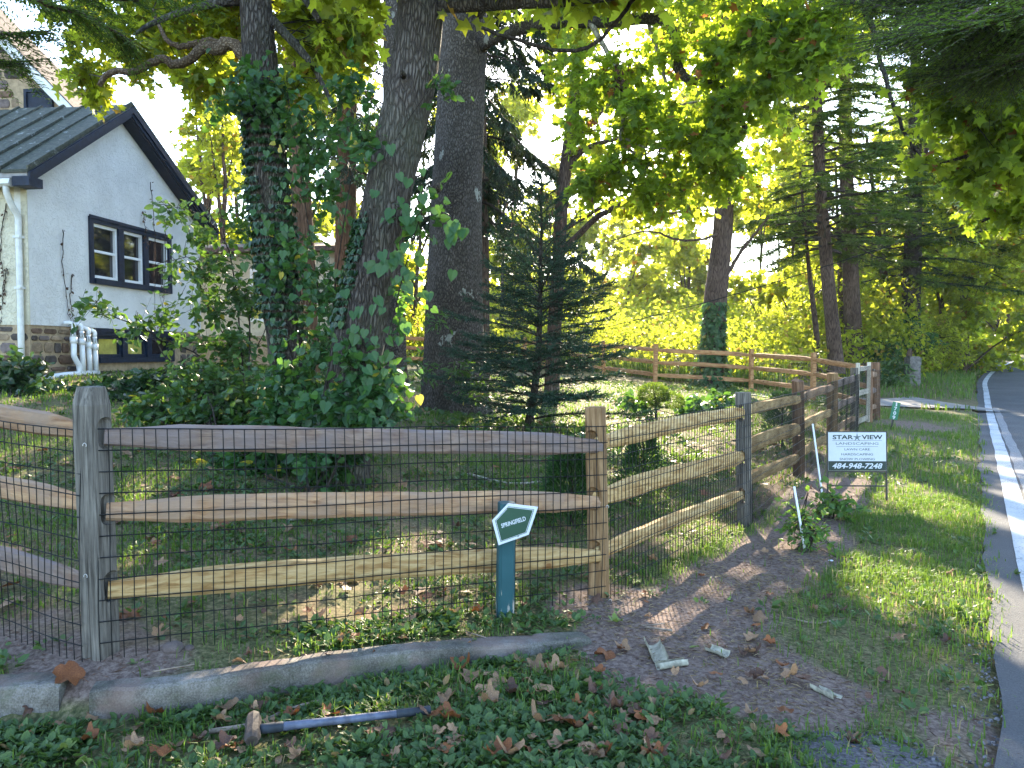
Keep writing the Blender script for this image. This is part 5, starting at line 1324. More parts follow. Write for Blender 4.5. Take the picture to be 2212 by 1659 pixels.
# grey trunk just left of the sycamore
simple_tree('grey_tree', 'plain grey trunk half hidden between the leaning tree and the sycamore', [(858, 845, 56, 17), (855, 780, 48, 17), (852, 650, 44, 17), (850, 500, 42, 17), (848, 300, 40, 17), (846, 50, 36, 17), (844, -250, 28, 17)], 'bark_sycamore', [], [], None, None, 0)
# leaning slim tree behind the young spruce
simple_tree('slim_tree', 'slim leaning trunk with forking limbs rising behind the young spruce', [(1192, 845, 34, 19), (1198, 700, 30, 19), (1206, 560, 28, 19), (1213, 450, 27, 19), (1222, 360, 26, 19), (1236, 250, 24, 19), (1244, 150, 20, 19), (1256, 30, 15, 19), (1270, -120, 10, 19)], 'bark_brown',
   [([(1224, 335, 19), (1255, 290, 19.2), (1300, 240, 19.4), (1340, 200, 19.6)], .10, .04), ([(1236, 270, 19), (1256, 225, 19), (1300, 170, 19.2)], .08, .03), ([(1218, 375, 19), (1260, 325, 18.8), (1330, 300, 18.6), (1400, 290, 18.4)], .09, .03), ([(1212, 545, 19), (1290, 470, 18.4), (1390, 420, 18), (1500, 380, 17.6), (1600, 350, 17.2)], .085, .02),
    ([(1212, 500, 19), (1330, 430, 18.6), (1480, 350, 18.2), (1580, 310, 18)], .06, .015), ([(1216, 430, 19), (1330, 370, 18.6), (1450, 300, 18.4)], .05, .012)],
   [(1300, 180, 80, 50, 19.5, 1, 70), (1240, 60, 70, 70, 19, 1, 70), (1200, 180, 40, 50, 19, .8, 24), (1380, 280, 60, 40, 18.8, .9, 40), (1380, 440, 70, 30, 18.2, .8, 40), (1500, 395, 60, 25, 17.8, .7, 30), (1290, 330, 50, 30, 19, .8, 24), (1270, -40, 100, 50, 19, 1.2, 60)], 'leaf_lit', L_MAPLE5, .17, 8, .6)
# ivy footed tree at the middle of the back fence
simple_tree('ivy_foot_tree', 'tall dark trunk with ivy round its foot beyond the back fence', [(1533, 835, 60, 23.5), (1540, 740, 52, 23.5), (1545, 650, 48, 23.5), (1553, 580, 44, 23.5), (1561, 500, 41, 23.5), (1566, 400, 40, 23.5), (1567, 280, 38, 23.5), (1565, 150, 36, 23.5), (1562, 40, 32, 23.5), (1558, -200, 24, 23.5)], 'bark_brown',
   [([(1572, 590, 23.5), (1610, 530, 23.3), (1660, 470, 23.2)], .07, .03), ([(1568, 420, 23.5), (1500, 450, 22.5), (1400, 470, 21.6)], .07, .02), ([(1570, 500, 23.5), (1490, 520, 22.8), (1400, 500, 22.2), (1320, 520, 21.8)], .05, .015), ([(1566, 250, 23.5), (1640, 180, 23.4), (1720, 150, 23.2)], .09, .03), ([(1566, 120, 23.5), (1480, 60, 23.3)], .09, .03)],
   [(1560, 40, 90, 70, 23.5, 1.6, 110), (1660, 130, 80, 60, 23.5, 1.4, 90), (1470, 60, 70, 60, 23.5, 1.4, 80), (1620, 420, 60, 40, 23.3, 1, 40), (1480, 450, 60, 40, 22.6, 1, 36), (1680, 300, 60, 60, 23.4, 1.2, 50), (1500, 240, 50, 50, 23.4, 1.1, 40)], 'leaf_lit', L_MAPLE5, .19, 8, .6)
lv = MB(); S_ = smooth_path([at(1533, 850, 23.2), at(1538, 760, 23.2), at(1545, 650, 23.2)], 40); k = 1500
i_ = (39 * rng.random(k) ** 1.5).astype(int); th = rng.uniform(-2.4, 2.4, k); o_ = np.stack([np.sin(th), -np.cos(th), 0 * th], 1); rr = .34 * (1 + .9 * sstep(26, 0, i_)) * rng.uniform(.7, 1.15, k)
scatter(lv, L_HEART, S_[i_] + o_ * rr[:, None], o_ * .4 + rng.normal(0, .4, (k, 3)) + (0, 0, -.8), o_ + (0, 0, .5), rng.uniform(.08, .16, k))
tt = thing('ivy', 'bushy ivy round the foot of the tall trunk beyond the back fence', 'ivy', tuple(S_[0])); obj('leaves', lv, M['leaf_vine'], tt)
obj('stem', MB().tube(S_ + (-.0, -.26, 0), .02, 5), M['bark_dark'], tt)

# conifers: trunk with tiers of flat sprays of needles
def conifer(name, label, rows, bark, leaf, zr, nb, Lmax, droop, needle=.10, nw=.30, side_n=22, side_len=.5, hang=0.0, seed=0, prof=lambda t: 1 - t, group=None, azim=None, tilt=0.0, gap=0.0, sub=5, sides=14, amp=.03, dens=1.0, bare=0):
    r = np.random.default_rng(seed); b0 = at(rows[0][0], rows[0][1], rows[0][3])
    t = thing(name, label, 'tree', (b0[0], b0[1], b0[2]), group=group)
    mb = MB(); S = trunk_tube(mb, rows, 44, sides, amp, seed, .3); obj('trunk', mb, M[bark], t, smooth=True)
    br, lv = MB(), MB(); A, E = [], []; Pn, Dn, Un, Sn = [], [], [], []
    for k in range(nb + bare):
        f = (k % nb + r.random()) / nb; z = zr[0] + (zr[1] - zr[0]) * f
        c = S[np.abs(S[:, 2] - z).argmin(), :3].copy(); c[2] = z
        az = k * 2.39996 + r.normal(0, .3) if azim is None else r.uniform(*azim)
        L = Lmax * max(.12, prof(f)) * r.uniform(.7, 1.12); n = 10
        s = np.linspace(0, 1, n); d = np.array([math.cos(az), math.sin(az), 0]); tl_ = tilt + r.normal(0, .14)
        P = c + d * (s * L)[:, None] + np.array([0, 0, 1]) * ((tl_ * s - droop * s ** 1.6 + .10 * droop * s ** 6) * L)[:, None]
        P[1:] += np.cumsum(r.normal(0, .02 * L / 3, (n - 1, 3)), 0)
        br.tube(P, np.linspace(.012 + .012 * L, .005, n), 5, cap=False)
        if k >= nb: continue
        m_ = int(side_n * L / Lmax * dens) + 3
        tt = gap + (1 - gap) * r.random(m_); q = tt * (n - 1.001); i = q.astype(int); p0 = P[i] + (P[i + 1] - P[i]) * (q - i)[:, None]
        lat = np.array([-d[1], d[0], 0]); sg = np.where(r.random(m_) < .5, 1, -1)
        sd = norm(d * r.uniform(.4, .9, m_)[:, None] + lat * (sg * r.uniform(.5, 1, m_))[:, None] + np.stack([r.normal(0, .1, m_), r.normal(0, .1, m_), r.normal(-.12, .26, m_) - hang], 1))
        sl_ = side_len * (.35 + .65 * np.sin(np.pi * np.clip(tt, .08, .95))) * r.uniform(.6, 1.2, m_) * (L / Lmax) ** .5
        A.append(p0); E.append(p0 + sd * sl_[:, None])
        for j in range(sub):
            tj = (j + .6) / sub
            for s2 in (-1, 1):
                Pn.append(p0 + sd * (sl_ * tj)[:, None] + r.normal(0, .012, (m_, 3))); la_ = norm(np.cross(sd, (0, 0, 1)))
                Dn.append(sd * .75 + la_ * s2 * .7 + r.normal(0, .15, (m_, 3)) + (0, 0, -.1 - hang * .5)); Un.append(np.array([0, 0, 1]) + r.normal(0, .3, (m_, 3))); Sn.append(needle * (1.15 - .5 * tj) * r.uniform(.7, 1.3, m_))
        Pn.append(P[r.integers(3, n, 4)]); Dn.append(np.tile(d, (4, 1)) + r.normal(0, .3, (4, 3))); Un.append(np.tile((0, 0, 1.0), (4, 1))); Sn.append(np.full(4, needle))
    twig_mesh(br, np.vstack(A), np.vstack(E), .0045)
    scatter(lv, L_QUAD, np.vstack(Pn), np.vstack(Dn), np.vstack(Un), np.concatenate(Sn), nw / .6)
    obj('branches', br, M['bark_dark'], t); obj('crown', lv, M[leaf], t)
    return t
# weeping spruces behind the sycamore and between the vine trees
conifer('weeping_spruce', 'drooping dark spruce whose curtains hang right of the sycamore trunk', [(1030, 850, 60, 18.5), (1030, 600, 54, 18.5), (1028, 300, 46, 18.5), (1025, 0, 36, 18.5), (1022, -400, 20, 18.5)], 'bark_brown', 'needle_norway', (4.6, 13), 84, 2.6, .55, .17, .34, 44, .8, .9, 4, lambda t: 1 - .5 * t, sub=6)
conifer('weeping_spruce', 'drooping dark spruce with reddish trunk seen between the two vine covered trunks', [(745, 870, 50, 19.5), (745, 650, 46, 19.5), (748, 400, 42, 19.5), (752, 150, 36, 19.5), (756, -150, 28, 19.5), (760, -400, 20, 19.5)], 'bark_red', 'needle_norway', (6.0, 13.5), 50, 2.3, .6, .15, .26, 30, .8, .9, 5, lambda t: 1 - .45 * t, sub=6)
conifer('red_cedar', 'reddish bare trunk behind the upright vine covered trunk', [(668, 850, 50, 18), (662, 700, 46, 18), (655, 500, 42, 18), (640, 280, 38, 18), (625, 60, 32, 18), (612, -200, 24, 18)], 'bark_red', 'needle_norway', (8.5, 13), 26, 2.2, .4, .15, .26, 26, .7, .5, 6, lambda t: 1 - .4 * t)
# hemlocks on the right
hp = lambda t: .75 + .25 * math.sin(t * 9)
conifer('hemlock_tree', 'slender hemlock with reddish trunk standing just behind the end of the back fence', [(1806, 790, 34, 26), (1798, 700, 29, 26), (1788, 600, 27, 26), (1780, 500, 25, 26), (1772, 400, 23, 26), (1766, 250, 22, 26), (1758, 80, 19, 26), (1750, -200, 13, 26)], 'bark_brown', 'needle_hemlock', (5.0, 13.5), 92, 3.9, .16, .15, .36, 54, .62, .06, 11, hp, tilt=.06, gap=.2, sub=7, bare=10)
conifer('hemlock_tree', 'thicker hemlock trunk just right of the slender one beside the driveway', [(1848, 790, 40, 29), (1842, 700, 36, 29), (1838, 600, 33, 29), (1833, 500, 30, 29), (1828, 350, 28, 29), (1824, 150, 24, 29), (1820, -150, 16, 29)], 'bark_brown', 'needle_hemlock', (5.4, 14.0), 66, 3.4, .2, .15, .36, 46, .62, .06, 12, hp, tilt=.05, gap=.15, sub=6, bare=6)
conifer('hemlock_tree', 'broad dark hemlock nearest the road with low sweeping boughs', [(1968, 790, 46, 31), (1966, 700, 40, 31), (1970, 600, 36, 31), (1974, 450, 32, 31), (1976, 300, 26, 31), (1978, 50, 18, 31)], 'bark_dark', 'needle_hemlock', (4.2, 12), 70, 3.8, .24, .16, .36, 50, .66, .08, 13, lambda t: 1 - .55 * t, tilt=.03, sub=7)
# hemlock boughs reaching over the view from trees beside the camera
def bough_tree(label, base, h, rad, boughs, leaf='needle_hemlock', seed=3, needle=.055, side_n=120, group=None):
    t = thing('hemlock_tree', label, 'tree', gpt(*base), group=group); r = np.random.default_rng(seed)
    b = np.array(gpt(*base)); mb = MB(); mb.tube([b - (0, 0, .3), b + (0, 0, h * .3), b + (.1, .1, h * .7), b + (.1, .1, h)], [rad * 1.3, rad, rad * .7, rad * .3], 16, wob=ridge_bark(16, .04, seed))
    br, lv = MB(), MB(); A, E, Pn, Dn, Un, Sn = [], [], [], [], [], []
    for pts in boughs:
        P = smooth_path(np.array(pts), 16); mb.tube(P, np.linspace(.04, .008, 16), 6)
        L = np.linalg.norm(np.diff(P, axis=0), axis=1).sum(); m_ = int(side_n * L / 3)
        q = (.12 + .88 * r.random(m_)) * 14.99; i = q.astype(int); p0 = P[i] + (P[i + 1] - P[i]) * (q - i)[:, None]; d = norm(P[i + 1] - P[i])
        lat = norm(np.cross(d, (0, 0, 1))); sg = np.where(r.random(m_) < .5, 1, -1)[:, None]
        sd = norm(d * r.uniform(.3, .8, (m_, 1)) + lat * sg * r.uniform(.5, 1, (m_, 1)) + r.normal(0, .14, (m_, 3)) + (0, 0, -.22)); sl_ = r.uniform(.25, .75, m_)
        A.append(p0); E.append(p0 + sd * sl_[:, None])
        for j in range(9):
            tj = (j + .6) / 9
            for s2 in (-1, 1):
                la_ = norm(np.cross(sd, (0, 0, 1))); Pn.append(p0 + sd * (sl_ * tj)[:, None]); Dn.append(sd * .6 + la_ * s2 * .8 + r.normal(0, .15, (m_, 3)) + (0, 0, -.15)); Un.append((0, 0, 1) + r.normal(0, .3, (m_, 3))); Sn.append(needle * (1.5 - .7 * tj) * r.uniform(.7, 1.3, m_))
    twig_mesh(br, np.vstack(A), np.vstack(E), .003); scatter(lv, L_QUAD, np.vstack(Pn), np.vstack(Dn), np.vstack(Un), np.concatenate(Sn), .55)
    obj('trunk', mb, M['bark_brown'], t, smooth=True); obj('branches', br, M['bark_dark'], t); obj('crown', lv, M[leaf], t); return t
bough_tree('hemlock outside the left edge whose dark twigs hang over the stone gable', (-6.6, 6.4), 9, .2,
   [[(-6.6, 6.4, 5.0), at(-120, 42, 6.6), at(0, 72, 6.8), at(110, 67, 7.0)], [(-6.6, 6.4, 5.4), at(-60, -28, 7.0), at(120, -8, 7.2), at(300, 2, 7.4)], [(-6.6, 6.4, 5.6), at(0, -28, 6.6), at(180, 32, 6.8), at(290, 92, 7.0)], [(-6.6, 6.4, 4.8), at(-140, 92, 6.6), at(-30, 132, 6.8), at(50, 132, 7.0)], [(-6.6, 6.4, 5.8), at(100, -58, 6.8), at(260, -38, 7.2), at(420, -8, 7.4)], [(-6.6, 6.4, 6.0), at(50, -88, 7.4), at(200, -68, 7.8), at(380, -58, 8.2)]], side_n=75, needle=.045)
bough_tree('hemlock across the road whose dark boughs fill the upper right corner', (8.8, 3.4), 10, .28,
   [[(8.8, 3.4, 5.0), at(2300, 20, 5.6), at(2150, 60, 6.2), at(1980, 40, 6.6)], [(8.8, 3.4, 4.6), at(2330, 90, 5.4), at(2200, 130, 6.0), at(2080, 150, 6.4)], [(8.8, 3.4, 5.4), at(2250, -50, 5.8), at(2080, -10, 6.4), at(1880, 0, 7.0)], [(8.8, 3.4, 5.8), at(2200, -100, 6.2), at(2000, -60, 6.8), at(1800, -50, 7.6)], [(8.8, 3.4, 5.2), at(2260, 10, 5.0), at(2120, 20, 5.4), at(2000, 70, 6.0)], [(8.8, 3.4, 5.0), at(2320, 30, 6.6), at(2200, 70, 7.2), at(2060, 110, 7.8)], [(8.8, 3.4, 5.6), at(2260, -20, 6.8), at(2100, 30, 7.6), at(1940, 80, 8.2)], [(8.8, 3.4, 4.8), at(2330, 60, 7.2), at(2180, 120, 7.8), at(2050, 180, 8.4)]], seed=8, side_n=210, needle=.042)
# maple across the road, leaves hanging low on the right
t = thing('maple_tree', 'maple across the road whose green leaves hang over the right edge', 'tree', gpt(11.5, 5.2))
mb = MB(); b0 = np.array(gpt(11.5, 5.2)); mb.tube([b0 - (0, 0, .3), b0 + (0, 0, 3), b0 + (-.2, .1, 7), b0 + (-.1, 0, 10)], [.34, .28, .2, .08], 18, wob=ridge_bark(18, .05, 3))
lm = [limb(mb, [b0 + (0, 0, 4.2), at(2420, 250, 8.5), at(2250, 230, 8.2), at(2100, 260, 8.0)], .08, .015), limb(mb, [b0 + (0, 0, 3.8), at(2430, 380, 8.8), at(2260, 350, 8.6), at(2140, 330, 8.4), at(2040, 350, 8.2)], .07, .012), limb(mb, [b0 + (0, 0, 5), at(2350, 120, 8.6), at(2200, 160, 8.4), at(2060, 200, 8.2)], .07, .012), limb(mb, [b0 + (0, 0, 4.6), at(2380, 300, 9.4), at(2230, 420, 9.6), at(2120, 480, 9.8)], .06, .012)]
obj('trunk', mb, M['bark_grey'], t, smooth=True)
lv, tw = MB(), MB()
leafy(lv, tw, pc([(2060, 230, 60, 50, 8.1, .5, 40), (2130, 270, 60, 60, 8.2, .6, 50), (2190, 200, 60, 60, 8.3, .6, 46), (2180, 330, 60, 60, 8.4, .6, 50), (2100, 370, 50, 40, 8.4, .5, 30), (2230, 420, 50, 60, 9, .6, 40), (2140, 450, 40, 40, 9.6, .5, 18), (2010, 170, 40, 40, 8.1, .4, 22), (2260, 280, 60, 80, 8.4, .7, 50), (2300, 120, 100, 80, 8.4, .8, 60), (1990, 350, 20, 16, 8.1, .2, 5)]), L_MAPLE, .12, 10, .5, .45, np.vstack(lm))
obj('twigs', tw, M['bark_dark'], t, kind='stuff'); obj('crown', lv, M['leaf_syc'], t)
# -------- young spruce in front
def young_spruce():
    base = at(1143, 912, 11.6); top = at(1170, 372, 11.6)
    t = thing('young_spruce', 'young dark spruce with tiered boughs standing behind the front fence', 'tree', tuple(base))
    r = np.random.default_rng(5); mb = MB()
    S = smooth_path([base - (0, 0, .2), base, at(1160, 800, 11.6), at(1166, 680, 11.6), at(1168, 560, 11.6), at(1170, 470, 11.6), top], 40)
    mb.tube(S, np.interp(np.linspace(0, 1, 40), [0, .15, .8, 1], [.085, .07, .018, .006]), 10)
    A, E = [], []; NP, ND, NS = [], [], []; br = MB()
    H = top[2] - base[2]; k = 0
    zs = np.concatenate([.02 + .62 * np.linspace(0, 1, 92) ** .95, np.linspace(.65, .97, 26)])
    for zf in zs:
        c = S[np.abs(S[:, 2] - (base[2] + zf * H)).argmin()]
        if True:
            az = k * 2.39996 + r.normal(0, .3); k += 1
            L = (2.0 * (1 - zf) ** .95 * r.uniform(.62, 1.08) + .05) * (.8 if zf > .64 else 1); d = np.array([math.cos(az), math.sin(az), 0.0]); n = 9
            s = np.linspace(0, 1, n); rise = (.8 if zf > .64 else .5 if zf > .35 else .28) + r.normal(0, .12)
            P = c + d * (s * L)[:, None] + np.array([0, 0, 1.0]) * ((rise * s - (.30 if zf < .5 else .1) * s ** 2 + .16 * s ** 5) * L)[:, None]
            br.tube(P, np.linspace(.007 + .006 * L, .003, n), 5, cap=False)
            m_ = int((30 if zf < .5 else 22 if zf < .64 else 10) * L) + 2; tt = .12 + .8 * r.random(m_); q = tt * (n - 1.001); i = q.astype(int); p0 = P[i] + (P[i + 1] - P[i]) * (q - i)[:, None]
            lat = np.array([-d[1], d[0], 0]); sg = np.where(np.arange(m_) % 2 == 0, 1, -1)
            sd = norm(d * .75 + lat * (sg * r.uniform(.45, .9, m_))[:, None] + np.stack([0 * tt, 0 * tt, r.normal(.04, .15, m_)], 1)); sl_ = (.36 * (1 - tt) + .12) * r.uniform(.7, 1.25, m_) * min(1, .5 + L / 1.5)
            A.append(p0); E.append(p0 + sd * sl_[:, None])
            for a, dd_, l_ in ((p0, sd, sl_), (P[:-1], norm(np.diff(P, axis=0)), np.linalg.norm(np.diff(P, axis=0), axis=1))):
                for z in range(18):
                    f = (z + r.random(len(a))) / 18; NP.append(a + dd_ * (l_ * f)[:, None]); w = norm(r.normal(size=(len(a), 3)) + (0, 0, .35)); ND.append(dd_ * .75 + w * .75); NS.append(r.uniform(.032, .055, len(a)))
    twig_mesh(br, np.vstack(A), np.vstack(E), .003)
    lv = MB(); NP, ND, NS = np.vstack(NP), np.vstack(ND), np.concatenate(NS); scatter(lv, L_NEED, NP, ND, r.normal(size=NP.shape), NS, .34)
    obj('trunk', mb, M['bark_dark'], t, smooth=True); obj('branches', br, M['bark_dark'], t); obj('crown', lv, M['needle_spruce'], t)
    cn = MB()
    for _ in range(34):
        p = S[r.integers(31, 38)] + np.array([r.normal(0, .28), r.normal(0, .2), -.02 - .12 * r.random()]); cn.tube([p, p - (0, 0, .02), p - (0, 0, .06), p - (0, 0, .085)], [.006, .014, .013, .004], 6)
    obj('cones', cn, M['fallen_brown'], t, kind='stuff')
young_spruce()

# trees arching over the road at the right edge
simple_tree('arching_tree', 'yellow green tree from across the road arching over it at the right edge', [(2420, 800, 60, 27), (2400, 600, 52, 27), (2370, 350, 46, 27), (2330, 80, 36, 27), (2300, -200, 22, 27)], 'bark_grey',
   [([(2380, 420, 27), (2280, 380, 27.5), (2160, 400, 28), (2060, 450, 29)], .12, .03), ([(2385, 500, 27), (2290, 480, 28), (2180, 540, 29), (2100, 600, 30)], .1, .025), ([(2350, 250, 27), (2240, 230, 28), (2120, 290, 29)], .1, .025)],
   [(2180, 420, 70, 60, 28, 1.6, 110), (2090, 450, 60, 50, 29, 1.5, 90), (2170, 540, 60, 50, 29.5, 1.5, 90), (2090, 590, 50, 40, 30.5, 1.3, 70), (2230, 480, 50, 80, 28, 1.5, 100), (2140, 320, 80, 50, 28.5, 1.5, 90), (2030, 400, 40, 40, 30, 1.2, 46), (2215, 610, 40, 40, 30, 1.2, 60), (2230, 330, 60, 60, 28, 1.5, 80)], 'leaf_lit', L_MAPLE5, .17, 9, .7)

# the green wall of trees closing the view behind the hemlocks and over the road
# ------------------------------------------------------------------ shrubs and low plants in the yard
def shrub(name, label, base_px, stems, clumps, leaf, tpl, size, n_per=9, tlen=.4, droop=.1, cat='shrub', group=None, bark='bark_dark', wid=1.0, tr=.003, flat=.6):
    b0 = gpx(*base_px) if len(base_px) == 2 else np.array(base_px)
    t = thing(name, label, cat, tuple(b0), group=group); mb, lv = MB(), MB(); att = []
    for s in stems:
        P = [at(*q) for q in s]; att.append(limb(mb, [b0 - (0, 0, .05)] + P, .013, .004, 18, 5, .006))
    cl = pc(clumps)
    if not stems: att = [limb(mb, [b0 + rng.normal(0, .06, 3) * (1, 1, 0), (b0 + c) / 2 + rng.normal(0, .05, 3), c], .012, .005, 8, 5) for c, r_, n in cl]
    leafy(lv, mb, cl, tpl, size, n_per, tlen, droop, np.vstack(att), tr=tr, wid=wid, flat=flat)
    obj('stem', mb, M[bark], t); obj('foliage', lv, M[leaf], t); return t
shrub('arching_shrub', 'tall open shrub with arching stems in front of the house window', (540, 960),
  [[(520, 800, 9.4), (440, 640, 9.3), (420, 560, 9.2), (340, 570, 9.1)], [(520, 760, 9.4), (500, 560, 9.4), (440, 470, 9.3), (340, 440, 9.2)], [(470, 800, 9.2), (330, 720, 9.0), (240, 680, 8.9), (170, 640, 8.8)], [(540, 700, 9.5), (560, 560, 9.5), (520, 400, 9.4)], [(420, 850, 9.1), (350, 760, 8.9), (320, 700, 8.9)], [(540, 800, 9.4), (600, 650, 9.4)]],
  [(410, 590, 60, 30, 9.2, .4, 17), (470, 560, 50, 46, 9.3, .4, 18), (450, 660, 70, 36, 9.3, .4, 22), (520, 650, 50, 60, 9.4, .4, 30), (380, 460, 50, 22, 9.2, .3, 12), (430, 510, 40, 20, 9.3, .3, 11), (220, 670, 48, 18, 8.85, .25, 11), (300, 710, 40, 22, 9.0, .3, 10), (520, 460, 40, 50, 9.4, .4, 16), (450, 740, 80, 40, 9.2, .4, 24), (350, 690, 20, 26, 8.9, .25, 7), (520, 760, 60, 50, 9.4, .4, 36)], 'leaf_shrub', L_OVAL, .095, 9, .5, .1, wid=1.2)
shrub('leafy_bush', 'mounded green bush before the stone footing and left of the vine trees', (470, 990), [],
  [(430, 840, 60, 34, 8.9, .5, 40), (360, 885, 60, 30, 8.6, .4, 40), (500, 850, 70, 60, 8.8, .5, 80), (560, 900, 70, 50, 8.6, .5, 80), (310, 890, 50, 24, 8.4, .3, 26), (440, 900, 80, 40, 8.5, .5, 70), (400, 800, 34, 28, 9.0, .4, 12)], 'leaf_shrub', L_OVAL, .09, 9, .4, wid=1.25)
shrub('leafy_bush', 'tangle of vine and bush round the feet of the two vine trees', (680, 1075), [],
  [(620, 960, 90, 60, 7.6, .4, 80), (540, 1010, 70, 50, 7.4, .4, 60), (700, 990, 80, 60, 7.0, .35, 70), (480, 1020, 70, 30, 7.4, .35, 36), (770, 900, 60, 60, 7.0, .3, 40), (820, 880, 40, 50, 7.0, .3, 20), (640, 880, 80, 50, 7.8, .4, 70), (420, 1060, 40, 14, 7.2, .25, 10)], 'leaf_vine', L_HEART, .085, 8, .4)
shrub('corner_bush', 'dark bush under the downspout at the left edge', (30, 862), [], [(10, 810, 50, 44, 10.6, .5, 80), (50, 810, 40, 40, 10.4, .4, 60), (-60, 800, 70, 50, 10.6, .6, 70), (90, 840, 40, 18, 10.2, .3, 24)], 'leaf_ivy', L_OVAL, .10, 9, .35, wid=1.5)
shrub('footing_ivy', 'low dark ground ivy along the stone footing', (250, 850), [], [(160, 842, 60, 12, 10.9, .5, 40), (260, 836, 70, 14, 11.0, .5, 44), (350, 820, 60, 18, 11.2, .5, 40), (440, 815, 60, 24, 12, .5, 40), (230, 860, 80, 12, 10, .5, 26)], 'leaf_ivy', L_HEART, .10, 8, .3, cat='plant')
shrub('viny_sapling', 'thin sapling with narrow leaves against the foot of the sycamore', (940, 880), [[(960, 830, 12.5), (1010, 800, 12.2)], [(930, 820, 12.6), (900, 800, 12.4)]], [(1000, 800, 50, 18, 12.2, .3, 14), (910, 800, 30, 26, 12.4, .3, 12), (940, 690, 40, 14, 12.8, .2, 8), (1030, 850, 50, 20, 12.2, .3, 14)], 'leaf_shrub', L_OVAL, .12, 8, .4, wid=.6)
# clipped globe shrub
def globe():
    b0 = gpx(1417, 905); 
    Y = b0[1]
    t = thing('globe_shrub', 'small clipped mushroom shaped evergreen on a bare stem in the sunny yard', 'shrub', tuple(b0)); mb, lv = MB(), MB()
    c = at(1418, 855, Y); att = []
    mb.tube([b0 - (0, 0, .1), b0 + (0, 0, .15), c], [.03, .026, .02], 8)
    for k in range(16):
        d = norm(rng.normal(size=3) + (0, 0, .4)); limb(mb, [b0 + (0, 0, .2 + .02 * k), c + d * (.3, .3, .2)], .01, .004, 6, 4)
    for cc, rad, n in ((at(1412, 852, Y), (.30, .3, .22), 2600), (at(1440, 868, Y), (.34, .3, .2), 2200)):
        o = uball(n, 7) * np.array(rad); o[:, 2] = np.maximum(o[:, 2], -rad[2] * .45); p = cc + o
        scatter(lv, L_QUAD, p, norm(o) + rng.normal(0, .5, (n, 3)), rng.normal(size=(n, 3)), rng.uniform(.03, .06, n), .7)
    obj('stem', mb, M['bark_dark'], t); obj('foliage', lv, M['needle_hemlock'], t)
globe()
shrub('low_shrub', 'low leafy shrub right of the clipped globe shrub', (1540, 905), [], [(1500, 880, 40, 18, 15.5, .5, 26), (1560, 868, 40, 20, 16, .5, 30), (1370, 872, 36, 16, 15.5, .4, 18)], 'leaf_vine', L_OVAL, .14, 8, .35, wid=1.3)
# soft thuja just inside the fence
def thuja(label, px, py_top, py_bot, Y, w, n):
    b0 = at(px, py_bot, Y); b0[2] = float(gz(b0[0], b0[1])); tp = at(px, py_top, Y); t = thing('thuja', label, 'shrub', tuple(b0)); mb, lv = MB(), MB(); mb.tube([b0, tp], [.02, .004], 6)
    f = rng.random(n) ** .8; th = rng.uniform(0, 6.28, n); rr = w * (1 - f * .75) * np.sqrt(rng.random(n))
    p = b0 + (tp - b0) * f[:, None] + np.stack([rr * np.cos(th), rr * np.sin(th), 0 * f], 1)
    d = np.stack([np.cos(th) * .7, np.sin(th) * .7, .5 + rng.normal(0, .4, n)], 1)
    scatter(lv, L_QUAD, p, d, rng.normal(size=(n, 3)), rng.uniform(.05, .11, n), .35); obj('stem', mb, M['bark_dark'], t); obj('foliage', lv, M['thuja'], t)
M['thuja'] = leaf_mat('feathery thuja', (.02, .06, .016), (.045, .11, .03), (.1, .2, .03), .3)
thuja('feathery light green young thuja right behind the corner post', 1235, 960, 1170, 6.6, .36, 2600)
thuja('feathery young thuja behind the wire right of the corner post', 1390, 940, 1090, 8.0, .3, 1500)
thuja('feathery green shrub behind the fence near the gate', 1690, 850, 960, 12.0, .4, 1600)
# leafy weeds by the stakes
shrub('stake_weeds', 'leafy weeds growing round the shorter white stake', (1745, 1195), [], [(1735, 1120, 30, 30, 6.3, .2, 16), (1760, 1155, 34, 28, 6.2, .2, 18), (1720, 1140, 22, 26, 6.2, .2, 9)], 'weed_light', L_OVAL, .06, 9, .28, -.1, cat='plant', wid=.8)
shrub('stake_weeds', 'broader leafed sapling growing round the taller white stake', (1785, 1120), [[(1800, 1080, 7.4), (1790, 1062, 7.4)], [(1820, 1090, 7.4), (1830, 1075, 7.4)]], [(1792, 1082, 24, 20, 7.4, .2, 10), (1822, 1098, 28, 20, 7.3, .2, 10), (1768, 1090, 22, 16, 7.4, .2, 7)], 'weed_light', L_OVAL, .075, 8, .3, -.1, cat='plant', wid=1.2)
shrub('fence_weeds', 'weeds and cut brush heaped left of the gatepost', (1920, 838), [], [(1920, 815, 50, 18, 26, .8, 50), (1940, 790, 40, 14, 27, .8, 30)], 'leaf_shrub', L_OVAL, .2, 8, .6, wid=.7)

# ------------------------------------------------------------------ sunny thicket and trees beyond the fence
def field(label, name, n, xr, yr, hmax, leaf, size, seed, tpl=L_OVAL, cat='undergrowth', mask=None, stem_n=500):
    r = np.random.default_rng(seed); x = r.uniform(*xr, n * 2); y = yr(x, r.random(n * 2)) if callable(yr) else r.uniform(*yr, n * 2)
    if mask is not None:
        k = mask(x, y); x, y = x[k], y[k]
    x, y = x[:n], y[:n]; n = len(x); hh = hmax(x, y) if callable(hmax) else hmax
    hh = hh * (.35 + 1.1 * fbm(x * .45 + seed, y * .45, 0, 3)); z = gz0(x, y) + hh * r.random(n) ** .75
    lv = MB(); scatter(lv, tpl, np.stack([x, y, z], 1), r.normal(0, .6, (n, 3)) + (0, -.1, -.2), r.normal(0, .5, (n, 3)) + (0, 0, .6), size * r.uniform(.6, 1.4, n), 1.1)
    o = obj(name, lv, M[leaf], kind='stuff'); tag(o, label, cat); return o
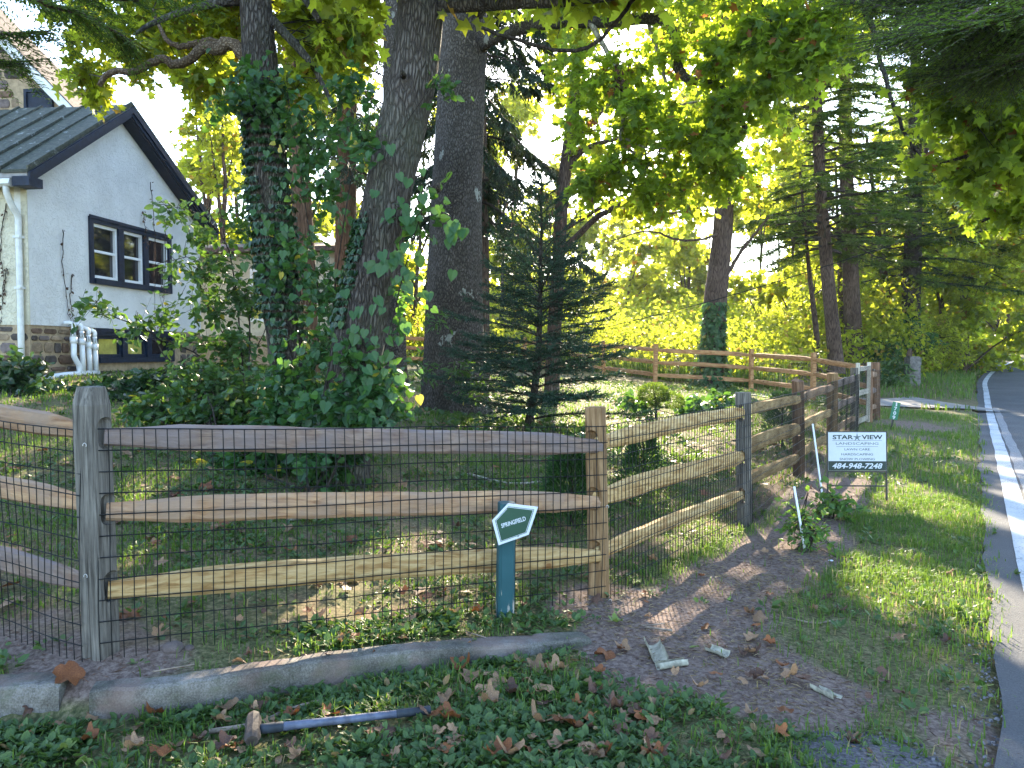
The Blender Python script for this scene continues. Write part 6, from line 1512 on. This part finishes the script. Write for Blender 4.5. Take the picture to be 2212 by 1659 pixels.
beyond = lambda x, y: (y > np.interp(x, [-9, -5, -2, 1, 3.5, 5, 7.3, 8.2, 9.5, 11, 13.5], [31, 30.5, 30, 29.5, 27.5, 24.5, 24, 23, 25, 26, 27.5])) & (road_off(x, y) < -1.8)
field('sunlit thicket of weeds and brambles beyond the back fence', 'undergrowth', 42000, (-11, 22), (23.5, 40), lambda x, y: 1.7 + .05 * (y - 24), 'leaf_field', .17, 3, mask=beyond, tpl=L_QUAD)
field('taller sunlit scrub farther out in the field', 'scrub', 30000, (-20, 26), (38, 56), lambda x, y: 3.0 + .05 * (y - 38), 'leaf_field', .28, 4, tpl=L_QUAD, mask=lambda x, y: road_off(x, y) < -2.5)
field('leafy bank of young trees behind the driveway and hemlocks', 'thicket', 26000, (8, 26), (29, 42), lambda x, y: 3.6 + .06 * (y - 29), 'leaf_field', .2, 14, tpl=L_QUAD, mask=lambda x, y: (road_off(x, y) < -2.2) & (x > .36 * y) & beyond(x, y))

def back_tree(label, x, y, h, crown_z, crown_r, n, leaf, size, seed, lean=(0, 0), trunk_r=.16, name='field_tree', group='trees beyond the yard', bark='bark_brown', cl=9, tpl=L_MAPLE5):
    r = np.random.default_rng(seed); b0 = np.array((x, y, float(gz0(x, y)))); t = thing(name, label, 'tree', tuple(b0), group=group)
    mb, lv = MB(), MB(); top = b0 + (lean[0], lean[1], h); S = smooth_path([b0 - (0, 0, .3), b0 + (0, 0, .2), b0 + (lean[0] * .3, lean[1] * .3, h * .45), top], 24)
    S[2:, :2] += np.cumsum(r.normal(0, .03, (22, 2)), 0); mb.tube(S, np.interp(np.linspace(0, 1, 24), [0, .1, 1], [trunk_r * 1.5, trunk_r, .03]), 10)
    cls, att = [], []
    for k in range(cl):
        f = r.uniform(crown_z, 1.0); i = int(f * 23); a = r.uniform(0, 6.28); rr = crown_r * (1 - .5 * abs(f - (1 + crown_z) / 2) * 2) * r.uniform(.25, .95)
        c = S[i] + np.array([math.cos(a) * rr, math.sin(a) * rr, r.uniform(-.2, .9)]); j = max(4, int((f - .18) * 23))
        att.append(limb(mb, [S[j], (S[j] + c) / 2 + (0, 0, .25), c], .06, .015, 8, 5, .01)); cls.append((c, (crown_r * .42, crown_r * .42, crown_r * .3), n // cl))
    leafy(lv, mb, cls, tpl, size, 8, .8, .25, None, tr=.008); obj('trunk', mb, M[bark], t, smooth=True); obj('crown', lv, M[leaf], t); return t
def X(px, Y): return (px - CX) / F * Y
BT = [
 ('yellow green tree rising beyond the house gable', 455, 27, 9.0, .3, 1.9, 420, 'leaf_lit', .2), ('airy yellow tree right of the house gable', 490, 24, 8.0, .3, 2.0, 360, 'leaf_lit', .18), ('tall pale tree between the house and the ivy trunk', 520, 30, 12, .45, 2.6, 420, 'leaf_lit', .22),
 ('sunny tree glowing between the vine covered trunks', 720, 34, 10, .2, 3.2, 520, 'leaf_lit', .25), ('bright tree seen left of the sycamore', 890, 36, 11, .2, 3.2, 520, 'leaf_lit', .25), ('bright yellow tree right of the sycamore', 1085, 40, 9.5, .15, 3.2, 520, 'leaf_lit', .28),
 ('rounded sunlit tree behind the spruce top', 1180, 46, 10, .15, 3.4, 520, 'leaf_lit', .3), ('low golden tree left of the ivy footed trunk', 1340, 44, 8.0, .1, 3.2, 480, 'leaf_lit', .28), ('hazy distant tree in the gap of the field', 1440, 64, 9, .1, 4.2, 520, 'leaf_field', .36),
 ('sunlit tree right of the ivy footed trunk', 1640, 42, 8.4, .1, 3.2, 500, 'leaf_lit', .28), ('bright tree between the hemlock trunks', 1720, 38, 8.6, .1, 3.0, 480, 'leaf_lit', .26), ('leafy tree behind the thicker hemlock', 1880, 42, 10, .1, 3.2, 520, 'leaf_lit', .28),
 ('broad yellow green tree leaning over the road', 2080, 37, 10.5, .12, 3.6, 620, 'leaf_lit', .26), ('yellow green tree where the road bends', 2170, 52, 11, .1, 4.0, 560, 'leaf_lit', .3), ('dark shady tree at the inside of the bend', 2050, 44, 7, .05, 2.6, 420, 'leaf_syc', .25),
 ('tall tree standing far behind the slim leaning tree', 1260, 58, 15, .4, 4.0, 520, 'leaf_lit', .34), ('tall tree high behind the sycamore leaves', 1480, 52, 18, .55, 4.4, 560, 'leaf_lit', .32), ('tall tree high behind the slender hemlock', 1760, 50, 17, .45, 4.4, 600, 'leaf_lit', .32), ('tall tree high above the bend', 1990, 50, 16, .4, 4.4, 600, 'leaf_lit', .32),
 ('full tree filling the gap left of the slender hemlock', 1690, 54, 13, .1, 4.2, 760, 'leaf_lit', .3), ('full tree filling the gap behind the two hemlocks', 1830, 50, 14, .1, 4.4, 800, 'leaf_lit', .3), ('full tree behind the broad hemlock', 1950, 46, 13, .1, 4.2, 800, 'leaf_lit', .3),
 ('full leafy tree above the inside of the road bend', 2060, 54, 15, .1, 4.6, 900, 'leaf_lit', .32), ('full leafy tree straight above the far road', 2150, 66, 16, .05, 5.0, 900, 'leaf_lit', .36), ('full leafy tree at the far right edge', 2230, 60, 15, .05, 5.0, 800, 'leaf_lit', .36), ('wide golden tree beyond the field centre', 1540, 60, 12, .1, 4.6, 760, 'leaf_lit', .34), ('wide golden tree beyond the field behind the slim tree', 1300, 62, 11, .1, 4.6, 700, 'leaf_lit', .34),
 ('young bright tree close behind the driveway hemlock', 1900, 35, 8, .05, 2.4, 520, 'leaf_lit', .22), ('young bright tree close by the road bend', 2030, 38, 8.5, .05, 2.6, 560, 'leaf_lit', .24),
 ('tall tree behind the weeping spruce', 1110, 50, 16, .5, 4.0, 520, 'leaf_lit', .32), ('tall tree high behind the vine trees', 800, 44, 16, .5, 4.0, 520, 'leaf_lit', .3), ('tall tree beyond the left vine trunk', 640, 40, 15, .45, 3.6, 520, 'leaf_lit', .28)]
for k, (lb, px, Y, h, cz, cr, n, lf, sz) in enumerate(BT): back_tree(lb, X(px, Y), Y, h, cz, cr, n, lf, sz, 200 + k, lean=(rng.normal(0, .5), 0))
# thin bare stems near the hemlocks
for lb, px0, py0, px1, py1, Y, r0 in (('thin leaning bare trunk left of the slender hemlock', 1770, 740, 1740, 500, 27, .1), ('thin grey stem between the two hemlock trunks', 1822, 760, 1812, 540, 30, .13), ('forked dark trunk left of the broad hemlock', 1936, 770, 1900, 520, 32, .2), ('forked dark trunk right of the broad hemlock', 1948, 770, 1990, 420, 32, .2)):
    a, b_ = at(px0, py0, Y), at(px1, py1, Y); a[2] = float(gz0(a[0], a[1])); t = thing('bare_tree', lb, 'tree', tuple(a), group='bare stems near the hemlocks'); mb = MB(); u = b_ - a
    mb.tube(smooth_path([a - (0, 0, .3), a + u * .3 + (.05, 0, 0), a + u * .7, b_, b_ + u * .8], 18), np.linspace(r0 * 1.2, r0 * .3, 18), 9, wob=ridge_bark(9, .05, px0)); obj('trunk', mb, M['bark_brown'], t, smooth=True)
    mb = MB()
    for q in range(6): s = a + u * rng.uniform(.4, 1.5); e = s + np.array([rng.normal(0, 1.2), rng.normal(0, .6), rng.uniform(.2, .9)]); limb(mb, [s, (s + e) / 2 + (0, 0, .1), e], .03, .008, 8, 5, .02)
    obj('branches', mb, M['bark_dark'], t)
# roadside shrubs right of the hemlocks
for lb, rows, lf in (('dense green shrub beside the driveway under the broad hemlock', [(1960, 740, 60, 36, 30, 1.2, 120), (1900, 760, 50, 30, 29, 1, 80), (1930, 690, 50, 30, 31, 1, 70)], 'leaf_vine'), ('sunny willowy shrub by the road beyond the driveway', [(2040, 730, 36, 44, 31, 1.1, 110), (2000, 770, 40, 26, 29, 1, 60), (2070, 760, 24, 24, 31, .8, 40)], 'leaf_field'),
                     ('dark hollow shrub farther along the roadside', [(2085, 690, 30, 40, 40, 1.4, 110), (2050, 650, 40, 30, 40, 1.4, 90), (2110, 730, 16, 18, 44, 1, 40)], 'leaf_syc'), ('bright bush at the far bend of the road', [(2180, 738, 14, 16, 62, 1.4, 60)], 'leaf_lit'), ('bluish far trees closing the end of the road', [(2215, 700, 30, 44, 75, 3, 160), (2180, 690, 24, 24, 72, 3, 90)], 'leaf_syc')):
    x, y = at(rows[0][0], rows[0][1], rows[0][4])[:2]; shrub('roadside_shrub', lb, (x, y, float(gz0(x, y))), [], rows, lf, L_OVAL, .0045 * rows[0][4] + .04, 8, .55, wid=.8, group='shrubs along the road', tr=.008)
# far wood as one mass
r = np.random.default_rng(77); n = 26000; az = r.uniform(-.75, .9, n); D = r.uniform(78, 105, n); x, y = np.sin(az) * D, np.cos(az) * D
hh = 4 + 7 * fbm(az * 9, D * .03, 5, 3); z = gz0(x, y) + hh * r.random(n) ** .7
lv = MB(); scatter(lv, L_QUAD, np.stack([x, y, z], 1), r.normal(size=(n, 3)), r.normal(size=(n, 3)), r.uniform(.4, 1.0, n), 1.6)
tag(obj('forest', lv, M['leaf_field'], kind='stuff'), 'far hazy wood closing the field', 'forest')

# ------------------------------------------------------------------ grass, weeds, litter on the ground
def patch_noise(x, y, s, seed): return fbm(x * s + seed, y * s, seed, 3)
def blades(name, label, n, xr, yr, keep, hrange, seed, bend=.7, wid=.026, mat='grass', power=None):
    r = np.random.default_rng(seed); x = r.uniform(*xr, n); y = yr[0] + (yr[1] - yr[0]) * r.random(n) ** (power or 1)
    p = keep(x, y); k = r.random(n) < p; x, y, p = x[k], y[k], p[k]; m_ = len(x)
    clump = patch_noise(x, y, 4.5, seed); h = r.uniform(*hrange, m_) * (.45 + 1.1 * clump)
    a = r.uniform(0, 6.28, m_); d = np.stack([np.cos(a), np.sin(a), 0 * a], 1); z = gz(x, y) - .005 + micro_at(x, y)
    b0 = np.stack([x, y, z], 1); w = np.stack([-np.sin(a), np.cos(a), 0 * a], 1) * (h * wid + .0012)[:, None]
    bd = r.uniform(.1, 1.0, m_) * bend
    m1 = b0 + np.array([0, 0, 1]) * (h * .6)[:, None] + d * (h * .2 * bd)[:, None]; tip = b0 + np.array([0, 0, 1]) * (h * (1 - .45 * bd))[:, None] + d * (h * .9 * bd)[:, None]
    V = np.stack([b0 - w, b0 + w, m1 + w * .8, m1 - w * .8, tip], 1).reshape(-1, 3); q = np.arange(m_)[:, None] * 5
    o = obj(name, MB().add(V, q + np.array([0, 1, 2, 3]), q + np.array([3, 2, 4])), M[mat], kind='stuff'); tag(o, label, 'grass'); return o
from_micro = (gx_, gy_, (micro * near * (1 - onroad)))
def micro_at(x, y):
    gx, gy, mm = from_micro
    i = np.clip(np.searchsorted(gx, x) - 1, 0, len(gx) - 2); j = np.clip(np.searchsorted(gy, y) - 1, 0, len(gy) - 2)
    fx = np.clip((x - gx[i]) / (gx[i + 1] - gx[i]), 0, 1); fy = np.clip((y - gy[j]) / (gy[j + 1] - gy[j]), 0, 1)
    return (mm[j, i] * (1 - fx) + mm[j, i + 1] * fx) * (1 - fy) + (mm[j + 1, i] * (1 - fx) + mm[j + 1, i + 1] * fx) * fy
inview = lambda x, y: (np.abs(x - 0) < y * .72 + .4)
offroad = lambda x, y: sstep(-.06, -.34, road_off(x, y) + .3 * (fbm(x * 2.2, y * 2.2, 1, 3) - .5)) * (1 - (np.abs(seg_d(x, y, (-1.06, 3.08), (-.34, 3.29))) < .05))
off_kerb = lambda x, y: 1 - ((x < .5) & (y - kerb_y(x) > -.01) & (y - kerb_y(x) < .17))
verge = lambda x, y: (1 - lawn_side(x, y)) * inview(x, y) * offroad(x, y) * np.clip(1 - dirt(x, y) * 1.15, 0.02, 1) * off_kerb(x, y)
front = lambda x, y: verge(x, y) * np.where(x < 1.0, .16 + .5 * (patch_noise(x, y, 1.5, 4) > .56), 1.0)
blades('grass', 'tufted verge grass between the fence and the road', 230000, (-3, 6.2), (2.6, 8.5), lambda x, y: front(x, y) * np.clip(.32 + 2.0 * (patch_noise(x, y, 1.1, 2) - .34), .15, 1), (.03, .09), 1, .9, .026)
blades('grass', 'sunlit verge grass farther along towards the driveway', 90000, (2.5, 13.5), (8.5, 21.5), lambda x, y: verge(x, y) * np.clip(.3 + 1.6 * (patch_noise(x, y, .9, 2) - .3), .1, 1) * (seg_d(x, y, *DRV) > 1.2), (.05, .13), 2, .9, .04)
lawn = lambda x, y: lawn_side(x, y) * inview(x, y) * np.clip(1 - dirt(x, y), .0, 1)
blades('grass', 'thin shaded lawn close behind the wire fence', 90000, (-6, 4), (3.8, 9), lambda x, y: lawn(x, y) * np.clip(.2 + 1.7 * (patch_noise(x, y, 1.3, 6) - .33), .06, 1), (.025, .075), 3, .9, .05)
blades('grass', 'sunny lawn in the back of the yard', 100000, (-9, 9), (9, 24), lambda x, y: lawn(x, y) * np.clip(.25 + 1.5 * (patch_noise(x, y, 1.0, 6) - .33), .08, 1), (.04, .10), 4, .9, .09)
blades('grass', 'rough grass beyond the driveway along the road', 40000, (9, 30), (20, 44), lambda x, y: sstep(-.1, -.5, road_off(x, y)) * (road_off(x, y) > -4.5) * (seg_d(x, y, *DRV) > 1.3), (.10, .28), 5, .9, .06)
blades('grass', 'tall grassy weeds at the foot of the back fence', 26000, (-9, 8.5), (22, 31), lambda x, y: beyond(x, y - .0) * (1 - beyond(x, y - 1.5)), (.3, .8), 6, .6, .03)
# broad leaved weeds: rosettes
def rosettes(name, label, n, xr, yr, keep, size, seed, mat='weed', cat='weeds', leafn=7, up=.5, tpl=L_OVAL, wid=1.25):
    r = np.random.default_rng(seed); x = r.uniform(*xr, n); y = r.uniform(*yr, n); k = r.random(n) < keep(x, y); x, y = x[k], y[k]; m_ = len(x)
    a = r.uniform(0, 6.28, (m_, leafn)); el = r.uniform(.05, 1.1, (m_, leafn)) * up * 2
    d = np.stack([np.cos(a), np.sin(a), el], -1); s = size * r.uniform(.5, 1.35, (m_, 1)) * r.uniform(.6, 1.2, (m_, leafn))
    p = np.stack([x, y, gz(x, y) + micro_at(x, y) + .004], 1)[:, None] + d * (.012 + .25 * s)[..., None] * (1, 1, .9)
    lv = MB(); scatter(lv, tpl, p.reshape(-1, 3), (d + r.normal(0, .15, d.shape) - (0, 0, .12)).reshape(-1, 3), (r.normal(0, .3, d.shape) + (0, 0, 1)).reshape(-1, 3), s.ravel(), wid)
    tag(obj(name, lv, M[mat], kind='stuff'), label, cat)
rosettes('weeds', 'broad leaved weeds carpeting the ground in front of the kerb', 13000, (-2.6, 1.6), (2.7, 4.2), lambda x, y: inview(x, y) * (seg_d(x, y, (-1.06, 3.07), (-.34, 3.28)) > .055) * ((y < kerb_y(x) - .02) | (x > .5)) * np.clip(1 - dirt(x, y) * 1.3, 0, 1) * np.clip(sstep(1.3, .2, x) * (.10 + 2.4 * (patch_noise(x, y, 2.6, 3) - .36)), .03, 1), .038, 21)
rosettes('weeds', 'scattered weeds between the kerb and the wire fence', 7000, (-2.6, 1.2), (3.4, 5), lambda x, y: (1 - lawn_side(x, y)) * (y > kerb_y(x) + .2) * np.clip(1 - dirt(x, y) * 1.2, .02, 1) * np.clip(.1 + 1.6 * (patch_noise(x, y, 2.2, 5) - .36), .0, 1), .042, 22)
rosettes('weeds', 'clover and weeds among the verge grass', 6000, (1.0, 8), (2.8, 12), lambda x, y: verge(x, y) * np.clip(2.2 * (patch_noise(x, y, 1.6, 7) - .42), .03, 1), .045, 23)
rosettes('weeds', 'creeping weeds in the shaded lawn behind the fence', 12000, (-6, 4), (3.8, 10), lambda x, y: lawn(x, y) * np.clip(.1 + 2.0 * (patch_noise(x, y, 1.2, 9) - .40), .03, 1), .042, 24)
rosettes('weeds', 'patches of leafy weeds in the sunny back yard', 6000, (-6, 10), (10, 22), lambda x, y: lawn(x, y) * np.clip(3 * (patch_noise(x, y, .5, 9) - .48), .02, 1), .10, 25)
# dry straw and bark crumbs on the bare soil
def straw(name, label, n, xr, yr, keep, size, seed, mat='straw', tpl=L_QUAD, wd=.16):
    r = np.random.default_rng(seed); x = r.uniform(*xr, n); y = r.uniform(*yr, n); k = r.random(n) < keep(x, y); x, y = x[k], y[k]; m_ = len(x); a = r.uniform(0, 6.28, m_)
    lv = MB(); scatter(lv, tpl, np.stack([x, y, gz(x, y) + micro_at(x, y) + (.006 if wd < .5 else .03)], 1), np.stack([np.cos(a), np.sin(a), r.normal(0, .15, m_)], 1), r.normal(0, .3, (m_, 3)) + (0, 0, 1), size * r.uniform(.4, 1.4, m_), wd)
    tag(obj(name, lv, M[mat], kind='stuff'), label, 'litter')
straw('straw', 'dry straw scattered on the bare path beside the corner post', 9000, (.3, 2.6), (3.3, 6.6), lambda x, y: (1 - lawn_side(x, y)) * sstep(.3, .8, dirt(x, y)) * np.clip(.2 + 2.5 * (patch_noise(x, y, 1.7, 3) - .38), .05, 1), .045, 31)
straw('straw', 'bark crumbs and dry stalks over the verge and front weeds', 16000, (-2.6, 3), (2.7, 6), lambda x, y: (1 - lawn_side(x, y)) * .5, .035, 32, 'fallen_brown')
straw('leaf_litter', 'dry leaves matted into the lawn behind the fence', 1600, (-6, 6), (3.9, 16), lambda x, y: lawn_side(x, y) * np.clip(.15 + 2 * (patch_noise(x, y, .9, 5) - .4), 0, 1), .10, 34, 'fallen_tan', L_MAPLE, 1.0)
straw('leaf_litter', 'rusty leaves matted into the lawn behind the fence', 800, (-6, 6), (3.9, 16), lambda x, y: lawn_side(x, y) * np.clip(.15 + 2 * (patch_noise(x, y, .9, 5) - .4), 0, 1), .10, 35, 'fallen_rust', L_MAPLE, 1.0)
straw('straw', 'leaf crumbs strewn through the lawn behind the fence', 9000, (-6, 6), (4, 16), lambda x, y: lawn_side(x, y) * np.clip(.1 + 2 * (patch_noise(x, y, .8, 3) - .4), 0, 1), .06, 33, 'fallen_tan')
# stones on the soil
for lb, px, py, s in (('largest pale stone half buried right of the grey post', 373, 1420 - 15, .05), ('small stone in the soil left of the short kerb stone', 165, 1465, .03), ('small pale stone pair by the wire right of the grey post', 410, 1402, .025), ('white pebble in the verge grass below the short stake', 1795, 1216, .03)):
    c = gpx(px, py); bm = bmesh.new(); bmesh.ops.create_icosphere(bm, subdivisions=2, radius=s)
    for v_ in bm.verts: v_.co *= .75 + .5 * float(fbm(v_.co.x * 18 + px, v_.co.y * 18, v_.co.z * 18, 2)); v_.co.z *= .7
    me = bpy.data.meshes.new('stone'); bm.to_mesh(me); bm.free(); me.transform(Matrix.Translation(Vector(c) + Vector((0, 0, s * .2))))
    tag(obj('stone', me, M['sign_white'] if 'white' in lb else stone_mats[1]), lb, 'stone', 'loose stones on the ground')

# ------------------------------------------------------------------ fallen leaves, each one its own
def leaf_mesh(seed, curl_, lobes=True):
    r = np.random.default_rng(seed); n = 22 if lobes else 14; th = np.linspace(-np.pi, np.pi, n, endpoint=False) + np.pi / n
    if lobes: rad = .36 + .2 * np.abs(np.cos(th * 2.5)) ** 1.4 * np.where(np.abs(th) < 2.2, 1, .6); rad *= 1 + r.normal(0, .07, n)
    else: rad = .3 + .16 * np.cos(th) ** 2 + r.normal(0, .02, n)
    out_ = np.stack([np.sin(th) * rad, np.cos(th) * rad], 1); inn = out_ * .5; P = np.vstack([[(0, 0)], inn, out_])
    z = curl_ * (P[:, 0] ** 2) * 2.2 + curl_ * .8 * np.maximum(0, P[:, 1]) ** 2 * r.uniform(-1, 1.4) + .10 * np.sin(P[:, 0] * 9 + r.uniform(0, 6)) * np.abs(P[:, 1]) + .07 * np.sin(P[:, 1] * 11 + r.uniform(0, 6)); z -= z.min()
    i = np.arange(n); j = (i + 1) % n
    mb = MB(); mb.add(np.column_stack([P, z]), np.stack([0 * i, 1 + i, 1 + j], 1), np.stack([1 + i, n + 1 + i, n + 1 + j, 1 + j], 1))
    s = np.array([(0, -.3, z[0]), (.02, -.5, z[0] + .03), (.05, -.72, .02)]); mb.tube(s, [.012, .01, .008], 4)
    return mb.mesh('fallen_leaf', True)
tones = {'tan': 'pale tan', 'rust': 'rusty orange', 'brown': 'dark brown', 'green': 'yellowish green'}
lib = {}
for tn in tones:
    lib[tn] = [leaf_mesh(60 + k * 7 + hash_, c_, k != 3) for hash_, (k, c_) in zip((1, 2, 3, 4, 5), enumerate((.15, .5, .95, .3, .7)))]
    for me in lib[tn]: me.materials.append(M['fallen_' + tn])
def drop(px, py, tn, size, label, group, flat=False):
    p = gpx(px, py); ms = lib[tn]; o = bpy.data.objects.new('fallen_leaf', ms[rng.integers(0, len(ms))]); C.objects.link(o)
    o.location = (p[0], p[1], float(gz(p[0], p[1]) + micro_at(np.array([p[0]]), np.array([p[1]]))[0]) + (.028 if py > 1440 else .016))
    o.rotation_euler = (rng.normal(0, .2), rng.normal(0, .2), rng.uniform(0, 6.28)); o.scale = (size * .8, size * .8, size * rng.uniform(.5, 1.0))
    if rng.random() < .14: o.rotation_euler.x += 2.6; o.location.z += .02
    tag(o, label, 'leaf', group)
# the ones that stand out, placed where the photograph has them
for px, py, tn, s, lb in ((148, 1478, 'rust', .17, 'large curled orange leaf on the soil above the short kerb stone'), (430, 1505, 'green', .17, 'big fresh green leaf lying on the long kerb'), (1018, 1480, 'tan', .14, 'pale leaf leaning on the kerb left of the leaf pile'), (1000, 1440 + 20, 'rust', .13, 'broad orange leaf against the kerb'),
    (1050, 1508, 'tan', .15, 'largest pale leaf of the pile below the kerb end'), (1075, 1490, 'tan', .13, 'pale leaf atop the pile below the kerb end'), (1228, 1582, 'rust', .2, 'biggest glossy orange leaf in the grass at the bottom'), (1315, 1420, 'rust', .15, 'orange leaf at the tip of the long kerb'), (715, 1552, 'rust', .12, 'ragged orange leaf between hammer handle and stick'),
    (1510, 1498, 'tan', .10, 'single pinkish leaf on the dark soil'), (1330, 1532, 'brown', .11, 'folded brown leaf at the lower edge of the bare soil'), (1695, 1552, 'rust', .10, 'bright orange leaf at the edge of the dark patch'), (1330, 1500 - 150, 'green', .11, 'torn green leaf near the corner post'), (1375, 1262, 'green', .12, 'green leaf by the wire right of the corner post'),
    (2137, 1300, 'rust', .07, 'lone orange leaf in the grass near the road'), (1070, 1648, 'rust', .14, 'orange leaf cut by the bottom edge left of the glossy one'), (350, 1640, 'rust', .14, 'brown curled leaf in the weeds at the lower left'), (1620, 1405, 'tan', .12, 'grey curled leaf on the verge right of the dirt'), (520, 1622, 'rust', .07, 'small orange leaf left of the hammer head'), (1575, 1297, 'green', .05, 'tiny yellow leaf in the verge grass'),
    (885, 1340, 'tan', .13, 'pale leaf on edge left of the teal post'), (1015, 1392, 'green', .09, 'small green star leaf above the kerb'), (1132, 1312, 'rust', .09, 'orange leaf at the foot of the teal post'), (265, 1330, 'rust', .1, 'rust leaf right behind the grey post foot')):
    drop(px, py, tn, s, lb, 'fallen leaves one can single out')
LM = [('the hammer head', 545, 1600), ('the hammer handle end', 925, 1550), ('the middle of the hammer handle', 740, 1575), ('the short kerb stone', 60, 1510), ('the left end of the long kerb', 190, 1530), ('the middle of the long kerb', 700, 1460), ('the right end of the long kerb', 1280, 1408), ('the grey corner post foot', 210, 1420), ('the teal sign post foot', 1090, 1340),
      ('the tan corner post foot', 1313, 1295), ('the smooth grey post foot', 1620, 1135), ('the curled bark strips', 1425, 1420), ('the dark gravel patch', 1660, 1600), ('the leaf pile below the kerb', 1060, 1500), ('the short white stake', 1738, 1188), ('the tall white stake', 1778, 1098), ('the yard sign legs', 1870, 1080), ('the leaning tree foot', 735, 1062), ('the upright ivy trunk foot', 645, 970),
      ('the young spruce foot', 1145, 910), ('the feathery thuja', 1235, 1150), ('the pink leaf on bare soil', 1510, 1498), ('the glossy orange leaf', 1228, 1582), ('the bottom left corner', 30, 1640), ('the bottom edge below the hammer', 740, 1650), ('the asphalt edge', 2080, 1480), ('the middle rail', 760, 1100), ('the top rail', 420, 940), ('the low end of the yellow rail', 260, 1270), ('the middle of the yellow rail', 660, 1240), ('the lower left rails', 60, 1100)]
shape_word = ['flat', 'folded', 'tightly curled', 'oval', 'cupped']
seen = {}
def where(px, py):
    d = [math.hypot(px - a, (py - b_) * 1.6) for _, a, b_ in LM]; k = int(np.argmin(d)); nm, a, b_ = LM[k]; dx, dy = px - a, (py - b_) * 1.6
    side_ = ('right of' if dx > 0 else 'left of') if abs(dx) > abs(dy) else ('in front of' if dy > 0 else 'behind')
    return ('close ' if d[k] < 45 else 'well ' if d[k] > 130 else '') + side_ + ' ' + nm
zones = [('in the weeds below the kerb', 42, (60, 1000), (1535, 1655), .11), ('among the weeds right of the hammer', 50, (930, 1420), (1440, 1655), .125), ('between the kerb and the wire fence', 32, (300, 1290), (1290, 1440), .10), ('on the grass at the bottom right', 22, (1440, 1960), (1440, 1650), .10),
         ('on the path beside the fence', 26, (1330, 1700), (1190, 1420), .10), ('on the shaded lawn left of the vine trees', 36, (-10, 560), (870, 1260), .12), ('on the lawn behind the front rails', 50, (560, 1290), (1000, 1290), .12), ('on the verge near the yard sign', 16, (1640, 2100), (1010, 1400), .11)]
for zl_, n, xr, yr, s in zones:
    for k in range(n):
        tn = rng.choice(['tan', 'rust', 'brown', 'green'], p=[.42, .27, .24, .07]); px, py, sz = rng.uniform(*xr), rng.uniform(*yr), s * rng.uniform(.5, 1.12)
        drop(px, py, tn, sz, None, f'dry leaves fallen {zl_}'); o = bpy.context.scene.collection.objects[-1]
        sw = shape_word[lib[tn].index(o.data)]; szw = 'small ' if sz < s * .82 else 'large ' if sz > s * 1.08 else ''
        lb = f'{szw}{sw} {tones[tn].split()[-1] if len(tones[tn].split()) > 1 else tones[tn]} leaf {where(px, py)}'
        for extra in ('', ', turned over' if abs(o.rotation_euler.x) > 1.5 else '', ', farther back' if py < seen.get(lb, (0, 0))[1] else ', nearer the camera', ', more to the right' if px > seen.get(lb, (0, 0))[0] else ', more to the left'):
            if lb + extra not in seen: break
        seen[lb + extra] = (px, py); o['label'] = lb + extra
# ------------------------------------------------------------------ the hazy air over the field
hz = bpy.data.objects.new('haze', MB().box(-470, 480, -350, 510, -2.5, 30.0).mesh('haze')); C.objects.link(hz)
m, nt, out = newmat('thin sunny haze'); vp = nt.nodes.new('ShaderNodeVolumePrincipled')
vp.inputs['Color'].default_value = (.93, .96, 1, 1); vp.inputs['Density'].default_value = .0003; vp.inputs['Anisotropy'].default_value = .35
nt.links.new(vp.outputs[0], out.inputs['Volume']); hz.data.materials.append(m)
tag(hz, 'thin sunlit haze over the field and road', 'haze', kind='stuff')
